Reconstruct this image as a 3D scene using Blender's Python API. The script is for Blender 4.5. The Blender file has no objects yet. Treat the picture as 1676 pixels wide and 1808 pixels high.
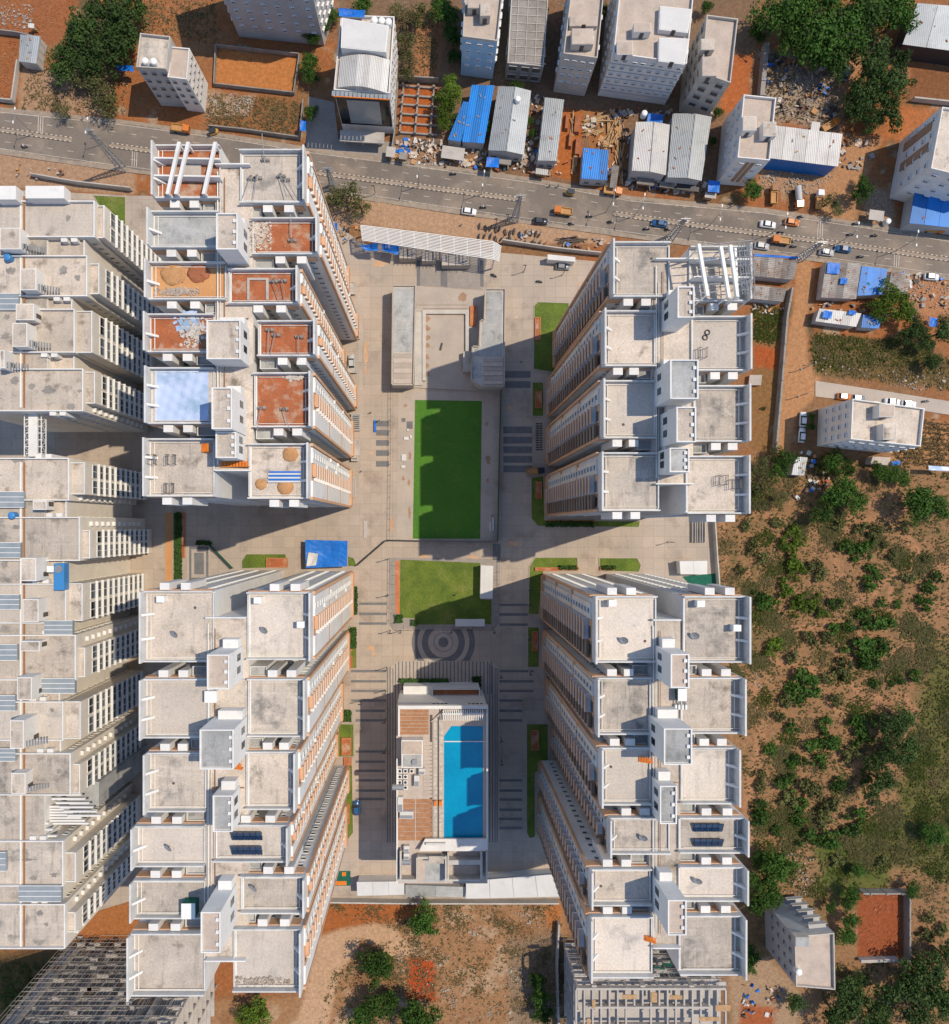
import bpy, math, random
import numpy as np
from mathutils import Vector, Matrix
random.seed(7); np.random.seed(7)
R_ = math.radians
scene = bpy.context.scene
COL = scene.collection

# ------------------------------------------------------------------ camera
# drone hovering 200 m above the courtyard, looking straight down, off-centre crop
H, F, NX, NY, PW, PH = 200.0, 1280.0, 770.0, 928.0, 1676.0, 1808.0
cam = bpy.data.cameras.new('camera'); camo = bpy.data.objects.new('camera', cam); COL.objects.link(camo)
camo.location = (0, 0, H); cam.sensor_fit = 'HORIZONTAL'; cam.sensor_width = 36
cam.lens = 36 * F / PW
cam.shift_x = (PW / 2 - NX) / PW; cam.shift_y = (NY - PH / 2) / PW
cam.clip_start = 1; cam.clip_end = 5000
scene.camera = camo
# ------------------------------------------------------------------ sky and sun
SUN = Vector((.549, .172, 1.0)).normalized()
world = bpy.data.worlds.new('World'); scene.world = world; world.use_nodes = True
nt = world.node_tree; nt.nodes.clear()
sky = nt.nodes.new('ShaderNodeTexSky'); sky.sky_type = 'NISHITA'; sky.sun_disc = False
sky.sun_elevation = math.asin(SUN.z); sky.sun_rotation = math.atan2(SUN.x, SUN.y)
sky.air_density = 1.0; sky.dust_density = 0.3; sky.ozone_density = 2.0
bg = nt.nodes.new('ShaderNodeBackground'); bg.inputs['Strength'].default_value = 0.15
wo = nt.nodes.new('ShaderNodeOutputWorld')
nt.links.new(sky.outputs[0], bg.inputs[0]); nt.links.new(bg.outputs[0], wo.inputs[0])
sl = bpy.data.lights.new('sun', 'SUN'); sl.energy = 3.4; sl.angle = R_(0.5); sl.color = (1.0, .87, .68)
slo = bpy.data.objects.new('sun', sl); COL.objects.link(slo)
slo.rotation_euler = (-SUN).to_track_quat('-Z', 'Y').to_euler(); slo.location = (60, 20, 150)
vs = scene.view_settings
vs.view_transform = 'Standard'; vs.look = 'None'; vs.exposure = 0.22; vs.gamma = 1.0
scene.cycles.max_bounces = 6; scene.cycles.diffuse_bounces = 3

# ------------------------------------------------------------------ helpers
def W(px, py, z=0.0):
    s = (H - z) / F
    return ((px - NX) * s, (NY - py) * s)
def W3(px, py, z=0.0):
    a = W(px, py, z); return (a[0], a[1], z)

def lin(c):   # sRGB 0..255 -> linear
    r = []
    for v in c:
        v = v / 255.0
        r.append(v / 12.92 if v <= .04045 else ((v + .055) / 1.055) ** 2.4)
    return tuple(r)
MATS = {}
def mat(name, c1, c2=None, scale=.25, c3=None, s3=.12, amt3=.7, lo3=.55, grain=.12, gscale=3.0, rough=.85, metal=0.0,
        joint=None, wave=None, bump=0.0, spec=.3, rnd=0.0, detail=5.0, streak=None):
    m = bpy.data.materials.new(name); m.use_nodes = True; MATS[name] = m
    n = m.node_tree.nodes; l = m.node_tree.links; b = n['Principled BSDF']
    def A(*k): return n.new(*k)
    geo = A('ShaderNodeNewGeometry'); pos = geo.outputs['Position']
    def mix(fac, a, bb, mode='MIX'):
        x = A('ShaderNodeMix'); x.data_type = 'RGBA'; x.blend_type = mode
        if hasattr(fac, 'links'): l.new(fac, x.inputs[0])
        else: x.inputs[0].default_value = fac
        for v, i in ((a, 6), (bb, 7)):
            if hasattr(v, 'links'): l.new(v, x.inputs[i])
            else: x.inputs[i].default_value = (*v, 1)
        return x.outputs[2]
    def noise(sc, det=5.0, rg=.6, vec=None):
        x = A('ShaderNodeTexNoise'); x.inputs['Scale'].default_value = sc; x.inputs['Detail'].default_value = det
        x.inputs['Roughness'].default_value = rg; l.new(vec or pos, x.inputs['Vector']); return x.outputs['Fac']
    def ramp(v, a, bb, o0=0., o1=1.):
        x = A('ShaderNodeMapRange'); x.inputs[1].default_value = a; x.inputs[2].default_value = bb
        x.inputs[3].default_value = o0; x.inputs[4].default_value = o1; l.new(v, x.inputs[0]); return x.outputs[0]
    col = c1
    if c2: col = mix(ramp(noise(scale, detail), .36, .64), c1, c2)
    if c3: col = mix(ramp(noise(s3, 6, .65), lo3, lo3 + .16, 0, amt3), col, c3)
    if streak:
        mp = A('ShaderNodeMapping'); mp.inputs['Scale'].default_value = (1, .13, 1); l.new(pos, mp.inputs[0])
        col = mix(ramp(noise(.8, 5, .7, mp.outputs[0]), .54, .70, 0, streak), col, (.14, .13, .12))
        mp = A('ShaderNodeMapping'); mp.inputs['Location'].default_value = (31, 7, 0); mp.inputs['Scale'].default_value = (.16, 1, 1); l.new(pos, mp.inputs[0])
        col = mix(ramp(noise(.7, 5, .7, mp.outputs[0]), .56, .72, 0, streak), col, (.62, .55, .48))
    if joint:
        jx, jy, jw, jc, jr = joint
        mp = A('ShaderNodeMapping'); mp.inputs['Rotation'].default_value = (0, 0, R_(jr)); l.new(pos, mp.inputs[0])
        br = A('ShaderNodeTexBrick'); br.offset = 0; br.inputs['Scale'].default_value = 1
        br.inputs['Brick Width'].default_value = jx; br.inputs['Row Height'].default_value = jy
        br.inputs['Mortar Size'].default_value = jw; br.inputs['Mortar Smooth'].default_value = .3
        br.inputs['Color1'].default_value = (1, 1, 1, 1); br.inputs['Color2'].default_value = (.9, .9, .9, 1)
        br.inputs['Mortar'].default_value = (jc, jc, jc, 1); l.new(mp.outputs[0], br.inputs['Vector'])
        col = mix(1.0, col, br.outputs['Color'], 'MULTIPLY')
    hgt = None
    if wave:
        wl, wr, wd = wave
        mp = A('ShaderNodeMapping'); mp.inputs['Rotation'].default_value = (0, 0, R_(wr)); l.new(pos, mp.inputs[0])
        wv = A('ShaderNodeTexWave'); wv.inputs['Scale'].default_value = .314 / wl; wv.inputs['Distortion'].default_value = .3
        l.new(mp.outputs[0], wv.inputs['Vector'])
        col = mix(1.0, col, ramp_rgb(m, wv.outputs['Fac'], wd), 'MULTIPLY'); hgt = wv.outputs['Fac']
    if grain:
        col = mix(1.0, col, ramp_rgb(m, noise(gscale, 4, .7), grain, True), 'MULTIPLY')
    if rnd:
        oi = A('ShaderNodeObjectInfo')
        col = mix(1.0, col, ramp_rgb(m, oi.outputs['Random'], rnd, True), 'MULTIPLY')
    if hasattr(col, 'links'): l.new(col, b.inputs['Base Color'])
    else: b.inputs['Base Color'].default_value = (*col, 1)
    b.inputs['Roughness'].default_value = rough; b.inputs['Metallic'].default_value = metal
    b.inputs['Specular IOR Level'].default_value = spec
    if bump:
        bp = A('ShaderNodeBump'); bp.inputs['Strength'].default_value = bump; bp.inputs['Distance'].default_value = .3
        l.new(hgt or noise(gscale * .5, 5, .7), bp.inputs['Height']); l.new(bp.outputs[0], b.inputs['Normal'])
    return m
def ramp_rgb(m, v, amp, sym=False):
    n = m.node_tree.nodes; l = m.node_tree.links
    x = n.new('ShaderNodeMapRange'); x.inputs[1].default_value = .25 if sym else 0; x.inputs[2].default_value = .75 if sym else 1
    x.inputs[3].default_value = 1 - amp; x.inputs[4].default_value = 1 + amp if sym else 1
    l.new(v, x.inputs[0]); return x.outputs[0]

def tag(o, label=None, cat=None, group=None, kind=None):
    if label: o['label'] = label
    if cat: o['category'] = cat
    if group: o['group'] = group
    if kind: o['kind'] = kind
    return o
def thing(name, label, cat, loc=(0, 0, 0), group=None, rz=0.0):
    o = bpy.data.objects.new(name, None); COL.objects.link(o); o.location = loc; o.rotation_euler = (0, 0, rz)
    o.empty_display_size = .5
    o['_o'] = tuple(loc)
    return tag(o, label, cat, group)
def link(name, me, parent=None):
    o = bpy.data.objects.new(name, me); COL.objects.link(o)
    if parent is not None: o.parent = parent
    return o
def root_of(o):
    while o.parent: o = o.parent
    return o
class MB:
    """collects faces in world coordinates; build() makes one mesh object"""
    def __init__(s): s.v = []; s.f = []; s.m = []; s.cur = 0
    def quad(s, a, b, c, d): 
        i = len(s.v); s.v += [a, b, c, d]; s.f.append((i, i + 1, i + 2, i + 3)); s.m.append(s.cur); return s
    def prism(s, pts, z0, z1, top=None):
        """pts: list of (x,y), any winding; top: list of z for a sloped top"""
        a = sum(pts[i][0] * pts[(i + 1) % len(pts)][1] - pts[(i + 1) % len(pts)][0] * pts[i][1] for i in range(len(pts)))
        pts = list(pts); tz = list(top) if top else [z1] * len(pts)
        if a < 0: pts.reverse(); tz.reverse()
        n = len(pts); i = len(s.v)
        s.v += [(p[0], p[1], z0) for p in pts] + [(p[0], p[1], tz[k]) for k, p in enumerate(pts)]
        s.f.append(tuple(range(i + n - 1, i - 1, -1))); s.f.append(tuple(range(i + n, i + 2 * n)))
        for k in range(n):
            k2 = (k + 1) % n; s.f.append((i + k, i + k2, i + n + k2, i + n + k))
        s.m += [s.cur] * (n + 2); return s
    def box(s, x0, y0, z0, x1, y1, z1):
        x0, x1 = min(x0, x1), max(x0, x1); y0, y1 = min(y0, y1), max(y0, y1)
        return s.prism([(x0, y0), (x1, y0), (x1, y1), (x0, y1)], z0, z1)
    def obox(s, c, L, Wd, Hh, rz=0., z0=None):
        """box centred at c=(x,y), length along rz"""
        ca, sa = math.cos(rz), math.sin(rz); x, y = c[0], c[1]
        pts = [(x + ca * a - sa * b, y + sa * a + ca * b) for a, b in ((-L / 2, -Wd / 2), (L / 2, -Wd / 2), (L / 2, Wd / 2), (-L / 2, Wd / 2))]
        return s.prism(pts, z0, z0 + Hh)
    def tube(s, p, q, r, n=6, r2=None):
        p, q = Vector(p), Vector(q); d = (q - p)
        if d.length < 1e-6: return s
        d.normalize(); u = d.orthogonal().normalized(); w = d.cross(u); r2 = r if r2 is None else r2
        i = len(s.v)
        for c, rr in ((p, r), (q, r2)):
            for k in range(n):
                a = 2 * math.pi * k / n; s.v.append(tuple(c + (u * math.cos(a) + w * math.sin(a)) * rr))
        for k in range(n):
            k2 = (k + 1) % n; s.f.append((i + k, i + k2, i + n + k2, i + n + k))
        s.f.append(tuple(range(i + n - 1, i - 1, -1))); s.f.append(tuple(range(i + n, i + 2 * n)))
        s.m += [s.cur] * (n + 2); return s
    def cyl(s, x, y, z0, z1, r, n=14, r2=None): return s.tube((x, y, z0), (x, y, z1), r, n, r2)
    def dome(s, x, y, z, r, h, n=14, k=4):
        i = len(s.v)
        for a in range(k):
            t = a / k * math.pi / 2
            for b in range(n):
                p = 2 * math.pi * b / n; s.v.append((x + r * math.cos(t) * math.cos(p), y + r * math.cos(t) * math.sin(p), z + h * math.sin(t)))
        s.v.append((x, y, z + h))
        for a in range(k - 1):
            for b in range(n):
                b2 = (b + 1) % n; s.f.append((i + a * n + b, i + a * n + b2, i + (a + 1) * n + b2, i + (a + 1) * n + b)); s.m.append(s.cur)
        for b in range(n):
            s.f.append((i + (k - 1) * n + b, i + (k - 1) * n + (b + 1) % n, i + k * n)); s.m.append(s.cur)
        return s
    def build(s, name, mats, parent=None, local=False, smooth=False):
        me = bpy.data.meshes.new(name)
        off = (0, 0, 0)
        if parent is not None and not local: off = tuple(root_of(parent).get('_o', (0, 0, 0)))
        v = np.array(s.v, dtype=float) - np.array(off)
        me.from_pydata(v.tolist(), [], s.f)
        if not isinstance(mats, (list, tuple)): mats = [mats]
        for m in mats: me.materials.append(MATS[m] if isinstance(m, str) else m)
        if len(mats) > 1: me.polygons.foreach_set('material_index', s.m)
        if smooth: me.polygons.foreach_set('use_smooth', [True] * len(me.polygons))
        me.update()
        return link(name, me, parent)
def part(name, m, parent, fn):
    mb = MB(); fn(mb); return mb.build(name, m, parent)
def copy_tree(o, parent=None):
    c = o.copy(); COL.objects.link(c); c.parent = parent
    for ch in o.children: copy_tree(ch, c)
    return c

# repeated pieces of one thing: the 300 that show largest become objects, the rest one joined part
class Pieces:
    def __init__(s, parent): s.p = parent; s.d = {}
    def add(s, name, mesh, pos, n, scale):
        """pos world; n=(nx,ny) outward; mesh local: x along wall, y outward, z up"""
        s.d.setdefault((name, mesh.name), (mesh, []))[1].append((pos, n, scale))
    def flush(s, most=300):
        o0 = Vector(root_of(s.p).get('_o', (0, 0, 0)))
        used = {}
        for (name, mn), (mesh, items) in s.d.items():
            def area(it):
                p, n, sc = it; v = Vector((-p[0], -p[1], H - p[2])); d = v.length; v /= d
                fr = v.x * n[0] + v.y * n[1]
                return -(max(fr, 0) * sc[0] * sc[2] + (sc[0] * max(sc[1], .05) * v.z if fr > -.02 else 0)) / d / d
            items.sort(key=area)
            k = max(0, most - used.get(name, 0)); used[name] = used.get(name, 0) + min(k, len(items))
            nvis = k
            for p, n, sc in items[:k]:
                o = link(name, mesh, s.p); o.location = Vector(p) - o0
                o.rotation_euler = (0, 0, math.atan2(-n[0], n[1])); o.scale = sc
            rest = items[k:]
            if rest:
                mv = np.array([v.co[:] for v in mesh.vertices]); mf = [tuple(p.vertices) for p in mesh.polygons]
                mi = [p.material_index for p in mesh.polygons]
                V = []; Fc = []; MI = []
                for q, (p, n, sc) in enumerate(rest):
                    a = mv * np.array(sc); ca, sa = n[1], -n[0]
                    b = np.stack([a[:, 0] * ca - a[:, 1] * sa, a[:, 0] * sa + a[:, 1] * ca, a[:, 2]], 1) + np.array(p) - np.array(o0)
                    V.append(b); base = q * len(mv)
                    Fc += [tuple(i + base for i in f) for f in mf]; MI += mi
                me = bpy.data.meshes.new(name + '_rows'); me.from_pydata(np.concatenate(V).tolist(), [], Fc)
                for m in mesh.materials: me.materials.append(m)
                me.polygons.foreach_set('material_index', MI); me.update()
                o = link('far_' + name + '_rows', me, s.p); o['kind'] = 'stuff'
        s.d = {}
def unit_mesh(name, fn, mats):
    mb = MB(); fn(mb); me = bpy.data.meshes.new(name); me.from_pydata(mb.v, [], mb.f)
    for m in mats: me.materials.append(MATS[m])
    me.polygons.foreach_set('material_index', mb.m); me.update(); return me

# ------------------------------------------------------------------ materials
mat('parapet_paint', (.62, .61, .59), (.52, .515, .50), .2, (.36, .35, .33), .4, .5, .54, grain=.1)
mat('plaster_cream_white', (.72, .66, .58), (.64, .585, .51), .15, (.46, .42, .37), .4, .4, .55, grain=.08)
mat('plaster_white', (.73, .715, .69), (.65, .635, .615), .15, (.46, .45, .43), .4, .4, .55, grain=.07)
mat('plaster_peach', (.62, .37, .225), (.54, .32, .19), .3, grain=.08)
mat('plaster_brown', (.36, .23, .15), (.30, .19, .12), .3, grain=.08)
mat('plaster_grey', (.46, .46, .46), (.38, .38, .385), .2, (.30, .29, .28), .3, .4, grain=.08)
mat('plaster_cream', (.52, .48, .43), (.43, .40, .36), .3, (.33, .29, .25), .35, .5, grain=.1)
mat('plaster_blue', (.35, .52, .66), (.28, .45, .62), .2, grain=.08)
mat('roof_pale', (.58, .51, .44), (.50, .445, .39), .12, (.26, .25, .235), .2, .7, .56, grain=.2, rnd=.12, streak=.3)
mat('roof_concrete', (.55, .475, .40), (.44, .39, .34), .16, (.17, .165, .155), .22, .85, .52, grain=.22, joint=(1.5, 1.5, .04, .84, 0), rnd=.1, streak=.55)
mat('roof_screed', (.56, .48, .405), (.45, .39, .33), .22, (.15, .125, .095), .3, .85, .55, grain=.24, rnd=.1, streak=.4)
mat('roof_grey', (.40, .40, .39), (.31, .315, .31), .2, (.17, .175, .17), .3, .75, .52, grain=.18, rnd=.1, streak=.4)
mat('roof_beige', (.50, .41, .34), (.42, .345, .29), .3, (.30, .25, .2), .35, .6, grain=.15)
mat('soil_red', (.42, .13, .05), (.32, .105, .045), .5, (.46, .34, .25), .32, .85, .5, grain=.35, gscale=4, bump=.5)
mat('soil_ochre', (.58, .30, .12), (.50, .24, .10), .12, (.60, .40, .22), .3, .5, grain=.2, gscale=4, bump=.3)
mat('soil_track', (.55, .35, .21), (.47, .28, .17), .2, (.62, .47, .34), .25, .6, grain=.2, bump=.3)
mat('paving', (.46, .37, .295), (.385, .325, .27), .08, (.22, .175, .14), .13, .6, .53, grain=.14, joint=(3.0, 3.0, .07, .78, 0))
mat('paving_pale', (.44, .37, .31), (.37, .32, .275), .15, (.29, .20, .13), .16, .5, .58, grain=.12)
mat('paving_grey', (.33, .29, .26), (.28, .25, .225), .2, grain=.12, joint=(1.0, 1.0, .04, .85, 0))
mat('paver_dark', (.175, .17, .17), (.14, .14, .145), .5, grain=.2)
mat('paver_pink', (.45, .38, .32), (.39, .33, .28), .4, grain=.15)
mat('dust', (.34, .27, .205), (.26, .21, .165), .5, (.20, .17, .14), .6, .6, .5, grain=.2)
mat('asphalt', (.20, .165, .135), (.15, .128, .11), .05, (.30, .235, .18), .09, .8, .49, grain=.16, gscale=2)
mat('kerb_black', (.17, .145, .12), grain=.2)
mat('kerb_white', (.62, .52, .44), (.5, .42, .35), 1.0, grain=.2)
mat('paint_white', (.58, .52, .46), (.40, .36, .31), 1.2, grain=.15)
mat('turf', (.07, .19, .018), (.05, .155, .016), .12, (.13, .21, .035), .25, .5, .52, grain=.35, gscale=5)
mat('lawn', (.125, .175, .022), (.08, .125, .018), .22, (.19, .195, .05), .15, .7, .5, grain=.5, gscale=4, bump=.4)
mat('hedge_leaf', (.045, .10, .018), (.03, .07, .014), 1.5, grain=.5, gscale=6, rnd=.2)
mat('tarp_blue', (.012, .17, .62), (.01, .13, .5), .3, grain=.1, rough=.45, spec=.4, bump=.3)
mat('tarp_pale', (.50, .58, .80), (.40, .52, .72), .12, (.20, .33, .45), .14, .8, .52, grain=.05, rough=.3, spec=.5)
mat('net_green', (.012, .12, .075), (.01, .09, .06), 1.2, grain=.3)
mat('sheet_blue', (.004, .19, .60), (.004, .16, .52), .15, (.01, .11, .36), .3, .5, wave=(.5, -8, .2), rough=.4, spec=.4, bump=.2, rnd=.18)
mat('sheet_steel', (.44, .46, .47), (.36, .385, .40), .12, (.24, .23, .22), .3, .5, wave=(.55, -8, .22), rough=.45, metal=.15, bump=.2, rnd=.14)
mat('sheet_pale', (.60, .58, .55), (.52, .50, .48), .15, (.40, .36, .32), .3, .5, wave=(.6, -8, .2), rough=.5, bump=.2, rnd=.12)
mat('sheet_rust', (.36, .33, .30), (.25, .22, .20), .3, (.20, .12, .08), .4, .7, .5, wave=(.6, 82, .25), grain=.2, rnd=.25)
mat('sheet_white', (.62, .61, .59), (.56, .55, .53), .2, (.5, .46, .42), .25, .4, grain=.06, rough=.5)
mat('concrete_raw', (.30, .275, .25), (.23, .21, .19), .3, (.16, .145, .13), .4, .7, grain=.2)
mat('concrete_light', (.46, .42, .38), (.39, .36, .33), .3, (.27, .24, .22), .3, .6, grain=.15)
mat('glass_dark', (.045, .055, .065), rough=.15, spec=.5, grain=0, rnd=.85)
mat('glass_blue', (.17, .17, .165), (.12, .125, .125), .6, rough=.3, spec=.3, grain=0, rnd=.3)
mat('glass_pale', (.30, .33, .35), (.24, .28, .31), .4, rough=.2, spec=.6, grain=.05)
mat('window_frame', (.68, .68, .66), grain=0)
mat('frame_dark', (.10, .085, .075), grain=.1)
mat('metal_dark', (.06, .06, .065), rough=.5, metal=.5, grain=.1)
mat('metal_grey', (.33, .34, .35), rough=.45, metal=.5, grain=.1)
mat('metal_white', (.75, .75, .73), rough=.5, grain=.05)
mat('pipe_white', (.72, .70, .66), grain=.08)
mat('pipe_rust', (.30, .15, .075), grain=.2)
mat('orange_paint', (.75, .22, .03), (.6, .16, .02), .8, grain=.15)
mat('terracotta', (.52, .19, .08), (.42, .15, .06), .6, (.55, .32, .18), .5, .5, grain=.2)
mat('deck_wood', (.40, .205, .11), (.32, .155, .08), .7, (.42, .31, .22), .4, .6, grain=.2)
mat('deck_tile', (.50, .42, .36), (.43, .36, .31), .6, grain=.12)
mat('water_pool', (.001, .29, .50), (.001, .23, .43), .08, rough=.1, spec=.5, grain=.08, gscale=1.2, bump=.25)
mat('pool_tile', (.01, .30, .46), grain=.1)
mat('solar_cell', (.012, .03, .075), (.02, .045, .10), 1.0, rough=.12, spec=.6, grain=0)
mat('tank_white', (.78, .78, .76), rough=.4, grain=.04)
mat('tank_blue', (.05, .22, .5), rough=.4, grain=.05)
mat('timber', (.46, .29, .15), (.36, .22, .11), 1.0, grain=.3)
mat('brick_red', (.36, .13, .06), (.28, .10, .05), 1.0, grain=.25)
mat('rubble', (.50, .43, .36), (.36, .30, .25), 1.0, grain=.35, rnd=.2)
mat('sand', (.50, .27, .12), (.42, .22, .10), .8, grain=.25)
mat('tyre', (.02, .02, .02), grain=.1)
mat('car_glass', (.02, .025, .03), rough=.08, spec=.7, grain=0)
for nme, c in (('white', (.75, .75, .74)), ('grey', (.22, .23, .24)), ('dark', (.035, .04, .05)), ('orange', (.58, .18, .035)), ('blue', (.02, .09, .22)), ('yellow', (.55, .31, .07)), ('brown', (.32, .17, .08)), ('silver', (.45, .46, .47))):
    mat('car_' + nme, c, rough=.28, spec=.6, grain=.03)
mat('bark', (.14, .10, .075), (.09, .065, .05), 2, grain=.3)
mat('skin', (.28, .15, .09), grain=0)
mat('cloth_dark', (.05, .055, .07), grain=.1, rnd=.5)
mat('cloth_light', (.5, .45, .42), grain=.1, rnd=.4)
def leaf_mat(name, a, b):
    m = mat(name, a, b, .5, None, grain=.55, gscale=1.6, rough=.7, rnd=.22, spec=.2)
    n = m.node_tree.nodes; l = m.node_tree.links
    p = n['Principled BSDF']; out = n['Material Output']
    tr = n.new('ShaderNodeBsdfTranslucent'); mx = n.new('ShaderNodeMixShader'); mx.inputs[0].default_value = .22
    src = p.inputs['Base Color'].links[0].from_socket; l.new(src, tr.inputs[0])
    l.new(p.outputs[0], mx.inputs[1]); l.new(tr.outputs[0], mx.inputs[2]); l.new(mx.outputs[0], out.inputs[0])
leaf_mat('leaf_green', (.06, .125, .018), (.035, .085, .013))
leaf_mat('leaf_dark', (.06, .105, .025), (.04, .075, .018))
leaf_mat('leaf_olive', (.135, .14, .05), (.10, .11, .035))
leaf_mat('leaf_bright', (.11, .17, .018), (.075, .13, .014))
leaf_mat('grass_dry', (.27, .20, .10), (.19, .155, .065))
leaf_mat('grass_olive', (.15, .13, .05), (.105, .105, .035))
leaf_mat('grass_green', (.105, .135, .025), (.08, .10, .02))

def win_fn(mb):
    f = .09
    mb.cur = 0
    mb.box(-.5, 0, -.5, -.5 + f, .10, .5); mb.box(.5 - f, 0, -.5, .5, .10, .5)
    mb.box(-.5 + f, 0, -.5, .5 - f, .16, -.5 + f); mb.box(-.5 + f, 0, .5 - f, .5 - f, .12, .5)
    mb.cur = 1; mb.box(-.5 + f, 0, -.5 + f, .5 - f, .04, .5 - f)
WIN = unit_mesh('window', win_fn, ['window_frame', 'glass_dark'])
def win2_fn(mb):
    win_fn(mb); mb.cur = 0; mb.box(-.03, .04, -.41, .03, .09, .41)
    mb.cur = 2; mb.box(-.56, 0, .5, .56, .5, .56)
WINH = unit_mesh('hooded_window', win2_fn, ['window_frame', 'glass_dark', 'plaster_white'])
def dark_fn(mb):
    mb.cur = 0; mb.box(-.5, 0, -.5, .5, .06, .5)
    mb.cur = 1; mb.box(-.54, 0, .5, .54, .3, .55); mb.box(-.54, 0, -.55, .54, .2, -.5)
OPEN = unit_mesh('opening', dark_fn, ['frame_dark', 'concrete_light'])
def pan_fn(mb): mb.box(-.5, 0, -.5, .5, 1, .5)
SLABW = unit_mesh('slab_white', pan_fn, ['plaster_white'])
SLABP = unit_mesh('slab_peach', pan_fn, ['plaster_peach'])
GLASSB = unit_mesh('glass_panel', pan_fn, ['glass_blue'])
GLASSD = unit_mesh('glass_dark_panel', pan_fn, ['glass_dark'])
CONC = unit_mesh('slab_concrete', pan_fn, ['concrete_light'])
def shut_fn(mb):
    mb.cur = 0; mb.box(-.5, 0, -.5, -.46, .14, .5); mb.box(.46, 0, -.5, .5, .14, .5); mb.box(-.46, 0, .46, .46, .14, .5); mb.box(-.46, 0, -.5, .46, .14, -.46)
    mb.box(-.02, .03, -.46, .02, .12, .46)
    mb.cur = 1; mb.box(-.46, 0, -.46, .46, .03, .46)
BIGWIN = unit_mesh('tall_window', shut_fn, ['window_frame', 'glass_dark'])

def wall_windows(pc, A, B, zs, fr, w, h, mesh=WIN, name='window', skip=0.0, proud=.01):
    """windows on the wall A->B; outward normal is to the right of A->B"""
    d = Vector((B[0] - A[0], B[1] - A[1])); L = d.length; d /= L; n = (d.y, -d.x)
    for z in zs:
        for f in fr:
            if skip and random.random() < skip: continue
            p = (A[0] + d.x * L * f + n[0] * proud, A[1] + d.y * L * f + n[1] * proud, z)
            pc.add(name, mesh, p, n, (w, 1, h))
# ------------------------------------------------------------------ ground sheet (soil colours follow the plots)
def value_noise(x, y, sc, seed=0):
    rs = np.random.RandomState(seed); T = rs.rand(256, 256)
    u, v = x / sc, y / sc; i, j = np.floor(u).astype(int), np.floor(v).astype(int); a, b = u - i, v - j
    a = a * a * (3 - 2 * a); b = b * b * (3 - 2 * b)
    g = lambda p, q: T[p % 256, q % 256]
    return (g(i, j) * (1 - a) + g(i + 1, j) * a) * (1 - b) + (g(i, j + 1) * (1 - a) + g(i + 1, j + 1) * a) * b
def fbm(x, y, sc, seed=0, o=4):
    r = 0; w = 1; t = 0
    for k in range(o): r = r + w * value_noise(x, y, sc / 2 ** k, seed + k); t += w; w *= .55
    return r / t - .5
def poly_sd(X, Y, pts):
    """signed distance, negative inside"""
    d = np.full(X.shape, 1e9); ins = np.zeros(X.shape, bool); n = len(pts)
    for k in range(n):
        ax, ay = pts[k]; bx, by = pts[(k + 1) % n]
        ex, ey = bx - ax, by - ay; t = np.clip(((X - ax) * ex + (Y - ay) * ey) / (ex * ex + ey * ey + 1e-9), 0, 1)
        d = np.minimum(d, np.hypot(X - ax - t * ex, Y - ay - t * ey))
        c = ((ay > Y) != (by > Y)) & (X < (bx - ax) * (Y - ay) / (by - ay + 1e-12) + ax); ins ^= c
    return np.where(ins, -d, d)
def line_d(X, Y, pts):
    d = np.full(X.shape, 1e9)
    for k in range(len(pts) - 1):
        ax, ay = pts[k]; bx, by = pts[k + 1]; ex, ey = bx - ax, by - ay
        t = np.clip(((X - ax) * ex + (Y - ay) * ey) / (ex * ex + ey * ey + 1e-9), 0, 1)
        d = np.minimum(d, np.hypot(X - ax - t * ex, Y - ay - t * ey))
    return d
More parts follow.
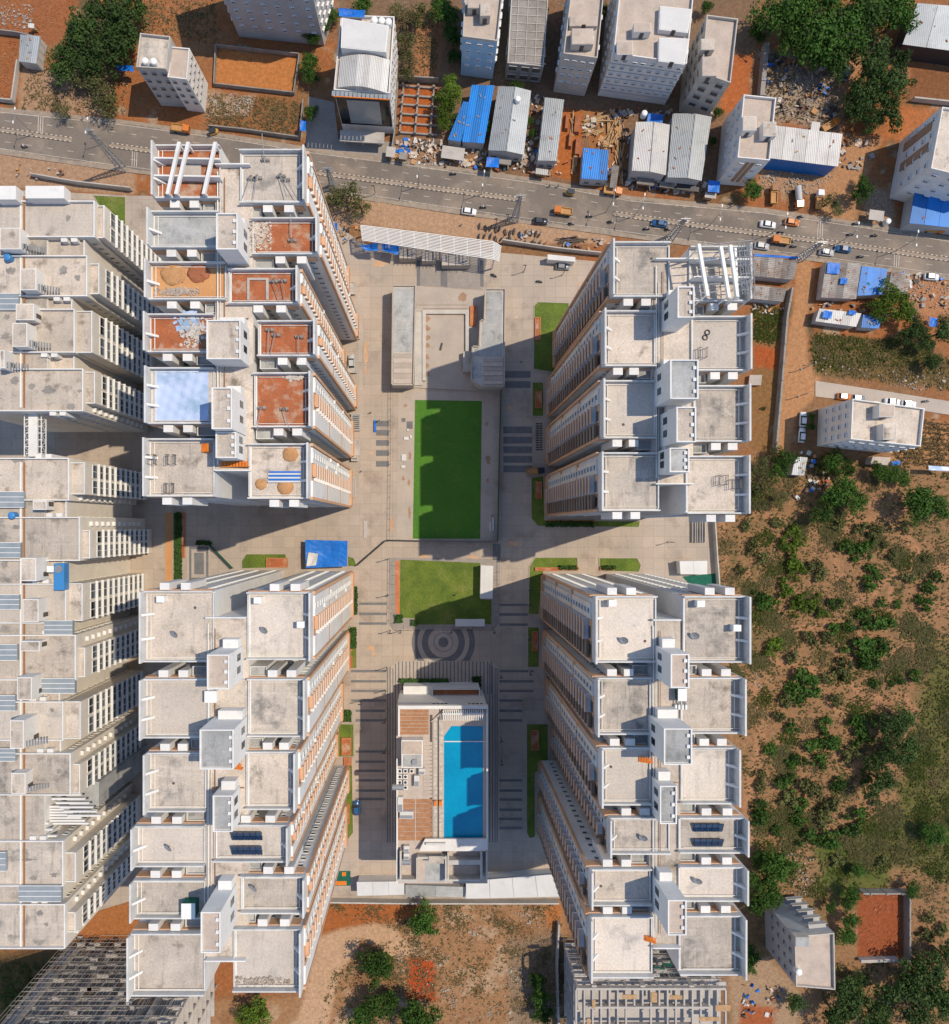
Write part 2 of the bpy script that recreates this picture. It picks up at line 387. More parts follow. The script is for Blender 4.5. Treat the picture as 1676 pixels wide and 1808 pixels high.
def make_ground():
    x0, y1 = W(-70, -70); x1, y0 = W(1750, 1880)
    st = .62
    xs = np.concatenate([[-2500, -1000, -450, -250], np.arange(x0, x1, st), [300, 500, 1000, 2500]])
    ys = np.concatenate([[-2500, -1000, -450, -260], np.arange(y0, y1, st), [260, 500, 1000, 2500]])
    X, Y = np.meshgrid(xs, ys, indexing='ij'); PX = X * F / H + NX; PY = NY - Y * F / H
    n1, n2, n3 = fbm(X, Y, 30, 1), fbm(X, Y, 9, 11), fbm(X, Y, 3, 21)
    col = np.zeros(X.shape + (3,)); 
    def c(r, g, b): return (np.array(lin((r, g, b))) * .97 + .03 * sum(lin((r, g, b))) / 3) / 1.34
    def put(colr, m):
        m = np.clip(m, 0, 1)[..., None]; col[:] = col * (1 - m) + colr * m
    def sm(v, a, b): t = np.clip((v - a) / (b - a), 0, 1); return t * t * (3 - 2 * t)
    col[:] = c(158, 118, 84)
    put(c(176, 112, 68), sm(n1 + .5 * n2, -.1, .2)); put(c(120, 100, 70), sm(n2 + .3 * n3, .1, .3)); put(c(190, 158, 128), sm(n3 + .5 * n2, .16, .36))
    def zone(pts, colr, amt=1., feather=6, wob=10, var=None):
        sd = poly_sd(PX, PY, pts) + (n2 * 1.2 + n3) * wob
        m = sm(-sd, -feather, feather) * amt
        if var is not None: m = m * var
        put(colr, m)
    # scrub field to the east
    field = [(1262, 910), (1330, 800), (1460, 790), (1676, 830), (1760, 830), (1760, 1900), (1290, 1900), (1290, 1500), (1262, 1050)]
    zone(field, c(164, 124, 88)); zone(field, c(132, 110, 72), .8, var=sm(n2 + n3, .0, .25)); zone(field, c(182, 136, 98), .8, var=sm(n3 - .4 * n1, .08, .3))
    zone([(1640, 1150), (1760, 1100), (1760, 1560), (1600, 1530), (1450, 1560), (1470, 1490), (1580, 1440), (1610, 1300)], c(98, 104, 50), .85, 20, 30)
    zone([(1440, 1500), (1520, 1490), (1590, 1560), (1500, 1600), (1450, 1570)], c(88, 108, 48), .8, 14, 20)
    for pts, w in (([(1330, 905), (1440, 930), (1475, 985), (1480, 1020), (1500, 1060), (1545, 1050), (1580, 1010), (1630, 990), (1700, 1000)], 5),
                   ([(1575, 910), (1600, 950), (1630, 985), (1690, 1010)], 8), ([(1580, 1010), (1570, 1070), (1590, 1110), (1640, 1090), (1700, 1060)], 5),
                   ([(1478, 1020), (1500, 1075), (1512, 1110), (1480, 1135), (1475, 1160)], 4), ([(1340, 1105), (1420, 1110), (1500, 1100), (1560, 1110), (1610, 1100)], 5),
                   ([(1325, 1160), (1380, 1170), (1440, 1180), (1500, 1210), (1560, 1235), (1600, 1230), (1620, 1260)], 6), ([(1560, 1235), (1530, 1270), (1510, 1290)], 5),
                   ([(1330, 1200), (1345, 1260), (1340, 1330), (1320, 1420), (1325, 1480)], 8), ([(1275, 920), (1283, 1000), (1280, 1060)], 4),
                   ([(1505, 1060), (1560, 1160), (1600, 1140)], 3), ([(1310, 1000), (1350, 1050), (1400, 1100)], 3), ([(1590, 1560), (1520, 1650), (1560, 1700), (1676, 1690)], 9),
                   ([(1460, 900), (1520, 920), (1575, 910), (1640, 880)], 5), ([(1420, 1160), (1470, 1250), (1530, 1300), (1550, 1370), (1520, 1450)], 3)):
        put(c(188, 138, 100), sm(w * 1.15 + n3 * 8 - line_d(PX, PY, pts), -3, 4) * .85)
    # northern plots and verge
    zone([(590, -80), (1340, -80), (1330, 190), (1270, 330), (1110, 335), (940, 310), (700, 275), (690, 150), (590, 150)], c(138, 112, 90), .8, 8, 14)
    zone([(-80, -80), (140, -80), (140, 60), (60, 85), (-80, 50)], c(172, 106, 66), .8)
    zone([(-80, 62), (32, 64), (30, 182), (-80, 180)], c(170, 106, 64), .8)
    zone([(36, 120), (200, 130), (190, 205), (30, 195)], c(188, 152, 122), .85)
    zone([(250, 0), (380, 10), (390, 75), (340, 70), (250, 60)], c(178, 120, 78), .8)
    zone([(383, 84), (525, 100), (520, 162), (380, 150)], c(206, 134, 76), 1, 2, 2)
    zone([(368, 160), (535, 175), (530, 240), (365, 225)], c(160, 110, 70), .9); zone([(365, 165), (450, 168), (440, 200), (365, 205)], c(196, 166, 140), .8, 10, 14)
    zone([(705, 148), (775, 150), (765, 240), (700, 236)], c(188, 104, 52), 1, 3, 3)
    zone([(730, 20), (790, 20), (770, 140), (735, 140)], c(186, 126, 84), .8)
    zone([(690, 238), (860, 250), (850, 300), (690, 285)], c(178, 134, 98), .9)
    zone([(985, 190), (1030, 195), (1025, 320), (975, 310)], c(190, 112, 58), 1, 4, 4)
    zone([(1028, 195), (1105, 195), (1110, 330), (1070, 330), (1040, 265)], c(180, 120, 72), .9)
    zone([(1290, 95), (1330, 95), (1320, 190), (1270, 200)], c(190, 110, 62), 1, 4, 4)
    zone([(1340, 90), (1490, 100), (1480, 230), (1350, 210)], c(176, 156, 136), .9, 10, 16)
    zone([(1350, 295), (1480, 300), (1450, 345), (1330, 335)], c(188, 150, 118), .9, 8, 14)
    zone([(1485, 240), (1560, 245), (1520, 330), (1500, 420), (1440, 410), (1450, 330), (1480, 300)], c(196, 146, 104), .95, 8, 10)
    zone([(1520, 60), (1560, 70), (1500, 160), (1480, 230), (1450, 230), (1470, 150)], c(190, 146, 108), .8, 8, 10)
    zone([(1610, 120), (1700, 120), (1700, 180), (1600, 175)], c(146, 98, 66), .9); zone([(1575, 185), (1660, 190), (1600, 245), (1560, 240)], c(196, 120, 70), .9, 4, 6)
    zone([(1530, 330), (1580, 335), (1580, 400), (1530, 395)], c(186, 154, 126), .9)
    # lanes and plots to the east of the compound
    zone([(1412, 440), (1440, 470), (1428, 560), (1425, 640), (1450, 660), (1440, 700), (1405, 740), (1395, 800), (1365, 800), (1385, 640), (1400, 540)], c(198, 146, 102), 1, 4, 5)
    zone([(1430, 590), (1590, 600), (1690, 640), (1690, 690), (1440, 660)], c(124, 104, 64), .9); zone([(1590, 480), (1700, 480), (1700, 560), (1610, 560)], c(196, 140, 100), .9, 8, 14)
    zone([(1330, 540), (1385, 545), (1365, 800), (1330, 790)], c(150, 112, 70), .9); zone([(1330, 610), (1375, 615), (1372, 650), (1335, 648)], c(186, 94, 48), .9, 5, 8)
    zone([(1600, 740), (1700, 745), (1700, 830), (1570, 815)], c(190, 142, 96), .9, 5, 6)
    zone([(1515, 1572), (1595, 1572), (1595, 1690), (1515, 1690)], c(166, 92, 56), 1, 3, 3)
    zone([(1290, 1700), (1360, 1690), (1420, 1770), (1400, 1830), (1290, 1830)], c(186, 156, 126), .8, 8, 12); zone([(1310, 1770), (1370, 1780), (1360, 1830), (1300, 1830)], c(180, 96, 52), .9)
    # waste ground to the south
    south = [(540, 1590), (990, 1590), (1060, 1900), (200, 1900), (200, 1780), (540, 1760)]
    zone(south, c(176, 132, 94)); zone(south, c(150, 108, 72), .8, var=sm(n2 + .6 * n3, .0, .25)); zone(south, c(200, 168, 136), .8, var=sm(n3 - n2, .1, .3))
    zone([(560, 1592), (740, 1592), (740, 1620), (560, 1650)], c(182, 106, 54), .95, 6, 10)
    zone([(560, 1660), (600, 1640), (660, 1630), (700, 1640), (730, 1690), (690, 1690), (640, 1660), (600, 1720), (570, 1830), (520, 1830)], c(212, 172, 136), .95, 5, 6)
    zone([(725, 1690), (770, 1695), (765, 1765), (715, 1765)], c(196, 84, 36), .95, 7, 10); zone([(960, 1595), (990, 1600), (985, 1660), (965, 1630)], c(196, 122, 66), .9)
    zone([(900, 1660), (990, 1640), (1050, 1830), (900, 1830)], c(150, 128, 106), .8, 12, 16)
    # south-west plots
    zone([(130, 1600), (260, 1590), (260, 1670), (120, 1690)], c(186, 120, 70), 1, 8, 10); zone([(-80, 1680), (130, 1680), (60, 1830), (-80, 1830)], c(112, 92, 58), .9, 8, 14)
    zone([(-80, 250), (240, 300), (240, 345), (-80, 320)], c(190, 154, 124), .9, 4, 6)
    zone([(560, 325), (1080, 395), (1080, 430), (880, 430), (640, 395), (580, 400)], c(196, 158, 126), 1, 4, 6)
    Z = -.06 - .22 * np.clip(n2 + n3 + .4, 0, 1)
    nx, ny = X.shape
    me = bpy.data.meshes.new('ground')
    V = np.stack([X, Y, Z], -1).reshape(-1, 3)
    idx = np.arange(nx * ny).reshape(nx, ny)
    Q = np.stack([idx[:-1, :-1], idx[1:, :-1], idx[1:, 1:], idx[:-1, 1:]], -1).reshape(-1, 4)
    me.vertices.add(len(V)); me.vertices.foreach_set('co', V.ravel())
    me.loops.add(Q.size); me.loops.foreach_set('vertex_index', Q.ravel().astype(np.int32))
    me.polygons.add(len(Q)); me.polygons.foreach_set('loop_start', np.arange(0, Q.size, 4, dtype=np.int32)); me.update(calc_edges=True)
    at = me.color_attributes.new('soil', 'FLOAT_COLOR', 'POINT')
    at.data.foreach_set('color', np.concatenate([col.reshape(-1, 3), np.ones((len(V), 1))], 1).ravel())
    m = mat('ground_soil', (.3, .2, .1), grain=.0)
    n = m.node_tree.nodes; l = m.node_tree.links; b = n['Principled BSDF']
    a = n.new('ShaderNodeAttribute'); a.attribute_name = 'soil'
    geo = n.new('ShaderNodeNewGeometry')
    def noise(sc, lo, hi, o0, o1, det=6):
        x = n.new('ShaderNodeTexNoise'); x.inputs['Scale'].default_value = sc; x.inputs['Detail'].default_value = det; x.inputs['Roughness'].default_value = .72
        l.new(geo.outputs['Position'], x.inputs['Vector']); r = n.new('ShaderNodeMapRange')
        r.inputs[1].default_value = lo; r.inputs[2].default_value = hi; r.inputs[3].default_value = o0; r.inputs[4].default_value = o1; l.new(x.outputs[0], r.inputs[0]); return r.outputs[0], x.outputs[0]
    def mixm(a_, b_, mode='MULTIPLY', f=1.0):
        x = n.new('ShaderNodeMix'); x.data_type = 'RGBA'; x.blend_type = mode
        if hasattr(f, 'links'): l.new(f, x.inputs[0])
        else: x.inputs[0].default_value = f
        for v, i in ((a_, 6), (b_, 7)):
            if hasattr(v, 'links'): l.new(v, x.inputs[i])
            else: x.inputs[i].default_value = (*v, 1)
        return x.outputs[2]
    g1, _ = noise(1.1, .3, .7, .72, 1.25); g2, raw = noise(4.5, .3, .7, .78, 1.22); st, _ = noise(2.3, .66, .72, 0, .6, 3)
    cc = mixm(mixm(a.outputs['Color'], g1), g2); cc = mixm(cc, (.55, .48, .40), 'MIX', st)
    l.new(cc, b.inputs['Base Color']); b.inputs['Roughness'].default_value = .95; b.inputs['Specular IOR Level'].default_value = .1
    bp = n.new('ShaderNodeBump'); bp.inputs['Strength'].default_value = .6; bp.inputs['Distance'].default_value = .4; l.new(raw, bp.inputs['Height']); l.new(bp.outputs[0], b.inputs['Normal'])
    me.materials.append(m)
    tag(link('ground', me), kind='structure')
make_ground()

def sheet(name, pts, m, z, parent=None, kind='structure', thick=.0):
    mb = MB(); P = [W(x, y, z) for x, y in pts]
    a = sum(P[i][0] * P[(i + 1) % len(P)][1] - P[(i + 1) % len(P)][0] * P[i][1] for i in range(len(P)))
    if a < 0: P.reverse()
    if thick: mb.prism(P, z - thick, z)
    else:
        i = len(mb.v); mb.v += [(p[0], p[1], z) for p in P]; mb.f.append(tuple(range(i, i + len(P)))); mb.m.append(0)
    o = mb.build(name, m, parent)
    if parent is None and kind: o['kind'] = kind
    return o
def px_rect(x0, y0, x1, y1): return [(x0, y0), (x1, y0), (x1, y1), (x0, y1)]
def arc(cx, cy, r, a0, a1, n=8): return [(cx + r * math.cos(R_(a0 + (a1 - a0) * k / n)), cy + r * math.sin(R_(a0 + (a1 - a0) * k / n))) for k in range(n + 1)]

# ------------------------------------------------------------------ road
NORTH = [(-90, 184), (0, 193), (200, 213), (400, 240), (560, 266), (694, 283), (944, 318), (1116, 350), (1350, 371), (1534, 398), (1676, 421), (1770, 436)]
MED = [(-90, 219), (0, 229), (127, 247), (265, 266), (415, 286), (560, 305), (740, 329), (915, 352), (1083, 377), (1250, 401), (1450, 426), (1676, 458), (1770, 472)]
SOUTH = [(-90, 256), (0, 268), (187, 295), (267, 305), (450, 325), (560, 339), (664, 352), (760, 367), (915, 389), (1083, 412), (1250, 434), (1450, 459), (1676, 491), (1770, 505)]
sheet('road', NORTH + SOUTH[::-1], 'asphalt', 0.02)
def offs(line, d):
    r = []
    for i, (x, y) in enumerate(line):
        a = line[max(i - 1, 0)]; b = line[min(i + 1, len(line) - 1)]; L = math.hypot(b[0] - a[0], b[1] - a[1])
        r.append((x - (b[1] - a[1]) / L * d, y + (b[0] - a[0]) / L * d))
    return r
def at_x(line, x):
    for (x0, y0), (x1, y1) in zip(line, line[1:]):
        if x0 <= x <= x1: return (x, y0 + (y1 - y0) * (x - x0) / (x1 - x0))
def seg_line(line, a, b): return [at_x(line, a)] + [p for p in line if a < p[0] < b] + [at_x(line, b)]
def ribbon(name, line, w, m, z, parent=None):
    return sheet(name, offs(line, -w / 2) + offs(line, w / 2)[::-1], m, z, parent)
road = bpy.data.objects['road']
ribbon('edge_line', offs(NORTH, 5), .9, 'paint_white', .045, road)
ribbon('edge_line', offs(SOUTH, -6), .7, 'paint_white', .045, road)
ribbon('road_shoulder', offs(NORTH, -1), 5, 'soil_track', .012)
for k in range(46):   # lane dashes
    for ln, d in ((NORTH, 19), (SOUTH, -19)):
        x = 8 + k * 37
        if x + 12 < 1676: ribbon('lane_dash', [at_x(offs(ln, d), x), at_x(offs(ln, d), x + 11)], .8, 'paint_white', .045, road)
for x, t in ((72, 0), (238, 1), (1449, 0), (1584, 1)):       # rumble strips across one carriageway
    for k in (-4, 0, 4):
        a = at_x(offs(NORTH, 6) if t == 0 else offs(MED, 5), x + k); b = at_x(offs(MED, -5) if t == 0 else offs(SOUTH, -7), x + k - 1)
        sheet('rumble_strip', [(a[0] - .6, a[1]), (a[0] + .6, a[1]), (b[0] + .6, b[1]), (b[0] - .6, b[1])], 'paint_white', .05, road)
for a, b, lab in ((-85, 127, 'west'), (193, 268, 'middle'), (560, 915, 'long'), (1083, 1760, 'east')):
    ln = seg_line(MED, a, b)
    o = tag(sheet('road_median', offs(ln, -3.0) + offs(ln, 3.0)[::-1], 'dust', .17, kind=None, thick=.16), None, None, None, 'structure')
    bm_w, bm_b = MB(), MB()
    for side in (-3.6, 3.6):
        l2 = offs(ln, side); k = 0
        for (x0, y0), (x1, y1) in zip(l2, l2[1:]):
            L = math.hypot(x1 - x0, y1 - y0); nn = max(1, int(L / 4.2))
            for q in range(nn):
                u0, u1 = q / nn, (q + .97) / nn
                p = W(x0 + (x1 - x0) * u0, y0 + (y1 - y0) * u0); r = W(x0 + (x1 - x0) * u1, y0 + (y1 - y0) * u1)
                c = ((p[0] + r[0]) / 2, (p[1] + r[1]) / 2); an = math.atan2(r[1] - p[1], r[0] - p[0])
                (bm_w if k % 2 else bm_b).obox(c, math.dist(p, r), .22, .24, an, 0.02); k += 1
    for bm, m in ((bm_w, 'kerb_white'), (bm_b, 'kerb_black')):
        q = bm.build('kerb_blocks', m, o); q['kind'] = 'stuff'

# ------------------------------------------------------------------ compound paving
sheet('courtyard_paving', [(-90, 330), (230, 345), (560, 352), (600, 400), (640, 430), (885, 446), (1060, 462), (1110, 480), (1160, 560), (1260, 800), (1262, 915), (1266, 1045), (1240, 1300), (1100, 1586), (590, 1588), (400, 1600), (250, 1585), (200, 1600), (-90, 1690)], 'paving', 0.025)
court = bpy.data.objects['courtyard_paving']
# entrance apron with dark bands
sheet('entrance_apron', [(738, 459), (852, 470), (852, 512), (736, 504)], 'paving_grey', .05)
for x0, x1 in ((736, 742), (778, 790), (848, 854)):
    sheet('paver_band', [(x0, 459), (x1, 460), (x1, 507), (x0, 505)], 'paver_dark', .055, court)
# broad dark bands on the drives
for x0, x1, ys, h, m in ((892, 937, (661, 679), 6, 'paver_dark'), (889, 940, (759, 777, 794, 811, 828), 6, 'paver_dark'), (664, 687, (748, 764, 782, 800, 819), 5, 'paver_dark'),
                      (634, 683, (1066, 1084, 1101), 2.2, 'paver_dark'), (620, 682, (1185, 1203, 1220, 1237), 2.2, 'paver_dark'), (628, 680, (1255, 1272, 1327, 1345, 1361, 1378, 1396, 1411), 2.2, 'paver_dark'),
                      (882, 932, (1068, 1085, 1103), 2.2, 'paver_dark'), (882, 942, (1185, 1203, 1220), 2.2, 'paver_dark'), (882, 922, (1237, 1255, 1272, 1378, 1396, 1412, 1430, 1446, 1462), 2.2, 'paver_dark')):
    for y in ys: sheet('paver_band', px_rect(x0, y - h, x1, y + h), m, .05, court)
# clubhouse plaza with narrow dark strips
sheet('plaza', [(690, 1178), (702, 1167), (868, 1167), (880, 1178), (880, 1490), (690, 1490)], 'paver_pink', .065)
pl = bpy.data.objects['plaza']
for k in range(26):
    x = 703 + k * 6.55; sheet('paver_strip', px_rect(x, 1168, x + 2.1, 1225), 'paver_dark', .072, pl)
for x, y0 in ((693, 1180), (697.5, 1172), (683.5, 1178), (688, 1178), (864, 1172), (869, 1176), (873.5, 1180), (877, 1180)):
    sheet('paver_strip', px_rect(x, y0, x + 1.8, 1488), 'paver_dark', .078, pl)
# round paving pattern
cx, cy = 783, 1134
def half_ring(r0, r1, m, z, a0=0, a1=360):
    sheet('paving_ring', arc(cx, cy, r1, a0, a1, 48) + arc(cx, cy, r0, a1, a0, 48), m, z, court)
half_ring(46, 56, 'paver_dark', .04); half_ring(38, 46, 'paver_pink', .04); half_ring(27, 38, 'paver_dark', .04)
sheet('paving_disc', arc(cx, cy, 27, 0, 360, 30)[:-1], 'paver_pink', .04, court); sheet('paving_ring', arc(cx, cy, 18, 0, 360, 30) + arc(cx, cy, 15.5, 360, 0, 30), 'paving_grey', .045, court)
sheet('paving_disc', arc(cx, cy, 9, 0, 360, 24)[:-1], 'paver_dark', .05, court)
# sports turf and its surround
sheet('turf_surround', [(704, 690), (872, 694), (870, 956), (700, 956)], 'paving_pale', .05)
sheet('turf_pitch', [(733, 706), (851, 708), (848, 951), (729, 951)], 'turf', .075)
ts = bpy.data.objects['turf_surround']
for q in ((718, 744, 729, 757), (709, 738, 716, 745)): sheet('drain_cover', px_rect(*q), 'paver_dark', .07, ts)
# lawn with rounded border path
bord = [(688, 985)] + [(880, 987)] + arc(866, 1097, 14, 0, 90, 6) + arc(702, 1097, 14, 90, 180, 6)
sheet('lawn_path', bord, 'paving_grey', .06)
sheet('lawn', [(707, 988), (848, 994), (848, 1058), (868, 1060), (868, 1102), (735, 1103), (733, 1092), (706, 1090)], 'lawn', .09)
lp = bpy.data.objects['lawn_path']
for k in range(7):
    sheet('path_joint', px_rect(689, 998 + k * 17, 698, 999 + k * 17), 'paver_dark', .066, lp); sheet('path_joint', px_rect(871, 1010 + k * 14, 880, 1011 + k * 14), 'paver_dark', .066, lp)
for k in range(10): sheet('path_joint', px_rect(712 + k * 17.5, 1104, 713 + k * 17.5, 1112), 'paver_dark', .066, lp)
sheet('planting_bed', px_rect(698, 990, 706, 1084), 'terracotta', .075)
sheet('drain_channel', px_rect(870, 960, 884, 988), 'paver_dark', .06)
# lawn strips at the feet of the towers
for q in ([(950, 533), (1005, 535), (990, 660), (942, 652), (943, 540)], px_rect(940, 675, 960, 735), [(938, 843), (960, 840), (962, 918), (1130, 920), (1128, 931), (950, 929), (938, 915)],
          [(935, 1000), (945, 984), (1020, 984), (1020, 1008), (960, 1008), (952, 1085), (933, 1085)], [(1058, 985), (1125, 985), (1132, 998), (1128, 1010), (1058, 1008)],
          px_rect(932, 1107, 952, 1178), [(930, 1278), (968, 1278), (968, 1350), (945, 1365), (945, 1478), (935, 1480), (930, 1470)], [(427, 990), (435, 978), (505, 978), (508, 1002), (427, 1004)],
          [(614, 982), (625, 985), (631, 1000), (614, 1000)], px_rect(617, 1106, 630, 1180), px_rect(598, 1278, 625, 1336), [(607, 1340), (622, 1340), (624, 1470), (612, 1485), (607, 1480)], px_rect(306, 905, 321, 1030), [(165, 345), (222, 348), (222, 402), (190, 390)]):
    lo = sheet('lawn_strip', q, 'lawn', .08)
    for i in range(len(q)):
        a, b = W(*q[i]), W(*q[(i + 1) % len(q)]); mb = MB(); mb.obox(((a[0] + b[0]) / 2, (a[1] + b[1]) / 2), math.dist(a, b) + .1, .2, .17 + .004 * (i % 3), math.atan2(b[1] - a[1], b[0] - a[0]), .02); mb.build('kerb', 'paving_pale', lo)
sheet('earth_border', px_rect(292, 905, 304, 1030), 'soil_ochre', .05)
for z, q in ((.09, (330, 960, 372, 1030)), (.12, (334, 965, 368, 1026)), (.15, (338, 970, 364, 1020)), (.18, (343, 976, 360, 1014))):
    sheet('stepped_garden', px_rect(*q), 'paving_pale' if int(z * 100) % 2 else 'paver_dark', z)
sheet('play_court', [(1205, 1018), (1266, 1012), (1266, 1042), (1225, 1040)], 'net_green', .07)
sheet('play_mat', px_rect(587, 1538, 619, 1564), 'net_green', .08)
for q in ((592, 1556, 612, 1563), (604, 1540, 611, 1547)): sheet('mat_patch', px_rect(*q), 'orange_paint', .09, bpy.data.objects['play_mat'])
# side lanes
sheet('east_lane', [(1440, 672), (1560, 690), (1700, 712), (1700, 736), (1545, 712), (1440, 700)], 'paving_pale', .02)
sheet('forecourt', [(586, 245), (693, 250), (690, 285), (575, 268)], 'paving_grey', .03)
sheet('west_lane', [(545, 170), (590, 180), (600, 268), (540, 262)], 'paving_grey', .025)

# dust blown over the road edges, ragged
for nm, ln, d in (('dusty_verge', NORTH, 2.5), ('dusty_verge', SOUTH, -3)):
    a, b = [], []
    for k in range(420):
        x = -40 + k * 4.2; p = at_x(ln, x)
        if not p: continue
        w = 1 + 4 * abs(math.sin(k * .09) * math.sin(k * .023 + 1)) + 3.5 * random.random() ** 2 + (4 if random.random() < .04 else 0); sg = 1 if d > 0 else -1
        a.append((p[0], p[1] - 4 * sg)); b.append((p[0], p[1] + sg * w))
    sheet(nm, a + b[::-1], 'dust', .034)
# ------------------------------------------------------------------ the four 24-storey towers
RZ, PT = 62.2, 65.0
FLOORS = [3.4 + k * 2.93 for k in range(20)]
def parapet(mb, x0, y0, x1, y1, z, L=0, Rr=0, T=0, B=0, t=.34):
    if L: mb.box(x0, y0, z, x0 + t, y1, z + L)
    if Rr: mb.box(x1 - t, y0, z, x1, y1, z + Rr)
    a = x0 + (t if L else 0); b = x1 - (t if Rr else 0)
    if T: mb.box(a, y1 - t * .8, z, b, y1, z + T)
    if B: mb.box(a, y0, z, b, y0 + t * .8, z + B)
def fin(mb, x, y, z, d, h, w=.22):
    """triangular buttress, d: signed reach in x"""
    i = len(mb.v); mb.v += [(x, y - w, z), (x + d, y - w, z), (x, y - w, z + h), (x, y + w, z), (x + d, y + w, z), (x, y + w, z + h)]
    mb.f += [(i, i + 1, i + 2), (i + 5, i + 4, i + 3), (i, i + 3, i + 4, i + 1), (i + 1, i + 4, i + 5, i + 2), (i + 2, i + 5, i + 3, i)]; mb.m += [mb.cur] * 5
def rect(px, z):
    x0, y1 = W(px[0], px[1], z); x1, y0 = W(px[2], px[3], z); return x0, y0, x1, y1

def tower(label, wings, spine, heads, inner, roofs, style, notch_n=True):
    """wings: (side L/R, px rect); inner: +1 the courtyard is to the east, -1 to the west"""
    xs = [w[1][0] for w in wings] + [w[1][2] for w in wings]
    cx, cy = W((min(xs) + max(xs)) / 2, sum(w[1][1] + w[1][3] for w in wings) / 2 / len(wings), PT)
    t = thing('apartment_tower', label, 'tower', (cx, cy, 0), 'residential towers round the courtyard')
    pc = Pieces(t)
    sx0, sy0, sx1, sy1 = rect(spine, PT)
    part('core_wall', 'plaster_white', t, lambda mb: mb.box(sx0, sy0, 0, sx1, sy1, RZ - .2))
    part('core_roof', 'roof_screed', t, lambda mb: mb.box(sx0 + .02, sy0 + .02, RZ - .19, sx1 - .02, sy1 - .02, RZ - .05))
    part('core_parapet', 'plaster_white', t, lambda mb: mb.box(sx0 + .3, sy0 - .25, RZ - .05, sx1 - .3, sy0, RZ + 1.3))
    part('core_parapet', 'plaster_white', t, lambda mb: mb.box(sx0 + .3, sy1, RZ - .05, sx1 - .3, sy1 + .25, RZ + 1.3))
    up = cy > 0           # upper towers show their south gap walls, lower towers their north gap walls
    for wi, (side, px) in enumerate(wings):
        x0, y0, x1, y1 = rect(px, PT)
        if side == 'L': x1 = sx0 + .0 if x1 < sx0 + .0 and x1 > sx0 - 2.5 else x1
        part('wing_wall', 'plaster_white', t, lambda mb: mb.box(x0, y0, 0, x1, y1, RZ))
        rm = roofs.get(wi) or ('roof_concrete', 'roof_pale', 'roof_screed', 'roof_concrete', 'roof_pale')[(wi * 7 + int(abs(cy))) % 5]
        part('roof_slab', rm, t, lambda mb: mb.box(x0 + .55, y0 + .42, RZ, x1 - .3, y1 - .42, RZ + .06))
        hi, lo = 2.8, 1.3
        def pf(mb):
            if side == 'L': parapet(mb, x0, y0, x1, y1, RZ + .001, hi, 0, lo, lo); mb.box(x1 - .25, y0 + .5, RZ + .001, x1, y1 - .5, RZ + .45)
            else: parapet(mb, x0, y0, x1, y1, RZ + .001, 0, hi, lo, lo); mb.box(x0, y0 + .5, RZ + .001, x0 + .25, y1 - .5, RZ + .45)
        part('parapet', 'parapet_paint', t, pf)
        for f in ((.33, .67) if (y1 - y0) > 8.5 else (.45,)):
            yy = y0 + (y1 - y0) * f
            part('buttress', 'plaster_white', t, lambda mb: fin(mb, x0 + .34 if side == 'L' else x1 - .34, yy, RZ + .07, 1.6 if side == 'L' else -1.6, 2.3))
        # peach fascia under the parapet on the gap walls, and peach corners
        def fas(mb):
            mb.box(x0 + .02, y0 - .16, RZ - 2.2, x1 - .6, y0, RZ - .1) if up else mb.box(x0 + .02, y1, RZ - 2.2, x1 - .6, y1 + .16, RZ - .1)
        part('fascia', 'plaster_peach', t, fas)
        # roof pipe along the inside of the parapet
        xp = x0 + 1.3 if side == 'L' else x1 - 1.3
        def pipes(mb):
            mb.tube((xp, y0 + .7, RZ + .35), (xp, y1 - .7, RZ + .35), .09, 5)
            mb.tube((x0 + .9, y0 + .75, RZ + .35), (x1 - .4, y0 + .75, RZ + .35), .07, 5); mb.tube((x0 + .9, y1 - .75, RZ + .35), (x1 - .4, y1 - .75, RZ + .35), .06, 5)
        part('roof_pipe', 'pipe_white', t, pipes)
        if wi % 4 == 0:
            p_ = (random.uniform(x0 + 2, x1 - 2), random.uniform(y0 + 2, y1 - 2)); part('roof_drain', 'frame_dark', t, lambda mb: mb.cyl(p_[0], p_[1], RZ + .05, RZ + .09, .28, 10))
        # service shaft filling the inner part of the gap
        gx0, gx1 = ((x1 - (x1 - x0) * .3, x1 - .05) if side == 'L' else (x0 + .05, x0 + (x1 - x0) * .3)); gy0, gy1 = ((y0 - 2.0, y0 - .18) if up else (y1 + .18, y1 + 2.0))
        if 1 < wi < len(wings) - 2 or (up and wi < len(wings) - 2) or (not up and wi > 1):
            sv = part('service_shaft', 'plaster_white', t, lambda mb: mb.box(gx0, gy0, 0, gx1, gy1, RZ - 1.4))
            part('shaft_roof', 'roof_grey', sv, lambda mb: mb.box(gx0 + .2, gy0 + .2, RZ - 1.4, gx1 - .2, gy1 - .2, RZ - 1.35))
            part('shaft_coping', 'parapet_paint', sv, lambda mb: parapet(mb, gx0, gy0, gx1, gy1, RZ - 1.399, .6, .6, .6, .6, .2))
        # shaft hoods standing against the gap walls
        for f in ((.3, .6) if side == 'L' else (.42, .74)):
            xx = x0 + (x1 - x0) * f; s = 1.7
            if up: part('shaft_hood', 'plaster_white', t, lambda mb: mb.box(xx - .9, y0 - 1.5, RZ - 9, xx + .9, y0 - .17, RZ + .6))
            else: part('shaft_hood', 'plaster_white', t, lambda mb: mb.box(xx - .9, y1 + .17, RZ - 9, xx + .9, y1 + 1.5, RZ + .6))
        # windows on the gap walls
        wall_windows(pc, (x0, y0), (x1, y0), FLOORS, (.2, .5, .86), 1.2, 1.3)
        wall_windows(pc, (x1, y1), (x0, y1), FLOORS, (.14, .5, .8), 1.2, 1.3)
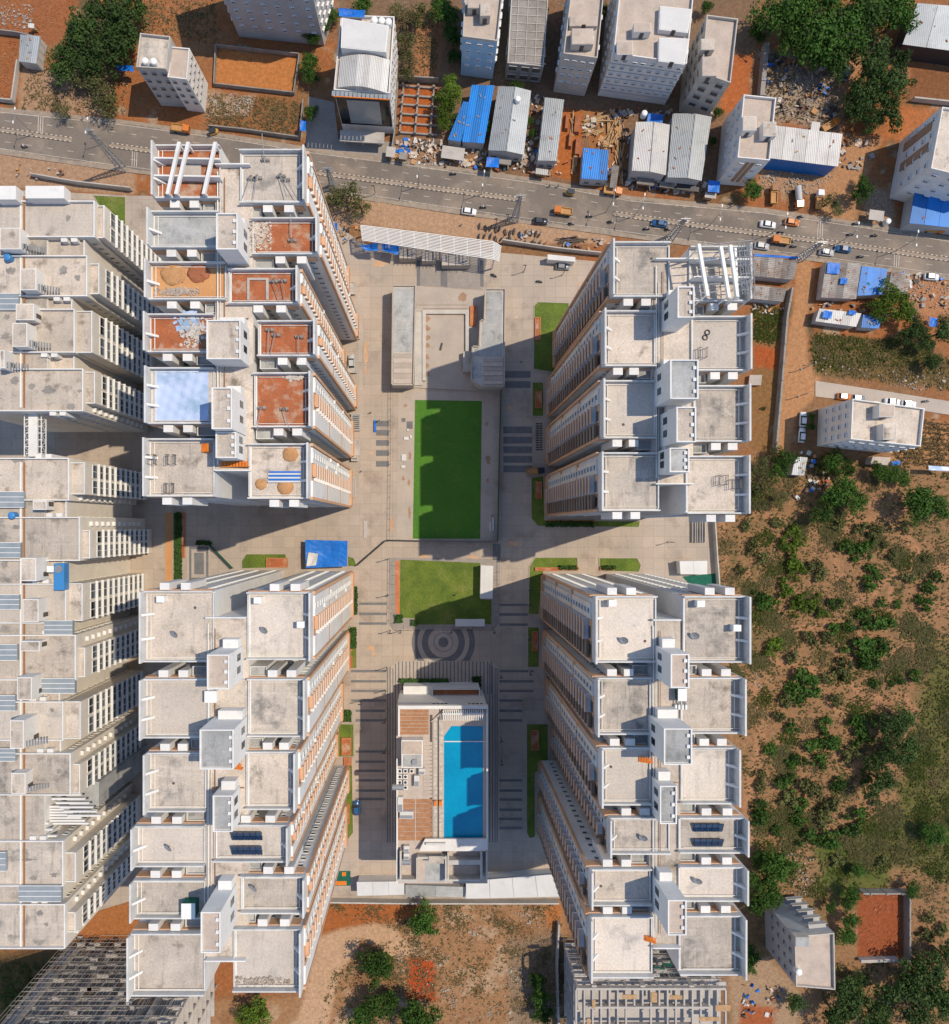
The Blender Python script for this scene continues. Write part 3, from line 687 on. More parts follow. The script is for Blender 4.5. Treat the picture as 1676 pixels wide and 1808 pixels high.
        # outer long face
        court_side = (inner > 0 and side == 'R') or (inner < 0 and side == 'L')
        if not court_side:
            if side == 'L': wall_windows(pc, (x0, y1), (x0, y0), FLOORS, (.25, .7), 1.6, 1.5)
            else: wall_windows(pc, (x1, y0), (x1, y1), FLOORS, (.25, .7), 1.6, 1.5)
            continue
        # ---- courtyard face
        part('podium', 'plaster_peach', t, lambda mb: mb.box(*((x1, y0 + .4, 0, x1 + .9, y1 - .4, 3.0) if inner > 0 else (x0 - .9, y0 + .4, 0, x0, y1 - .4, 3.0))))
        X = x1 if inner > 0 else x0; n = (inner, 0); L = y1 - y0
        def fy(f): return y1 - L * f         # fraction from the north end
        zs = [0.12, .36, .70, .97] if style == 'E' else [.06, .34, .66, .96]
        if wi % 3 == 1: zs = [zs[0], zs[1] + .03, zs[2], zs[3]]
        ex = lambda a, b: (X + inner * a, X + inner * b)
        # white panels in three tall sections with peach breaks
        for za, zb in ((3.2, 20.8), (22.5, 41.5), (43.2, RZ - .4)):
            part('facade_panel', 'plaster_cream_white' if style == 'E' else 'plaster_white', t, lambda mb: mb.box(*[v for v in (X, fy(zs[1]), za, X + inner * .35, fy(zs[0]), zb)]))
            if style == 'W': part('facade_panel', 'plaster_cream_white' if style == 'E' else 'plaster_white', t, lambda mb: mb.box(X, fy(zs[3]), za, X + inner * .35, fy(zs[2]) - .05, zb))
        part('facade_backing', 'plaster_peach', t, lambda mb: mb.box(X, fy(zs[2]), 3.0, X + inner * .12, fy(zs[1]) - .01, RZ - .3))
        if style == 'E': part('facade_backing', 'plaster_brown', t, lambda mb: mb.box(X, fy(.97), 3.0, X + inner * .04, fy(zs[2]) - .01, RZ - .3))
        for f in (0.012, .988):
            part('corner_pilaster', 'plaster_peach', t, lambda mb: mb.box(X, fy(f) - .28, 0, X + inner * .5, fy(f) + .28, RZ + .2))
        for z0 in (20.8, 41.5):
            part('facade_band', 'plaster_peach', t, lambda mb: mb.box(X, fy(.96), z0 + .02, X + inner * .3, fy(.05), z0 + 1.68))
        for zf in FLOORS:
            inband = 24 < zf + 1.3 < 26.5 or 49 < zf + 1.3 < 51.5
            ym = fy((zs[0] + zs[1]) / 2)
            pc.add('window', WIN, (X + inner * .36, ym, zf + 1.5), n, (1.15, 1, 1.7))
            # projecting slabs with a peach side fin
            y2 = fy((zs[1] + zs[2]) / 2); w2 = L * (zs[2] - zs[1])
            if style == 'E':
                pc.add('balcony_slab', SLABW, (X + inner * .12, y2, zf + .1), n, (w2 - .1, 1.25, .22))
                pc.add('balcony_door', GLASSD, (X + inner * .12, y2 - w2 * .12, zf + 1.25), n, (w2 * .55, .06, 1.9))
                pc.add('balcony_wall', SLABP, (X + inner * 1.2, y2, zf + .62), n, (w2 * .92, .14, .8))
            else:
                pc.add('balcony_slab', SLABW, (X + inner * .12, y2, zf + .1), n, (w2 - .1, .7, .3))
                pc.add('balcony_wall', SLABP, (X + inner * .12, y2 + w2 * .1, zf + .8), n, (w2 * .75, .62, 1.1))
                pc.add('balcony_door', GLASSD, (X + inner * .12, y2 - w2 * .3, zf + 1.5), n, (w2 * .2, .06, 1.2))
            if random.random() < .12: pc.add('air_conditioner', SLABW, (X + inner * .36, ym + 1.0 * random.choice((-1, 1)), zf + .7), n, (.8, .35, .55))
            if style == 'E':
                y3 = fy((zs[2] + zs[3]) / 2); w3 = L * (zs[3] - zs[2])
                pc.add('balcony_slab', SLABP, (X + inner * .04, y3, zf + .1), n, (w3 - .1, .8, .2))
                pc.add('glass_rail', GLASSB, (X + inner * .72, y3, zf + .72), n, (w3 - .3, .06, 1.0))
                pc.add('balcony_door', GLASSD, (X + inner * .04, y3, zf + 1.3), n, (w3 * .6, .05, 2.0))
            elif wi % 2 == 0:
                pc.add('window', WIN, (X + inner * .36, fy((zs[2] + zs[3]) / 2), zf + 1.5), n, (.6, 1, 1.0))
    # stair and lift heads
    for hx in heads:
        px, ht, m = hx[0], hx[1], hx[2]
        z1 = RZ + ht; x0, y0, x1, y1 = rect(px, z1)
        b = part('stair_head', 'plaster_white', t, lambda mb: mb.box(x0, y0, RZ - .3, x1, y1, z1))
        part('head_roof', m, b, lambda mb: mb.box(x0 + .3, y0 + .3, z1, x1 - .3, y1 - .3, z1 + .05))
        def hp(mb): parapet(mb, x0, y0, x1, y1, z1 + .001, .5, .5, .5, .5, .25)
        part('head_parapet', 'plaster_white', b, hp)
        xw = x0 - .03 if (x0 + x1) / 2 > 0 else x1 + .03; sgn = -1 if (x0 + x1) / 2 > 0 else 1
        for f in (.3, .68):
            part('head_window', 'glass_dark', b, lambda mb: mb.box(xw, y0 + (y1 - y0) * f - .25, RZ + 2.2, xw + sgn * .05, y0 + (y1 - y0) * f + 1.0, RZ + 4.3))
        for f in (.2, .5, .8):
            part('hatch', 'plaster_white', b, lambda mb: mb.box(x1 - .9, y0 + (y1 - y0) * f - .3, z1 + .05, x1 - .35, y0 + (y1 - y0) * f + .3, z1 + .4))
        part('head_porch', 'plaster_white', t, lambda mb: mb.box(x0 + (x1 - x0) * .2, y1, RZ - .02, x1 - .3, y1 + 1.6, RZ + 2.6))
    # service pipes on the core roof
    xk = sx0 + .6
    part('riser_pipe', 'pipe_white', t, lambda mb: (mb.tube((xk, sy0 + 1, RZ + .5), (xk, sy1 - 1, RZ + .5), .12, 6), mb.tube((xk + .5, sy0 + 3, RZ + .35), (xk + .5, sy1 - 4, RZ + .35), .07, 5)))
    part('riser_pipe', 'pipe_rust', t, lambda mb: (mb.tube((sx0 + 1.9, sy0 + 2, RZ + .4), (sx0 + 1.9, sy1 - 2, RZ + .4), .08, 6), mb.tube((sx1 - .7, (sy0 + sy1) / 2, RZ + .4), (sx0 + 1.4, (sy0 + sy1) / 2, RZ + .4), .1, 6)))
    # open ground storey plinth
    pc.flush()
    return t
T_UR = tower('tower with steel truss frame on its roof, beside the dirt lane', [('L', (1083, 420, 1190, 519)), ('R', (1225, 428, 1329, 527)), ('L', (1068, 543, 1164, 643)), ('R', (1229, 553, 1329, 651)),
    ('L', (1066, 668, 1164, 772)), ('R', (1233, 677, 1327, 778)), ('L', (1063, 797, 1171, 902)), ('R', (1219, 803, 1326, 907))], (1160, 452, 1234, 852),
    [((1195, 507, 1225, 562), 9, 'roof_screed'), ((1182, 636, 1232, 705), 9, 'roof_grey'), ((1193, 719, 1228, 781), 9, 'roof_screed'), ((1181, 791, 1216, 834), 7, 'roof_grey')], -1, {1: 'roof_screed'}, 'E')
T_LR = tower('tower with two solar arrays, beside the scrub field', [('L', (1052, 1054, 1166, 1173)), ('R', (1214, 1054, 1327, 1173)), ('L', (1056, 1200, 1156, 1302)), ('R', (1210, 1200, 1319, 1300)),
    ('L', (1063, 1325, 1156, 1428)), ('R', (1210, 1325, 1309, 1426)), ('L', (1078, 1450, 1190, 1516)), ('R', (1206, 1450, 1324, 1514)), ('L', (1045, 1542, 1156, 1608)), ('R', (1206, 1538, 1323, 1600)),
    ('L', (1044, 1627, 1159, 1737)), ('R', (1206, 1625, 1320, 1732))], (1155, 1098, 1211, 1682),
    [((1183, 1154, 1216, 1214), 9, 'roof_beige'), ((1171, 1285, 1221, 1349), 9, 'roof_grey'), ((1164, 1386, 1194, 1453), 5, 'roof_grey'), ((1178, 1587, 1211, 1649), 9, 'roof_beige')], -1, {}, 'E')
T_LL = tower('tower with stained pale roofs and a green cabin, south of the blue tarpaulin', [('L', (245, 1045, 371, 1172)), ('R', (431, 1047, 548, 1168)), ('L', (245, 1202, 364, 1308)), ('R', (432, 1202, 538, 1306)),
    ('L', (252, 1334, 357, 1440)), ('R', (429, 1332, 521, 1436)), ('L', (230, 1465, 354, 1538)), ('R', (371, 1463, 508, 1530)), ('L', (228, 1562, 350, 1631)), ('R', (419, 1555, 537, 1622)),
    ('L', (223, 1657, 352, 1769)), ('R', (406, 1649, 531, 1762))], (355, 1094, 432, 1705),
    [((367, 1155, 406, 1216), 9, 'roof_beige'), ((354, 1287, 414, 1357), 9, 'roof_grey'), ((377, 1403, 412, 1467), 5, 'roof_grey'), ((356, 1608, 391, 1680), 10, 'roof_beige')], 1, {}, 'W')
T_UL = tower('unfinished tower with red earth and blue sheeting on its roofs', [('L', (266, 247, 383, 343)), ('R', (418, 255, 537, 351)), ('L', (258, 365, 381, 431)), ('R', (440, 377, 560, 443)),
    ('L', (254, 456, 393, 524)), ('R', (397, 468, 525, 531)), ('L', (252, 549, 372, 618)), ('R', (450, 561, 556, 625)), ('L', (254, 645, 372, 746)), ('R', (443, 654, 548, 752)),
    ('L', (251, 772, 369, 876)), ('R', (433, 781, 544, 880))], (372, 283, 440, 828),
    [((383, 378, 421, 442), 8, 'roof_screed'), ((366, 566, 426, 635), 6, 'roof_screed'), ((375, 685, 411, 758), 9, 'roof_screed'), ((382, 763, 418, 809), 6, 'roof_concrete')], 1,
    {0: 'soil_red', 1: 'roof_concrete', 2: 'roof_grey', 3: 'soil_red', 4: 'soil_ochre', 5: 'soil_red', 6: 'soil_red', 7: 'soil_red', 8: 'roof_screed', 9: 'soil_red', 10: 'roof_screed', 11: 'roof_screed'}, 'W')
# ------------------------------------------------------------------ 12-storey white blocks along the west side
BZ = 36.0
BF = [3.4 + k * 2.95 for k in range(11)]
def west_block(label, wings, spine, heads, glass, extra=None):
    cx, cy = W(40, (spine[1] + spine[3]) / 2, BZ)
    t = thing('apartment_block', label, 'apartment block', (cx, cy, 0), 'white blocks along the west side')
    pc = Pieces(t)
    sx0, sy0, sx1, sy1 = rect(spine, BZ); sy0 += .4; sy1 -= .4; sx0 += .4
    part('core_wall', 'plaster_white', t, lambda mb: mb.box(sx0, sy0, 0, sx1, sy1, BZ - .35))
    part('core_roof', 'roof_concrete', t, lambda mb: mb.box(sx0 + .1, sy0 + .1, BZ - .349, sx1 - .1, sy1 - .1, BZ - .2))
    for px, bay, rm in wings:
        x0, y0, x1, y1 = rect(px, BZ)
        part('wing_wall', 'plaster_cream_white', t, lambda mb: mb.box(x0, y0, 0, x1, y1, BZ))
        part('roof_slab', rm, t, lambda mb: mb.box(x0 + .3, y0 + .3, BZ, x1 - .3, y1 - .3, BZ + .06))
        part('parapet', 'plaster_white', t, lambda mb: parapet(mb, x0, y0, x1, y1, BZ + .001, .8, .8, .9, .9, .3))
        L = y1 - y0; b0, b1, dep, drop = bay
        ya, yb = y1 - L * b1, y1 - L * b0
        bz = BZ - drop; X = x1 + dep
        part('bay_wall', 'plaster_cream_white', t, lambda mb: mb.box(x1 - .01, ya, 0, X, yb, bz))
        part('bay_roof', 'roof_screed', t, lambda mb: mb.box(x1 + .02, ya + .25, bz, X - .25, yb - .25, bz + .05))
        part('bay_parapet', 'plaster_white', t, lambda mb: parapet(mb, x1 + .01, ya, X, yb, bz + .001, 0, .7, .5, .5, .25))
        w = (yb - ya) / 2
        for zf in BF:
            if zf + 2.8 > bz: continue
            for q in (0, 1):
                pc.add('tall_window', BIGWIN, (X + .01, ya + w * (q + .5), zf + 1.3), (1, 0), (w * .88, 1, 2.5))
            pc.add('floor_ledge', SLABW, (X + .0, (ya + yb) / 2, zf - .2), (1, 0), (yb - ya + .2, .55, .2))
            for yy in ((y0 + ya) / 2, (y1 + yb) / 2):
                if abs(yy - (ya if yy < ya else yb)) > .7: pc.add('sunshade', SLABW, (x1, yy, zf + 2.0), (1, 0), (1.0, .7, .5))
        wall_windows(pc, (x0 + (x1 - x0) * .5, y0), (x1, y0), BF, (.25, .6, .88), 1.2, 1.3)
        wall_windows(pc, (x1, y1), (x0 + (x1 - x0) * .5, y1), BF, (.12, .4, .75), 1.2, 1.3)
        # small ducts along the parapet
        for f in (.3, .75):
            yy = y1 + .05 if cy < 0 else y0 - .9
            part('shaft_hood', 'plaster_white', t, lambda mb: mb.box(x1 - 4 - f * 5, yy, BZ - 6, x1 - 2.6 - f * 5, yy + .85, BZ + .5))
    ws = sorted(w[0] for w in wings)
    ws = sorted((w[0] for w in wings), key=lambda q: q[1])
    for q0, q1 in zip(ws, ws[1:]):
        if q1[1] - q0[3] > 60: continue
        x0, y0, x1, y1 = rect((-60, q0[3], min(q0[2], q1[2]) - 9, q1[1]), BZ); dz = .7 + (q0[1] % 4) * .5
        part('link_wall', 'plaster_cream_white', t, lambda mb: mb.box(x0 + .5, y0 + .01, 0, x1, y1 - .01, BZ - dz))
        part('link_roof', 'roof_screed', t, lambda mb: mb.box(sx1 + .02, y0 + .05, BZ - dz, x1 - .3, y1 - .05, BZ - dz + .05))
        part('link_coping', 'plaster_white', t, lambda mb: mb.box(x1 - .29, y0 + .02, BZ - dz + .001, x1, y1 - .02, BZ - dz + .8))
    for px, ht in heads:
        z1 = BZ + ht; x0, y0, x1, y1 = rect(px, z1)
        b = part('stair_head', 'plaster_white', t, lambda mb: mb.box(x0, y0, BZ - .3, x1, y1, z1))
        part('head_roof', 'roof_screed', b, lambda mb: mb.box(x0 + .2, y0 + .2, z1, x1 - .2, y1 - .2, z1 + .06))
        part('head_door', 'frame_dark', b, lambda mb: mb.box(x1, y0 + .8, BZ, x1 + .05, y0 + 1.8, BZ + 2.1))
        lad = None if px[1] % 3 else part('roof_ladder', 'metal_grey', t, lambda mb: [mb.box(x1 + .2 + k * .45, y0 + .3, BZ + ht - .35 * k - .5, x1 + .55 + k * .45, y0 + 1.5, BZ + ht - .35 * k - .42) for k in range(8)])
        if lad: lad['kind'] = 'stuff'
    for px in glass:
        x0, y0, x1, y1 = rect(px, BZ + 1)
        g = part('glass_roof', 'glass_pale', t, lambda mb: mb.box(x0, y0, BZ + .1, x1, y1, BZ + 1))
        for k in range(4):
            yy = y0 + (y1 - y0) * k / 3
            part('glazing_bar', 'metal_white', g, lambda mb: mb.box(x0, yy - .06, BZ + 1, x1, yy + .06, BZ + 1.08))
    xk = W(42, 0, BZ)[0]
    part('coping_strip', 'pipe_rust', t, lambda mb: mb.box(xk, sy0 + .5, BZ + .05, xk + .35, sy1 - .5, BZ + .3))
    part('roof_pipe', 'pipe_white', t, lambda mb: mb.box(xk - .7, sy0 + .5, BZ + .05, xk - .3, sy1 - .5, BZ + .35))
    pc.flush()
    return t
FL1 = west_block('white balcony block nearest the road with a small green court behind', [((-60, 357, 170, 421), (.05, .95, 1.6, 1.2), 'roof_pale'), ((-60, 453, 157, 525), (.15, .9, 2.2, 1.0), 'roof_screed'),
    ((-60, 547, 135, 624), (.02, .98, 3.6, .6), 'roof_screed'), ((-60, 652, 150, 727), (.05, .8, 2.2, .8), 'roof_screed')], (-60, 340, 82, 727),
    [((0, 402, 36, 440), 3.5), ((36, 474, 64, 512), 4), ((22, 570, 48, 612), 4), ((0, 618, 8, 650), 4), ((28, 536, 60, 565), 3)], [(-20, 518, 33, 546)])
def slab_roof(mb):
    for px, z in (((-10, 328, 28, 352), BZ + 3), ((45, 328, 113, 350), BZ + 3)):
        x0, y0, x1, y1 = rect(px, z); mb.box(x0, y0, BZ, x1, y1, z)
part('roof_room', 'plaster_white', FL1, slab_roof)
FL2 = west_block('long white block with stepped balcony bays and glazed roof lights', [((-60, 809, 125, 884), (.1, .85, 3.2, .6), 'roof_screed'), ((-60, 913, 144, 990), (.3, .95, 1.8, .9), 'roof_concrete'),
    ((-60, 1030, 120, 1100), (.0, .95, 3.4, .5), 'roof_pale'), ((-60, 1120, 137, 1200), (.3, .95, 1.6, .9), 'roof_screed'), ((-60, 1237, 115, 1306), (.02, .98, 3.6, .5), 'roof_pale'), ((-60, 1328, 128, 1402), (.3, 1., 1.6, .9), 'roof_concrete'),
    ((-60, 1482, 115, 1562), (.3, .95, 2.4, .7), 'roof_concrete'), ((-60, 1593, 118, 1672), (.25, .7, 1.8, 1.), 'roof_concrete')], (-60, 809, 78, 1680),
    [((37, 985, 64, 1026), 5), ((40, 1058, 68, 1098), 4), ((36, 1132, 70, 1150), 3), ((30, 1196, 56, 1236), 5), ((18, 1272, 42, 1322), 6), ((58, 884, 82, 900), 3), ((20, 1365, 45, 1402), 3)],
    [(-20, 868, 42, 896), (-20, 958, 36, 985), (-20, 1050, 34, 1076), (-20, 1138, 30, 1166), (-20, 1228, 27, 1255), (-20, 1322, 27, 1344), (73, 1198, 132, 1224), (78, 1096, 128, 1120), (33, 1564, 108, 1592), (-10, 1505, 10, 1538)])
# slatted beams over the terrace of the long block
for row, (x0, y0, x1, y1) in enumerate(((0, 1410, 90, 1478), (90, 1400, 165, 1445), (60, 1432, 140, 1462))):
    a = rect((x0, y0, x1, y1), BZ)
    for k in range(7):
        yy = a[1] + (a[3] - a[1]) * k / 6; sh = k * .9
        part('terrace_beam', 'plaster_white', FL2, lambda mb: mb.box(a[0] - sh + 3, yy - .22, BZ - 1 - row, a[2] - sh + 1, yy + .22, BZ - .4 - row))
    part('terrace_floor', 'roof_grey', FL2, lambda mb: mb.box(a[0], a[1], 0, a[2] - 2, a[3], BZ - 5 - row * 2))
# chiller and tanks on the long roof
def chiller():
    z = BZ + .1; x0, y0, x1, y1 = rect((95, 995, 113, 1042), z + 2.2)
    t = thing('roof_chiller', 'tall blue air unit with a round fan on the long white block', 'air unit', ((x0 + x1) / 2, (y0 + y1) / 2, z))
    part('casing', 'tank_blue', t, lambda mb: mb.box(x0, y0, z, x1, y1, z + 2.2))
    part('fan', 'metal_grey', t, lambda mb: mb.cyl((x0 + x1) / 2, y1 - 1.2, z + 2.2, z + 2.5, .9))
    part('duct', 'metal_white', t, lambda mb: mb.box(x0 - 2, y1 - 2, z, x0, y1 - .6, z + 1.4))
chiller()
for (px, py), lab in (((22, 910), 'blue water tank beside a glazed roof light'), ((15, 455), 'blue water tank near the roof ladder')):
    p = W(px, py, BZ + 1); t = thing('water_tank', lab, 'water tank', (p[0], p[1], BZ))
    part('body', 'tank_blue', t, lambda mb: mb.cyl(p[0], p[1], BZ - .2, BZ + 1.5, .8)); part('lid', 'tank_blue', t, lambda mb: mb.dome(p[0], p[1], BZ + 1.5, .8, .35))
# footbridge between the two white blocks
def bridge():
    z = 33.; x0, y0, x1, y1 = rect((50, 722, 66, 806), z)
    t = thing('footbridge', 'white lattice footbridge joining the two white blocks', 'footbridge', ((x0 + x1) / 2, (y0 + y1) / 2, z))
    part('deck', 'plaster_white', t, lambda mb: mb.box(x0, y0, z - .5, x1, y1, z))
    for x in (x0 - .9, x1 + .9):
        def tr(mb):
            mb.tube((x, y0, z), (x, y1, z), .12, 5); mb.tube((x, y0, z - 2), (x, y1, z - 2), .12, 5)
            for k in range(9):
                ya = y0 + (y1 - y0) * k / 9; yb = y0 + (y1 - y0) * (k + 1) / 9; mb.tube((x, ya, z - (2 if k % 2 else 0)), (x, yb, z - (0 if k % 2 else 2)), .08, 4); mb.tube((x, ya, z), (x, ya, z - 2), .08, 4)
        part('truss', 'metal_white', t, tr)
    for k in range(7):
        yy = y0 + (y1 - y0) * (k + .5) / 7
        part('cross_beam', 'metal_white', t, lambda mb: mb.box(x0 - .9, yy - .08, z - .7, x1 + .9, yy + .08, z - .51))
bridge()

# ------------------------------------------------------------------ things on the tower roofs
def roof_box(px, z0, h, m, name, label, cat, group=None, parts=None):
    x0, y0, x1, y1 = rect(px, z0 + h); t = thing(name, label, cat, ((x0 + x1) / 2, (y0 + y1) / 2, z0), group)
    part('cabinet', m, t, lambda mb: mb.box(x0, y0, z0, x1, y1, z0 + h)); part('lid', 'metal_white', t, lambda mb: mb.box(x0 - .08, y0 - .08, z0 + h, x1 + .08, y1 + .08, z0 + h + .1))
    return t
Z = RZ + .07
def solar(px, label):
    x0, y0, x1, y1 = rect(px, Z + .8); t = thing('solar_array', label, 'solar panels', ((x0 + x1) / 2, (y0 + y1) / 2, Z), 'rooftop solar arrays')
    n = 5; w = (x1 - x0) / n
    for k in range(n):
        for j in (0, 1):
            ya = y0 + (y1 - y0) * j / 2 + .04; yb = y0 + (y1 - y0) * (j + 1) / 2 - .04; za, zb = Z + .3 + .45 * j, Z + .3 + .45 * (j + 1)
            def pn(mb):
                mb.prism([(x0 + k * w + .05, ya), (x0 + (k + 1) * w - .05, ya), (x0 + (k + 1) * w - .05, yb), (x0 + k * w + .05, yb)], za - .06, zb, [za, za, zb, zb])
            part('panel', 'solar_cell', t, pn)
    for k in range(3):
        xx = x0 + (x1 - x0) * (.1 + .4 * k); part('support', 'metal_grey', t, lambda mb: (mb.tube((xx, y1 - .2, Z), (xx, y1 - .2, Z + 1.0), .06, 5), mb.tube((xx, y0 + .2, Z), (xx, y0 + .2, Z + .4), .06, 5)))
for i, q in enumerate(((408, 1469, 463, 1486), (408, 1494, 463, 1512), (1226, 1454, 1278, 1471), (1226, 1481, 1278, 1497))):
    solar(q, ('northern of two solar arrays west of the clubhouse', 'southern of two solar arrays west of the clubhouse', 'northern of two solar arrays beside the scrub field', 'southern of two solar arrays beside the scrub field')[i])
# lightning-mast bases / vent cowls: small square white boxes with a short pipe
for (x, y), lab in (((283, 1058), 'near the west parapet of the stained roof'), ((455, 1060), 'near the east notch of the stained roof'), ((531, 1103), 'against the courtyard parapet of the stained roof'), ((1082, 1065), 'near the courtyard parapet by the scrub-side tower'),
                    ((1238, 1066), 'beside the deep notch of the scrub-side tower'), ((1302, 1109), 'against the outer parapet facing the scrub')):
    t = roof_box((x - 6, y - 5, x + 6, y + 5), Z, 1.9, 'metal_white', 'vent_box', 'white vent box ' + lab, 'vent box', 'roof vent boxes')
for (x, y), lab in (((309, 1119), 'stained north-west roof'), ((467, 1112), 'roof above the courtyard drive'), ((1101, 1130), 'roof west of the deep notch'), ((1226, 1122), 'roof facing the scrub field'), ((298, 1496), 'small roof south of the lattice of pipes'), ((448, 1567), 'roof south of the solar arrays'), ((1135, 1478), 'narrow roof above the pool drive'), ((1231, 1554), 'roof south of the scrub-side arrays')):
    p = W(x, y, Z + .5); t = thing('satellite_dish', 'grey satellite dish on the ' + lab, 'dish', (p[0], p[1], Z), 'rooftop dishes')
    def bowl(mb):
        c = Vector((p[0], p[1], Z + .9)); ax = Vector((-.4, -.5, .8)).normalized(); u = ax.orthogonal().normalized(); w = ax.cross(u); n = 12
        i = len(mb.v); mb.v.append(tuple(c - ax * .25))
        for r, d in ((.45, -.16), (.85, .05)):
            for k in range(n): a = 2 * math.pi * k / n; mb.v.append(tuple(c + (u * math.cos(a) + w * math.sin(a)) * r + ax * d))
        for k in range(n): mb.f.append((i, i + 1 + k, i + 1 + (k + 1) % n)); mb.f.append((i + 1 + k, i + 1 + n + k, i + 1 + n + (k + 1) % n, i + 1 + (k + 1) % n)); mb.m += [0, 0]
    part('bowl', 'metal_grey', t, bowl); part('stand', 'metal_dark', t, lambda mb: mb.tube((p[0], p[1], Z), (p[0], p[1], Z + .7), .08, 6))
# green cabins
roof_box((321, 1596, 344, 1622), Z, 2.4, 'net_green', 'roof_cabin', 'green site cabin beside the tall stair head', 'cabin')
roof_box((1198, 1217, 1212, 1237), Z, 1.8, 'net_green', 'roof_cabin', 'small green cabinet among rooftop pumps', 'cabinet')
roof_box((362, 1221, 382, 1240), Z, 1.6, 'metal_white', 'pump_cabinet', 'pale blue topped pump cabinet beside a wire cage', 'cabinet')
# pumps and pipework between two stair heads
for k in range(4):
    p = W(1192 + k * 6, 1246, Z); t = thing('water_pump', 'white water pump in a row beside the green cabinet', 'pump', (p[0], p[1], Z), 'row of rooftop pumps')
    part('motor', 'metal_white', t, lambda mb: mb.tube((p[0], p[1] - .6, Z + .4), (p[0], p[1] + .3, Z + .4), .25, 8)); part('pipe', 'metal_grey', t, lambda mb: mb.tube((p[0], p[1] + .3, Z + .4), (p[0], p[1] + 1.2, Z + .4), .1, 6)); part('plinth', 'concrete_light', t, lambda mb: mb.box(p[0] - .3, p[1] - .7, Z - .1, p[0] + .3, p[1] + .4, Z + .16))
# pale tarpaulin and red-roof clutter on the unfinished tower
x0, y0, x1, y1 = rect((273, 655, 369, 744), Z)
def tarp(mb):
    nx, ny = 22, 20; i = len(mb.v)
    for a in range(nx + 1):
        for b in range(ny + 1):
            x = x0 + (x1 - x0) * a / nx; y = y0 + (y1 - y0) * b / ny
            mb.v.append((x, y, Z + .12 + .14 * math.sin(a * 1.3 + b * .4) * math.cos(b * .9 - a * .3) + random.uniform(0, .05)))
    for a in range(nx):
        for b in range(ny): k = i + a * (ny + 1) + b; mb.f.append((k, k + ny + 1, k + ny + 2, k + 1)); mb.m.append(0)
mb = MB(); tarp(mb); tag(mb.build('roof_tarpaulin', 'tarp_pale', smooth=True), 'pale blue sheet spread over a roof of the unfinished tower', 'tarpaulin')
t = thing('sheet_stack', 'blue and white profiled sheets stacked on a grey roof', 'metal sheets', (*W(504, 845, Z), Z))
for k in range(6):
    x0, y0, x1, y1 = rect((476 - (k % 2) * 2, 832 + k * 3.4, 531, 835 + k * 3.4), Z); part('metal_sheet', 'tarp_blue' if k % 2 == 0 else 'sheet_white', t, lambda mb: mb.box(x0, y0, Z, x1, y1, Z + .3 + .05 * k))
for i, (x, y, r) in enumerate(((513, 802, 15), (461, 855, 11), (504, 860, 16))):
    p = W(x, y, Z); mb = MB(); rr = r * .1
    mb.dome(p[0], p[1], Z - .05, rr, rr * .35, 18, 4); mb.v = [(a + random.uniform(-.12, .12), b + random.uniform(-.12, .12), c) for a, b, c in mb.v]
    tag(mb.build('sand_heap', 'sand', smooth=True), ('round sand heap near the north-east corner of a grey roof', 'sand heap beside the roof notch', 'sand heap under the blue and white sheets')[i], 'sand heap', 'sand heaps on the roof')
def gantry(x, y, ang, label):
    p = W(x, y, Z); t = thing('rope_gantry', label, 'gantry', (p[0], p[1], Z), 'facade rope gantries'); d = Vector((math.cos(ang), math.sin(ang), 0))
    part('boom', 'metal_grey', t, lambda mb: mb.tube((p[0], p[1], Z + 1.2), tuple(Vector((p[0], p[1], Z + 1.2)) + d * 4.5), .07, 5))
    part('frame', 'metal_grey', t, lambda mb: [mb.tube((p[0] + a, p[1] + b, Z), (p[0], p[1], Z + 1.6), .05, 5) for a, b in ((-.7, -.5), (.7, -.5), (0, .7))])
    for s in (-.5, .5): part('counterweight', 'concrete_raw', t, lambda mb: mb.box(p[0] + s - .3, p[1] - .25, Z, p[0] + s + .3, p[1] + .25, Z + .45))
for x, y, a, l in ((445, 316, 250, 'on the pale roof by the road, western pair'), (456, 315, 262, 'on the pale roof by the road, eastern pair'), (497, 312, 285, 'on the pale roof near its broken corner'), (505, 318, 300, 'beside the broken corner of the pale roof'), (469, 283, 95, 'against the road parapet'), (517, 425, 92, 'on the red roof beside the heaped rubble'),
                   (484, 497, 290, 'right of the bordered red square'), (500, 496, 280, 'close to the parapet right of the bordered square'), (477, 583, 268, 'on the red roof north of the light well'), (488, 592, 258, 'just east of another on the red roof'), (529, 595, 270, 'near the parapet of the red roof'),
                   (463, 720, 262, 'on the long red roof, western'), (503, 722, 285, 'on the long red roof, eastern')): gantry(x, y, R_(a), 'rope gantry ' + l)
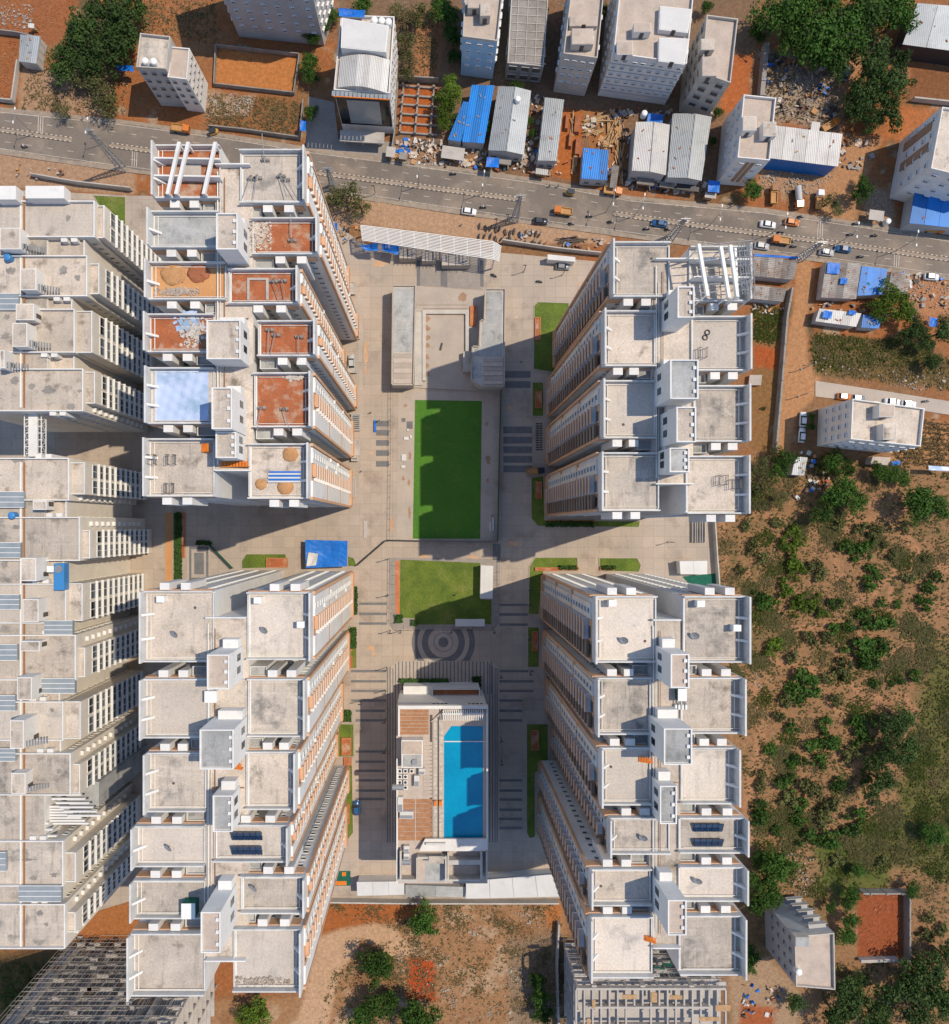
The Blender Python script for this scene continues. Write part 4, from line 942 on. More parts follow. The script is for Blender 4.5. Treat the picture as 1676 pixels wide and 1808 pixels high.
# concrete beam frame over the north-west corner of the unfinished tower
def beam_frame():
    z = RZ + 3.2; t = thing('beam_frame', 'white concrete beams crossing an open red-earth roof', 'beams', (*W(325, 295, z), RZ))
    for k, (xa, xb) in enumerate(((313, 292), (329, 307), (377, 356))):
        a, b = W(xa, 250, z), W(xb, 342, z); part('beam', 'plaster_white', t, lambda mb: mb.prism([(a[0], a[1]), (a[0] + .6, a[1]), (b[0] + .6, b[1]), (b[0], b[1])], z - .7, z))
        for f in (.04, .96): part('post', 'plaster_white', t, lambda mb: mb.box(a[0] + (b[0] - a[0]) * f + .1, a[1] + (b[1] - a[1]) * f - .2, RZ + .07, a[0] + (b[0] - a[0]) * f + .5, a[1] + (b[1] - a[1]) * f + .2, z - .71))
    for y in (280, 311):
        a, b = W(272, y, z - 1), W(388, y + 2, z - 1); part('cross_wall', 'plaster_white', t, lambda mb: mb.prism([(a[0], a[1]), (b[0], b[1]), (b[0], b[1] + .3), (a[0], a[1] + .3)], RZ + .07, z - .9))
    x0, y0, x1, y1 = rect((326, 287, 356, 322), Z); part('slab', 'concrete_light', t, lambda mb: mb.box(x0, y0, RZ + .07, x1, y1, RZ + .5))
beam_frame()
# steel truss frame over the north-east corner of the road-side tower
def truss_frame():
    z = RZ + 7; t = thing('truss_canopy', 'white steel roof trusses above the tower corner by the dirt lane', 'steel frame', (*W(1280, 480, z), RZ))
    for k, (xa, xb, dz) in enumerate(((1232, 1248, 0), (1275, 1290, 1), (1290, 1303, .5), (1304, 1308, 2))):
        a, b = W(xa, 430, z), W(xb, 522, z); part('girder', 'metal_white', t, lambda mb: mb.prism([(a[0], a[1]), (a[0] + .55, a[1]), (b[0] + .55, b[1]), (b[0], b[1])], z - .7 - dz, z - dz))
        part('column', 'metal_white', t, lambda mb: (mb.tube((a[0] + .3, a[1] - .6, RZ + .07), (a[0] + .3, a[1] - .6, z - .71 - dz), .15, 6), mb.tube((b[0] + .3, b[1] + .4, RZ + .07), (b[0] + .3, b[1] + .4, z - .71 - dz), .15, 6)))
    for k in range(7):
        y = 434 + k * 14; a, b = W(1228, y, z - 2), W(1328, y - 8, z - 2); part('rod', 'metal_grey', t, lambda mb: mb.tube((*a, z - 2), (*b, z - 2 + random.uniform(-.6, .6)), .09, 5))
    for k in range(3):
        x = 1304 + k * 9
        def lat(mb):
            a, b = Vector(W3(x, 428, z)), Vector(W3(x + 7, 520, z)); off = Vector((.8, 0, -.6))
            mb.tube(a, b, .08, 5); mb.tube(a + off, b + off, .08, 5)
            for q in range(10): mb.tube(a + (b - a) * q / 10 + (off if q % 2 else Vector()), a + (b - a) * (q + 1) / 10 + (Vector() if q % 2 else off), .05, 4)
        part('lattice_girder', 'metal_grey', t, lat)
    for y in (458, 490):
        a, b = W(1225, y, RZ + 2.5), W(1330, y + 1, RZ + 2.5); part('cross_wall', 'plaster_white', t, lambda mb: mb.prism([(a[0], a[1]), (b[0], b[1]), (b[0], b[1] + .3), (a[0], a[1] + .3)], RZ + .07, RZ + 2.6))
truss_frame()
# scaffold frames left on roofs, coils of hose, steel ladders
for (x, y), lab in (((305, 812), 'standing on the grey roof, east'), ((271, 812), 'against the west parapet of the grey roof'), ((302, 862), 'near the south parapet of the grey roof'), ((1273, 848), 'folded on the roof beside the south parapet'), ((1296, 855), 'leaning near the outer parapet'), ((1237, 625), 'rusting beside the light well')):
    p = W(x, y, Z); t = thing('scaffold_frame', 'steel scaffold frame ' + lab, 'scaffold', (p[0], p[1], Z), 'loose scaffold frames')
    for a in (-.7, .7):
        part('frame', 'metal_dark', t, lambda mb: [mb.tube((p[0] + a + i * .0, p[1] + b, Z), (p[0] + a, p[1] + b, Z + 1.9), .05, 4) for b in (-.9, .9)] + [mb.tube((p[0] + a, p[1] - .9, Z + h), (p[0] + a, p[1] + .9, Z + h), .05, 4) for h in (.5, 1.2, 1.85)])
    part('brace', 'metal_dark', t, lambda mb: (mb.tube((p[0] - .7, p[1] - .9, Z + .2), (p[0] + .7, p[1] - .9, Z + 1.8), .04, 4), mb.tube((p[0] - .7, p[1] + .9, Z + 1.8), (p[0] + .7, p[1] + .9, Z + .2), .04, 4)))
def coil(x, y, lab):
    p = W(x, y, Z); mb = MB()
    for k in range(16):
        a, b = 2 * math.pi * k / 16, 2 * math.pi * (k + 1) / 16; mb.tube((p[0] + .45 * math.cos(a), p[1] + .45 * math.sin(a), Z + .1), (p[0] + .45 * math.cos(b), p[1] + .45 * math.sin(b), Z + .1), .11, 5)
    tag(mb.build('hose_coil', 'metal_dark'), lab, 'hose', 'coiled hoses')
coil(1249, 587, 'coiled black hose near the light well'); coil(1245, 596, 'coiled black hose south of another coil')
# orange steel steps by the stair heads
for (x, y, w, h), lab in (((388, 814, 52, 9), 'orange steel steps below a stair head on the unfinished tower'), ((354, 783, 16, 14), 'orange hoist frame beside the grey roof'), ((1130, 1338, 22, 8), 'orange timber steps beside the stained stair head'), ((402, 1348, 26, 9), 'orange steps beside the large lift head'), ((1140, 1655, 18, 8), 'orange timber pallet by the tall stair head')):
    x0, y0, x1, y1 = rect((x, y, x + w, y + h), Z + .8); t = thing('steel_steps', lab, 'steps', ((x0 + x1) / 2, (y0 + y1) / 2, Z))
    n = 9
    for k in range(n):
        xa = x0 + (x1 - x0) * k / n; part('tread', 'orange_paint', t, lambda mb: mb.box(xa, y0, Z + .1 + .12 * k, xa + (x1 - x0) / n * .7, y1, Z + .2 + .12 * k))
    part('stringer', 'orange_paint', t, lambda mb: mb.prism([(x0, y0 - .12), (x1, y0 - .12), (x1, y0), (x0, y0)], Z, Z + 1, [Z + .25, Z + 1.35, Z + 1.35, Z + .25]))
# rubble and packing left on the red roofs
def litter(name, label, px, m, n, s0=.1, s1=.45, z=Z, parent=None):
    x0, y0, x1, y1 = rect(px, z); mb = MB()
    for k in range(n):
        x, y = random.gauss((x0 + x1) / 2, (x1 - x0) / 4), random.gauss((y0 + y1) / 2, (y1 - y0) / 4)
        x = min(max(x, x0), x1); y = min(max(y, y0), y1); mb.obox((x, y), random.uniform(s0, s1), random.uniform(s0, s1), random.uniform(.08, .3), random.uniform(0, 3), z)
    o = mb.build(name, m); tag(o, label, 'rubble', None, 'stuff'); return o
litter('packing_waste', 'white packing waste strewn on a red-earth roof', (320, 560, 365, 612), 'paint_white', 150, .15, .7)
litter('packing_waste', 'crumpled blue sheet scraps on a red-earth roof', (310, 552, 360, 590), 'tarp_pale', 60, .2, 1.1)
litter('rubble_heap', 'pale rubble heap beside a red-earth roof patch', (432, 385, 478, 440), 'rubble', 260, .1, .6)
litter('rubble_heap', 'pale broken plaster along the ochre roof', (275, 508, 350, 522), 'rubble', 90, .15, .7)
litter('rubble_heap', 'pale rubble along the south parapet of a stained roof', (418, 1724, 510, 1742), 'rubble', 110, .15, .6)
litter('packing_waste', 'white packing on the long red roof', (500, 660, 535, 672), 'paint_white', 50, .15, .7)
for k, q in enumerate(((283, 462, 330, 505), (330, 466, 372, 500))):
    x0, y0, x1, y1 = rect(q, Z); mb = MB(); mb.dome((x0 + x1) / 2, (y0 + y1) / 2, Z - .1, (x1 - x0) / 2, .55, 20, 4)
    mb.v = [((a + random.uniform(-.2, .2)), ((b - (y0 + y1) / 2) * (y1 - y0) / (x1 - x0) + (y0 + y1) / 2 + random.uniform(-.2, .2)), c) for a, b, c in mb.v]
    tag(mb.build('earth_heap', 'sand' if k == 0 else 'brick_red', smooth=True), ('pale ochre earth heap on the roof', 'dark red earth heap next to a pale one')[k], 'earth heap')
t = thing('bordered_patch', 'square of red earth edged by a pale kerb on a roof', 'kerb', (*W(457, 503, Z), Z))
for q in ((437, 491, 475, 495), (437, 495, 441, 530), (470, 495, 475, 530)): x0, y0, x1, y1 = rect(q, Z); part('kerb', 'concrete_light', t, lambda mb: mb.box(x0, y0, Z, x1, y1, Z + .25))
mb = MB(); x0, y0, x1, y1 = rect((318, 622, 360, 645), RZ - 6)
mb.box(x0, y0, RZ - 6.1, x1, y1, RZ - 6); tag(mb.build('safety_net', 'net_green'), 'green safety net slung between two wings of the unfinished tower', 'net')
mb = MB(); x0, y0, x1, y1 = rect((443, 352, 466, 376), RZ - 6); mb.box(x0, y0, RZ - 6.1, x1, y1, RZ - 6); tag(mb.build('safety_net', 'net_green'), 'green safety net slung below the road-side roof', 'net')
# ------------------------------------------------------------------ courtyard buildings
def quad_px(pts, z): return [W(x, y, z) for x, y in pts]
def pavilion(label, outline, h, roof_poly, steps, tiles):
    c = W(sum(p[0] for p in outline) / len(outline), sum(p[1] for p in outline) / len(outline), 0)
    t = thing('entrance_pavilion', label, 'pavilion', (*c, 0))
    q = quad_px(outline, h)
    part('wall', 'plaster_cream', t, lambda mb: mb.prism(q, 0, h))
    def par(mb):
        for i in range(len(q)):
            a, b = q[i], q[(i + 1) % len(q)]; d = Vector((b[0] - a[0], b[1] - a[1])); L = d.length; d /= L
            c = ((a[0] + b[0]) / 2, (a[1] + b[1]) / 2); mb.obox(c, L - .3, .3, .55 + .01 * i, math.atan2(d.y, d.x), h)
    part('parapet', 'paving_pale', t, par)
    for rp in roof_poly:
        r = quad_px(rp, h); part('roof', 'roof_grey', t, lambda mb: mb.prism(r, h, h + .06))
    for k, (x0, y0, x1, y1) in enumerate(steps):
        a = rect((x0, y0, x1, y1), h); part('step', 'paving_pale' if k % 2 == 0 else 'deck_tile', t, lambda mb: mb.box(a[0], a[1], h - .2, a[2], a[3], h + .12 + (.1 if k % 2 else .0)))
    return t
PH_ = 5.0
pavilion('grey-roofed entrance pavilion with a stepped south end, on the sunny side of the court', [(694, 505), (734, 505), (730, 680), (692, 680)], PH_, [[(696, 509), (731, 509), (728, 621), (695, 621)]], [(695, 624 + k * 9, 727, 624 + k * 9 + 8) for k in range(6)], True)
pavilion('grey-roofed entrance pavilion with stepped edge, half shaded', [(857, 511), (892, 511), (890, 682), (850, 682), (832, 672), (834, 612), (846, 612), (848, 566), (855, 566)], PH_, [[(859, 515), (887, 515), (886, 630), (836, 628), (838, 616), (850, 613), (852, 569), (858, 569)], [(835, 642), (851, 642), (851, 668), (834, 668)]],
         [(854, 632 + k * 8, 888, 632 + k * 8 + 7) for k in range(6)], False)
def sunken_court():
    t = thing('plaza_terrace', 'beige paved terrace with low benches between the two entrance pavilions', 'terrace', (*W(785, 600), 0))
    q = [W(x, y, .5) for x, y in ((734, 504), (856, 514), (850, 690), (730, 684))]; part('floor', 'paving_pale', t, lambda mb: mb.prism(q, -.3, .35))
    for k, y in enumerate((533, 540, 546)):
        a = rect((735, y, 826, y + 4.5), .8); part('step', 'paving_pale', t, lambda mb: mb.box(a[0], a[1], .35, a[2], a[3], .5 + .14 * k))
    for p in ((746, 547, 828, 554), (746, 554, 752, 672), (822, 554, 828, 620)):
        a = rect(p, 1.0); part('low_wall', 'plaster_cream', t, lambda mb: mb.box(a[0], a[1], .35, a[2], a[3], 1.1))
    a = rect((732, 545, 746, 680), .7); part('ledge', 'plaster_cream', t, lambda mb: mb.box(a[0], a[1], .35, a[2], a[3], .75))
    a = rect((830, 540, 842, 575), .7); part('planter', 'terracotta', t, lambda mb: mb.box(a[0], a[1], .35, a[2], a[3], .8))
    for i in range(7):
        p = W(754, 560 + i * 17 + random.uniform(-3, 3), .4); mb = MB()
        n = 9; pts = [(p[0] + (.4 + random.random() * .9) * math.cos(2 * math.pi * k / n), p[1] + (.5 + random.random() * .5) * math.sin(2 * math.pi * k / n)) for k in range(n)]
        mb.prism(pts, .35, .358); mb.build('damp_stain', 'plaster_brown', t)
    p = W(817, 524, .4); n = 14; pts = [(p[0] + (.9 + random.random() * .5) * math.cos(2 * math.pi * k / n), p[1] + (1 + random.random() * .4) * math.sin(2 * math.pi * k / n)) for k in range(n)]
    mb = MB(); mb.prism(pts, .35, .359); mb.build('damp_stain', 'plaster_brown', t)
    a = rect((818, 620, 832, 656), 2.5); part('pump_room', 'concrete_light', t, lambda mb: mb.box(a[0], a[1], .35, a[2], a[3], 2.4))
    p = W(779, 612, .4); part('loose_plank', 'metal_dark', t, lambda mb: mb.obox(p, .5, 2.0, .2, -.25, .35))
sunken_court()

# white slatted gateway canopy
def gate():
    t = thing('gateway_canopy', 'long white slatted canopy over the compound gateway', 'canopy', (*W(760, 425, 7), 0)); z = 7.0
    A, B = (637, 398), (872, 427); C, D = (640, 424), (872, 458)
    for k in range(12):
        f = k / 11; a = W(A[0] + (C[0] - A[0]) * f, A[1] + (C[1] - A[1]) * f, z); b = W(B[0] + (D[0] - B[0]) * f, B[1] + (D[1] - B[1]) * f, z); c = W(886 - f * 4, 434 + f * 26, z)
        part('slat', 'metal_white', t, lambda mb: (mb.prism([(a[0], a[1] - .09), (b[0], b[1] - .09), (b[0], b[1] + .09), (a[0], a[1] + .09)], z, z + .22), mb.prism([(b[0], b[1] - .09), (c[0], c[1] - .09), (c[0], c[1] + .09), (b[0], b[1] + .09)], z - .6, z, [z + .2, z - .5, z - .5, z + .2])))
    for k in range(11):
        f = k / 10; a = W(A[0] + (B[0] - A[0]) * f, A[1] + (B[1] - A[1]) * f, z); b = W(C[0] + (D[0] - C[0]) * f, C[1] + (D[1] - C[1]) * f, z)
        part('cross_beam', 'metal_white', t, lambda mb: mb.prism([(a[0] - .13, a[1]), (a[0] + .13, a[1]), (b[0] + .13, b[1]), (b[0] - .13, b[1])], z - .35, z - .01))
        for q in (a, b):
            if k % 2 == 0: part('post', 'metal_white', t, lambda mb: mb.box(q[0] - .17, q[1] - .17, 0, q[0] + .17, q[1] + .17, z - .36))
    for x0, x1 in ((705, 735), (745, 770), (780, 830)):
        a, b = W(x0, 440 + (x0 - 705) * .13, 3), W(x1, 452 + (x1 - 705) * .13, 3); part('guard_room', 'concrete_light', t, lambda mb: mb.box(a[0], b[1], 0, b[0], a[1], 3))
        for k in range(5): xx = a[0] + (b[0] - a[0]) * k / 4; part('roof_batten', 'metal_dark', t, lambda mb: mb.box(xx - .06, b[1] - .5, 3.0, xx + .06, a[1] + .5, 3.12))
gate()
def tarp_sheet(name, label, pts, z, m, sag=.35, nn=10):
    q = [Vector(W3(x, y, z)) for x, y in pts]; mb = MB(); n = nn
    for a in range(n + 1):
        for b in range(n + 1):
            u, v = a / n, b / n; p = q[0] * (1 - u) * (1 - v) + q[1] * u * (1 - v) + q[2] * u * v + q[3] * (1 - u) * v
            p.z += sag * (math.sin(u * 7 + v * 3) * .4 + random.uniform(-.2, .2)) - sag * math.sin(math.pi * u) * math.sin(math.pi * v); mb.v.append(tuple(p))
    for a in range(n):
        for b in range(n): k = a * (n + 1) + b; mb.f.append((k, k + 1, k + n + 2, k + n + 1)); mb.m.append(0)
    # thickness
    N = len(mb.v); mb.v += [(x, y, zz - .04) for x, y, zz in mb.v]; mb.f += [tuple(reversed([i + N for i in f])) for f in mb.f]; mb.m += mb.m
    return tag(mb.build(name, m), label, 'tarpaulin')
tarp_sheet('tarpaulin', 'large blue tarpaulin with torn white patch above the tower planting bed', [(539, 953), (614, 955), (613, 1000), (540, 1003)], 3.5, 'tarp_blue')
tarp_sheet('tarpaulin', 'torn white sheet lying over the large blue tarpaulin', [(545, 975), (562, 978), (558, 998), (541, 1000)], 3.9, 'sheet_white', .25, 6)
tarp_sheet('tarpaulin', 'blue tarpaulin hung at the east part of the gateway canopy', [(673, 428), (706, 433), (703, 450), (675, 442)], 4.5, 'tarp_blue', .25, 6)
tarp_sheet('tarpaulin', 'blue tarpaulin hung at the west part of the gateway canopy', [(635, 434), (667, 428), (668, 443), (645, 442)], 4.5, 'tarp_blue', .25, 6)
tarp_sheet('tarpaulin', 'small blue tarpaulin under the olive tree beside the gateway', [(584, 394), (596, 393), (595, 411), (588, 413)], 2.5, 'tarp_blue', .2, 5)
# boundary wall between road and compound, both sides of the gateway
def wall_run(name, label, pts, h, t=.3, m='concrete_light', group=None, posts=0):
    a0 = W(*pts[0]); th = thing(name, label, 'wall', (*a0, 0), group)
    for i in range(len(pts) - 1):
        a, b = W(*pts[i]), W(*pts[i + 1]); an = math.atan2(b[1] - a[1], b[0] - a[0])
        part('wall_panel', m, th, lambda mb: mb.obox(((a[0] + b[0]) / 2, (a[1] + b[1]) / 2), math.dist(a, b) - .02, t, h, an, 0))
        L = math.dist(a, b); n = int(L / 4) if posts else 0
        for k in range(n):
            f = (k + .5) / n; part('pier', m, th, lambda mb: mb.obox((a[0] + (b[0] - a[0]) * f, a[1] + (b[1] - a[1]) * f), .45, t + .16, h + .25, an, 0))
    return th
wall_run('boundary_wall', 'compound wall from the gateway to the road-side tower', [(886, 428), (980, 442), (1075, 452)], 2.2)
wall_run('boundary_wall', 'compound wall above the white block north end', [(60, 312), (140, 326), (235, 337)], 2.2)
wall_run('boundary_wall', 'pale compound wall along the waste ground', [(583, 1586), (720, 1588), (985, 1588)], 2.4, .35, 'plaster_cream')
wall_run('boundary_wall', 'compound wall between drive and scrub field', [(1258, 917), (1262, 980), (1267, 1046)], 2.2, .3, 'plaster_cream')
wall_run('boundary_wall', 'long wall beside the dirt lane behind the truss-roofed tower', [(1393, 512), (1384, 560), (1376, 660), (1364, 800)], 2.4, .5, 'concrete_raw', posts=1)
wall_run('boundary_wall', 'wall dropping south through the waste ground', [(985, 1625), (982, 1700), (985, 1810)], 2.2, .4, 'concrete_light', posts=1)
wall_run('boundary_wall', 'wall beside the red walled plot', [(1515, 1570), (1597, 1570), (1597, 1692)], 2.6, .4, 'concrete_raw', posts=1)
wall_run('boundary_wall', 'low south wall of the red walled plot', [(1515, 1692), (1580, 1690)], 1.6, .8, 'concrete_light')
wall_run('boundary_wall', 'wall round the cleared ochre plot', [(383, 84), (380, 152), (520, 168), (530, 100), (383, 84)], 1.5, .25, 'concrete_raw')
wall_run('boundary_wall', 'wall along the verge below the dry plot', [(370, 226), (430, 232), (530, 246), (537, 180)], 1.6, .3, 'concrete_raw')
wall_run('boundary_wall', 'wall beside the small grey shed', [(-40, 55), (36, 64), (68, 72)], 2.0, .3, 'concrete_raw')
wall_run('boundary_wall', 'wall below the pale bare plot', [(36, 112), (26, 182), (-10, 178)], 1.8, .35, 'concrete_light')
wall_run('boundary_wall', 'wall beside the narrow red plot', [(1348, 85), (1338, 190)], 2.5, 1.2, 'concrete_raw', posts=1)
wall_run('boundary_wall', 'wall below the brown plot near the long grey shed', [(1608, 178), (1720, 190)], 1.8, .4, 'concrete_light')
wall_run('boundary_wall', 'wall across the north end of the foundation plot', [(705, 143), (775, 147)], 2.5, .3, 'concrete_raw')
wall_run('boundary_wall', 'wall running south from the block of flats in the bare field', [(690, 130), (703, 150), (697, 240), (690, 285)], 2.0, .3, 'concrete_raw')

# clubhouse with roof-top pool
def clubhouse():
    z = 20.0; t = thing('clubhouse', 'clubhouse with roof terrace, timber decks and a long blue pool', 'clubhouse', (*W(780, 1400), 0))
    B = lambda q, zz=z: rect(q, zz)
    a = B((700, 1250, 861, 1560))
    part('wall', 'plaster_white', t, lambda mb: mb.box(a[0], a[1], 0, a[2], a[3], z - .9))
    p = B((784, 1282, 853, 1481))
    def terr(mb):       # terrace slab round the pool hole
        mb.box(a[0], a[1], z - .9, p[0], a[3], z); mb.box(p[2], a[1], z - .9, a[2], a[3], z); mb.box(p[0], p[3], z - .9, p[2], a[3], z); mb.box(p[0], a[1], z - .9, p[2], p[1], z)
    part('terrace', 'deck_tile', t, terr)
    cut = W(797, 1283, z); c2 = W(784, 1300, z)
    wt = part('pool_water', 'water_pool', t, lambda mb: mb.prism([(cut[0], p[3]), (p[2], p[3]), (p[2], p[1]), (p[0], p[1]), (p[0], c2[1])], z - .9, z - .25))
    part('pool_corner', 'deck_tile', t, lambda mb: mb.prism([(p[0], p[3]), (cut[0] - .02, p[3]), (p[0], c2[1] + .02)], z - .9, z + .02))
    q = B((784, 1308.5, 861, 1310)); part('pool_divider', 'plaster_white', t, lambda mb: mb.box(q[0], q[1], z - .3, q[2], q[3], z + .12))
    # parapet and side walls
    for q in ((859, 1250, 862, 1502), (700, 1340, 702.5, 1560), (703, 1250, 706, 1300)):
        q = B(q, z + 1.1); part('parapet', 'plaster_white', t, lambda mb: mb.box(q[0], q[1], z, q[2], q[3], z + 1.1))
    # north wall and porch
    q = B((703, 1246, 862, 1252), z + 1.5); part('parapet', 'plaster_white', t, lambda mb: mb.box(q[0], q[1], z, q[2], q[3], z + 1.5))
    f = W(712, 1214, 7), W(847, 1250, 7); part('porch', 'plaster_white', t, lambda mb: mb.box(f[0][0], a[3] + .02, 0, f[1][0], f[0][1], 5.5))
    q = B((763, 1216, 848, 1229), 7.2); part('porch_parapet', 'plaster_white', t, lambda mb: (mb.box(q[0], q[1], 5.5, q[0] + .3, q[3], 7.2), mb.box(q[2] - .3, q[1], 5.5, q[2], q[3], 7.2), mb.box(q[0] + .3, q[3] - .3, 5.5, q[2] - .3, q[3], 7.2)))
    part('porch_roof', 'terracotta', t, lambda mb: mb.box(q[0] + .31, q[1], 5.5, q[2] - .31, q[3] - .31, 5.6))
    for k in range(8):
        xx = a[0] + 9 + k * 1.0 + (5 if k > 3 else 0); part('window', 'glass_dark', t, lambda mb: mb.box(xx, a[3], 15.3, xx + .7, a[3] + .05, 16.6))
    # orange deck boards
    for y0, y1, x0, x1, st, m in ((1253, 1300, 705, 757, 6.4, 'deck_wood'), (1411, 1488, 703, 733, 8.2, 'deck_wood'), (1411, 1488, 735, 763, 8.2, 'deck_wood'), (1310, 1411, 748, 763, 6.6, 'deck_tile')):
        y = y0
        while y + st <= y1:
            q = B((x0, y, x1, y + st - 1.0)); part('deck_board', m, t, lambda mb: mb.box(q[0], q[1], z + .001, q[2], q[3], z + .1)); y += st
    q = B((757, 1262, 766, 1488)); part('gutter', 'frame_dark', t, lambda mb: mb.box(q[0] + .3, q[1], z + .001, q[2] - .3, q[3], z + .03))
    y = 1266
    while y < 1484:       # pale terrace tiles in two files
        for x0, x1 in ((766, 772.5), (775.5, 782.5)):
            q = B((x0, y, x1, y + 7)); part('terrace_tile', 'paint_white', t, lambda mb: mb.box(q[0], q[1], z + .001, q[2], q[3], z + .12))
        y += 8.1
    q = B((772.8, 1266, 775.2, 1488)); part('drain_slot', 'frame_dark', t, lambda mb: mb.box(q[0], q[1], z + .001, q[2], q[3], z + .05))
    for k in range(19):   # slatted trellis at the pool head
        x = 783 + k * 3.8; q = B((x, 1253, x + 1.4, 1272), z + 1.8); part('trellis_slat', 'metal_white', t, lambda mb: mb.box(q[0], q[1], z + 1.7, q[2], q[3], z + 1.9))
    q = B((781, 1259, 855, 1262), z + 1.6); part('trellis_beam', 'plaster_white', t, lambda mb: mb.box(q[0], q[1], z, q[2], q[3], z + 1.69))
    for k in range(7):    # angled steps
        p0 = W(766 + k * 2.6, 1270 - k * 2.4, z + .3); part('angled_step', 'deck_tile', t, lambda mb: mb.obox(p0, .22, 1.8, .3 + .08 * k, -.75, z + .12))
    # plant room, air units
    q = B((709, 1307, 747, 1356), z + 3); pr = part('plant_room', 'plaster_white', t, lambda mb: mb.box(q[0], q[1], z, q[2], q[3], z + 3))
    part('plant_roof', 'roof_beige', pr, lambda mb: mb.box(q[0] + .3, (q[1] + q[3]) / 2, z + 3, q[2] - .3, q[3] - .3, z + 3.2))
    part('plant_well', 'roof_grey', pr, lambda mb: mb.box(q[0] + .4, q[1] + .3, z + 3, q[2] - .4, (q[1] + q[3]) / 2 - .2, z + 3.08))
    part('fan', 'metal_grey', pr, lambda mb: mb.cyl((q[0] + q[2]) / 2 + .6, q[1] + 1.6, z + 3.08, z + 3.6, .7))
    # south end: sloping white slab, roofless rooms
    q = B((740, 1484, 861, 1503), z + 2); part('canopy_slab', 'plaster_white', t, lambda mb: mb.prism([(q[0], q[1]), (q[2], q[1]), (q[2], q[3]), (q[0] + 1.5, q[3])], z + .5, z + 2, [z + 2, z + 2, z + 1.2, z + 1.2]))
    q = B((752, 1489, 787, 1493), z + 2.2); part('bench', 'sheet_white', t, lambda mb: mb.box(q[0], q[1], z + 1.6, q[2], q[3], z + 2.2))
    for x0, y0, x1, y1 in ((706, 1503, 709, 1558), (735, 1515, 737, 1558), (786, 1512, 789, 1560), (790, 1505, 793, 1556), (848, 1505, 852, 1553), (858, 1503, 861, 1556), (793, 1519, 848, 1527), (737, 1513, 786, 1517), (709, 1553, 735, 1558), (793, 1553, 848, 1556)):
        q = B((x0, y0, x1, y1), z + 2.4); part('room_wall', 'plaster_cream', t, lambda mb: mb.box(q[0], q[1], z, q[2], q[3], z + 2.4))
    q = B((752, 1517, 785, 1557), z); part('room_floor', 'roof_grey', t, lambda mb: mb.box(q[0], q[1], z, q[2], q[3], z + .05))
    q = B((794, 1528, 847, 1552), z); part('room_floor', 'roof_beige', t, lambda mb: mb.box(q[0], q[1], z, q[2], q[3], z + .05))
    q = B((757, 1513, 784, 1526), z + 3); part('room_roof', 'roof_concrete', t, lambda mb: mb.box(q[0], q[1], z + 2.5, q[2], q[3], z + 2.7))
    return t
clubhouse()
CZ = 20.0
def ac_units():
    k = 0
    for x in (706, 716, 727):
        for y in (1362, 1372, 1382, 1391):
            if x == 727 and y > 1365: continue
            p = W(x, y, CZ + 1); t = thing('air_unit', 'boxy outdoor air unit in the clubhouse equipment yard', 'air unit', (p[0], p[1], CZ), 'clubhouse air units')
            part('casing', 'metal_white', t, lambda mb: mb.box(p[0] - .5, p[1] - .5, CZ, p[0] + .5, p[1] + .5, CZ + .9)); part('fan', 'metal_dark', t, lambda mb: mb.cyl(p[0], p[1], CZ + .9, CZ + .95, .36))
    for (x, y, w, h, lab) in ((745, 1363, 11, 11, 'square white duct box beside the deck'), (718, 1440, 24, 13, 'broad white duct box on the orange deck'), (707, 1421, 9, 26, 'long grey duct on the orange deck'), (736, 1380, 9, 20, 'tall pale duct unit by the equipment yard'), (718, 1500, 10, 11, 'white unit at the clubhouse corner'), (718, 1513, 10, 11, 'white unit south of another at the clubhouse corner')):
        a = rect((x - w / 2, y - h / 2, x + w / 2, y + h / 2), CZ + 1.5); t = thing('duct_box', lab, 'duct', ((a[0] + a[2]) / 2, (a[1] + a[3]) / 2, CZ + .1))
        part('casing', 'sheet_white', t, lambda mb: mb.box(a[0], a[1], CZ + .1, a[2], a[3], CZ + 1.4)); part('cover', 'metal_grey', t, lambda mb: mb.box(a[0] + .15, a[1] + .15, CZ + 1.4, a[2] - .15, (a[1] + a[3]) / 2, CZ + 1.5))
    for x, y, lab in ((697, 1390, 'silver horizontal tank beside the air units'), (709, 1522, 'silver horizontal tank at the clubhouse corner')):
        p = W(x + 6, y, CZ + 1); t = thing('water_tank', lab, 'tank', (p[0], p[1], CZ)); part('body', 'metal_grey', t, lambda mb: mb.tube((p[0] - 1.4, p[1], CZ + .9), (p[0] + 1.4, p[1], CZ + .9), .75, 14)); part('cradle', 'concrete_light', t, lambda mb: mb.box(p[0] - 1, p[1] - .5, CZ, p[0] + 1, p[1] + .5, CZ + .4))
    for x in (769, 778):
        p = W(x, 1418, CZ); t = thing('pool_lounger', 'orange lounger beside the pool', 'lounger', (p[0], p[1], CZ + .12), 'pool loungers'); part('seat', 'orange_paint', t, lambda mb: mb.box(p[0] - .35, p[1] - .6, CZ + .35, p[0] + .35, p[1] + .4, CZ + .45)); part('backrest', 'orange_paint', t, lambda mb: mb.prism([(p[0] - .35, p[1] + .4), (p[0] + .35, p[1] + .4), (p[0] + .35, p[1] + .9), (p[0] - .35, p[1] + .9)], CZ + .36, 0, [CZ + .45, CZ + .45, CZ + .85, CZ + .85]))
        for a, b in ((-.3, -.5), (.3, -.5), (-.3, .35), (.3, .35)): part('leg', 'metal_dark', t, lambda mb: mb.box(p[0] + a - .03, p[1] + b - .03, CZ + .12, p[0] + a + .03, p[1] + b + .03, CZ + .349))
ac_units()
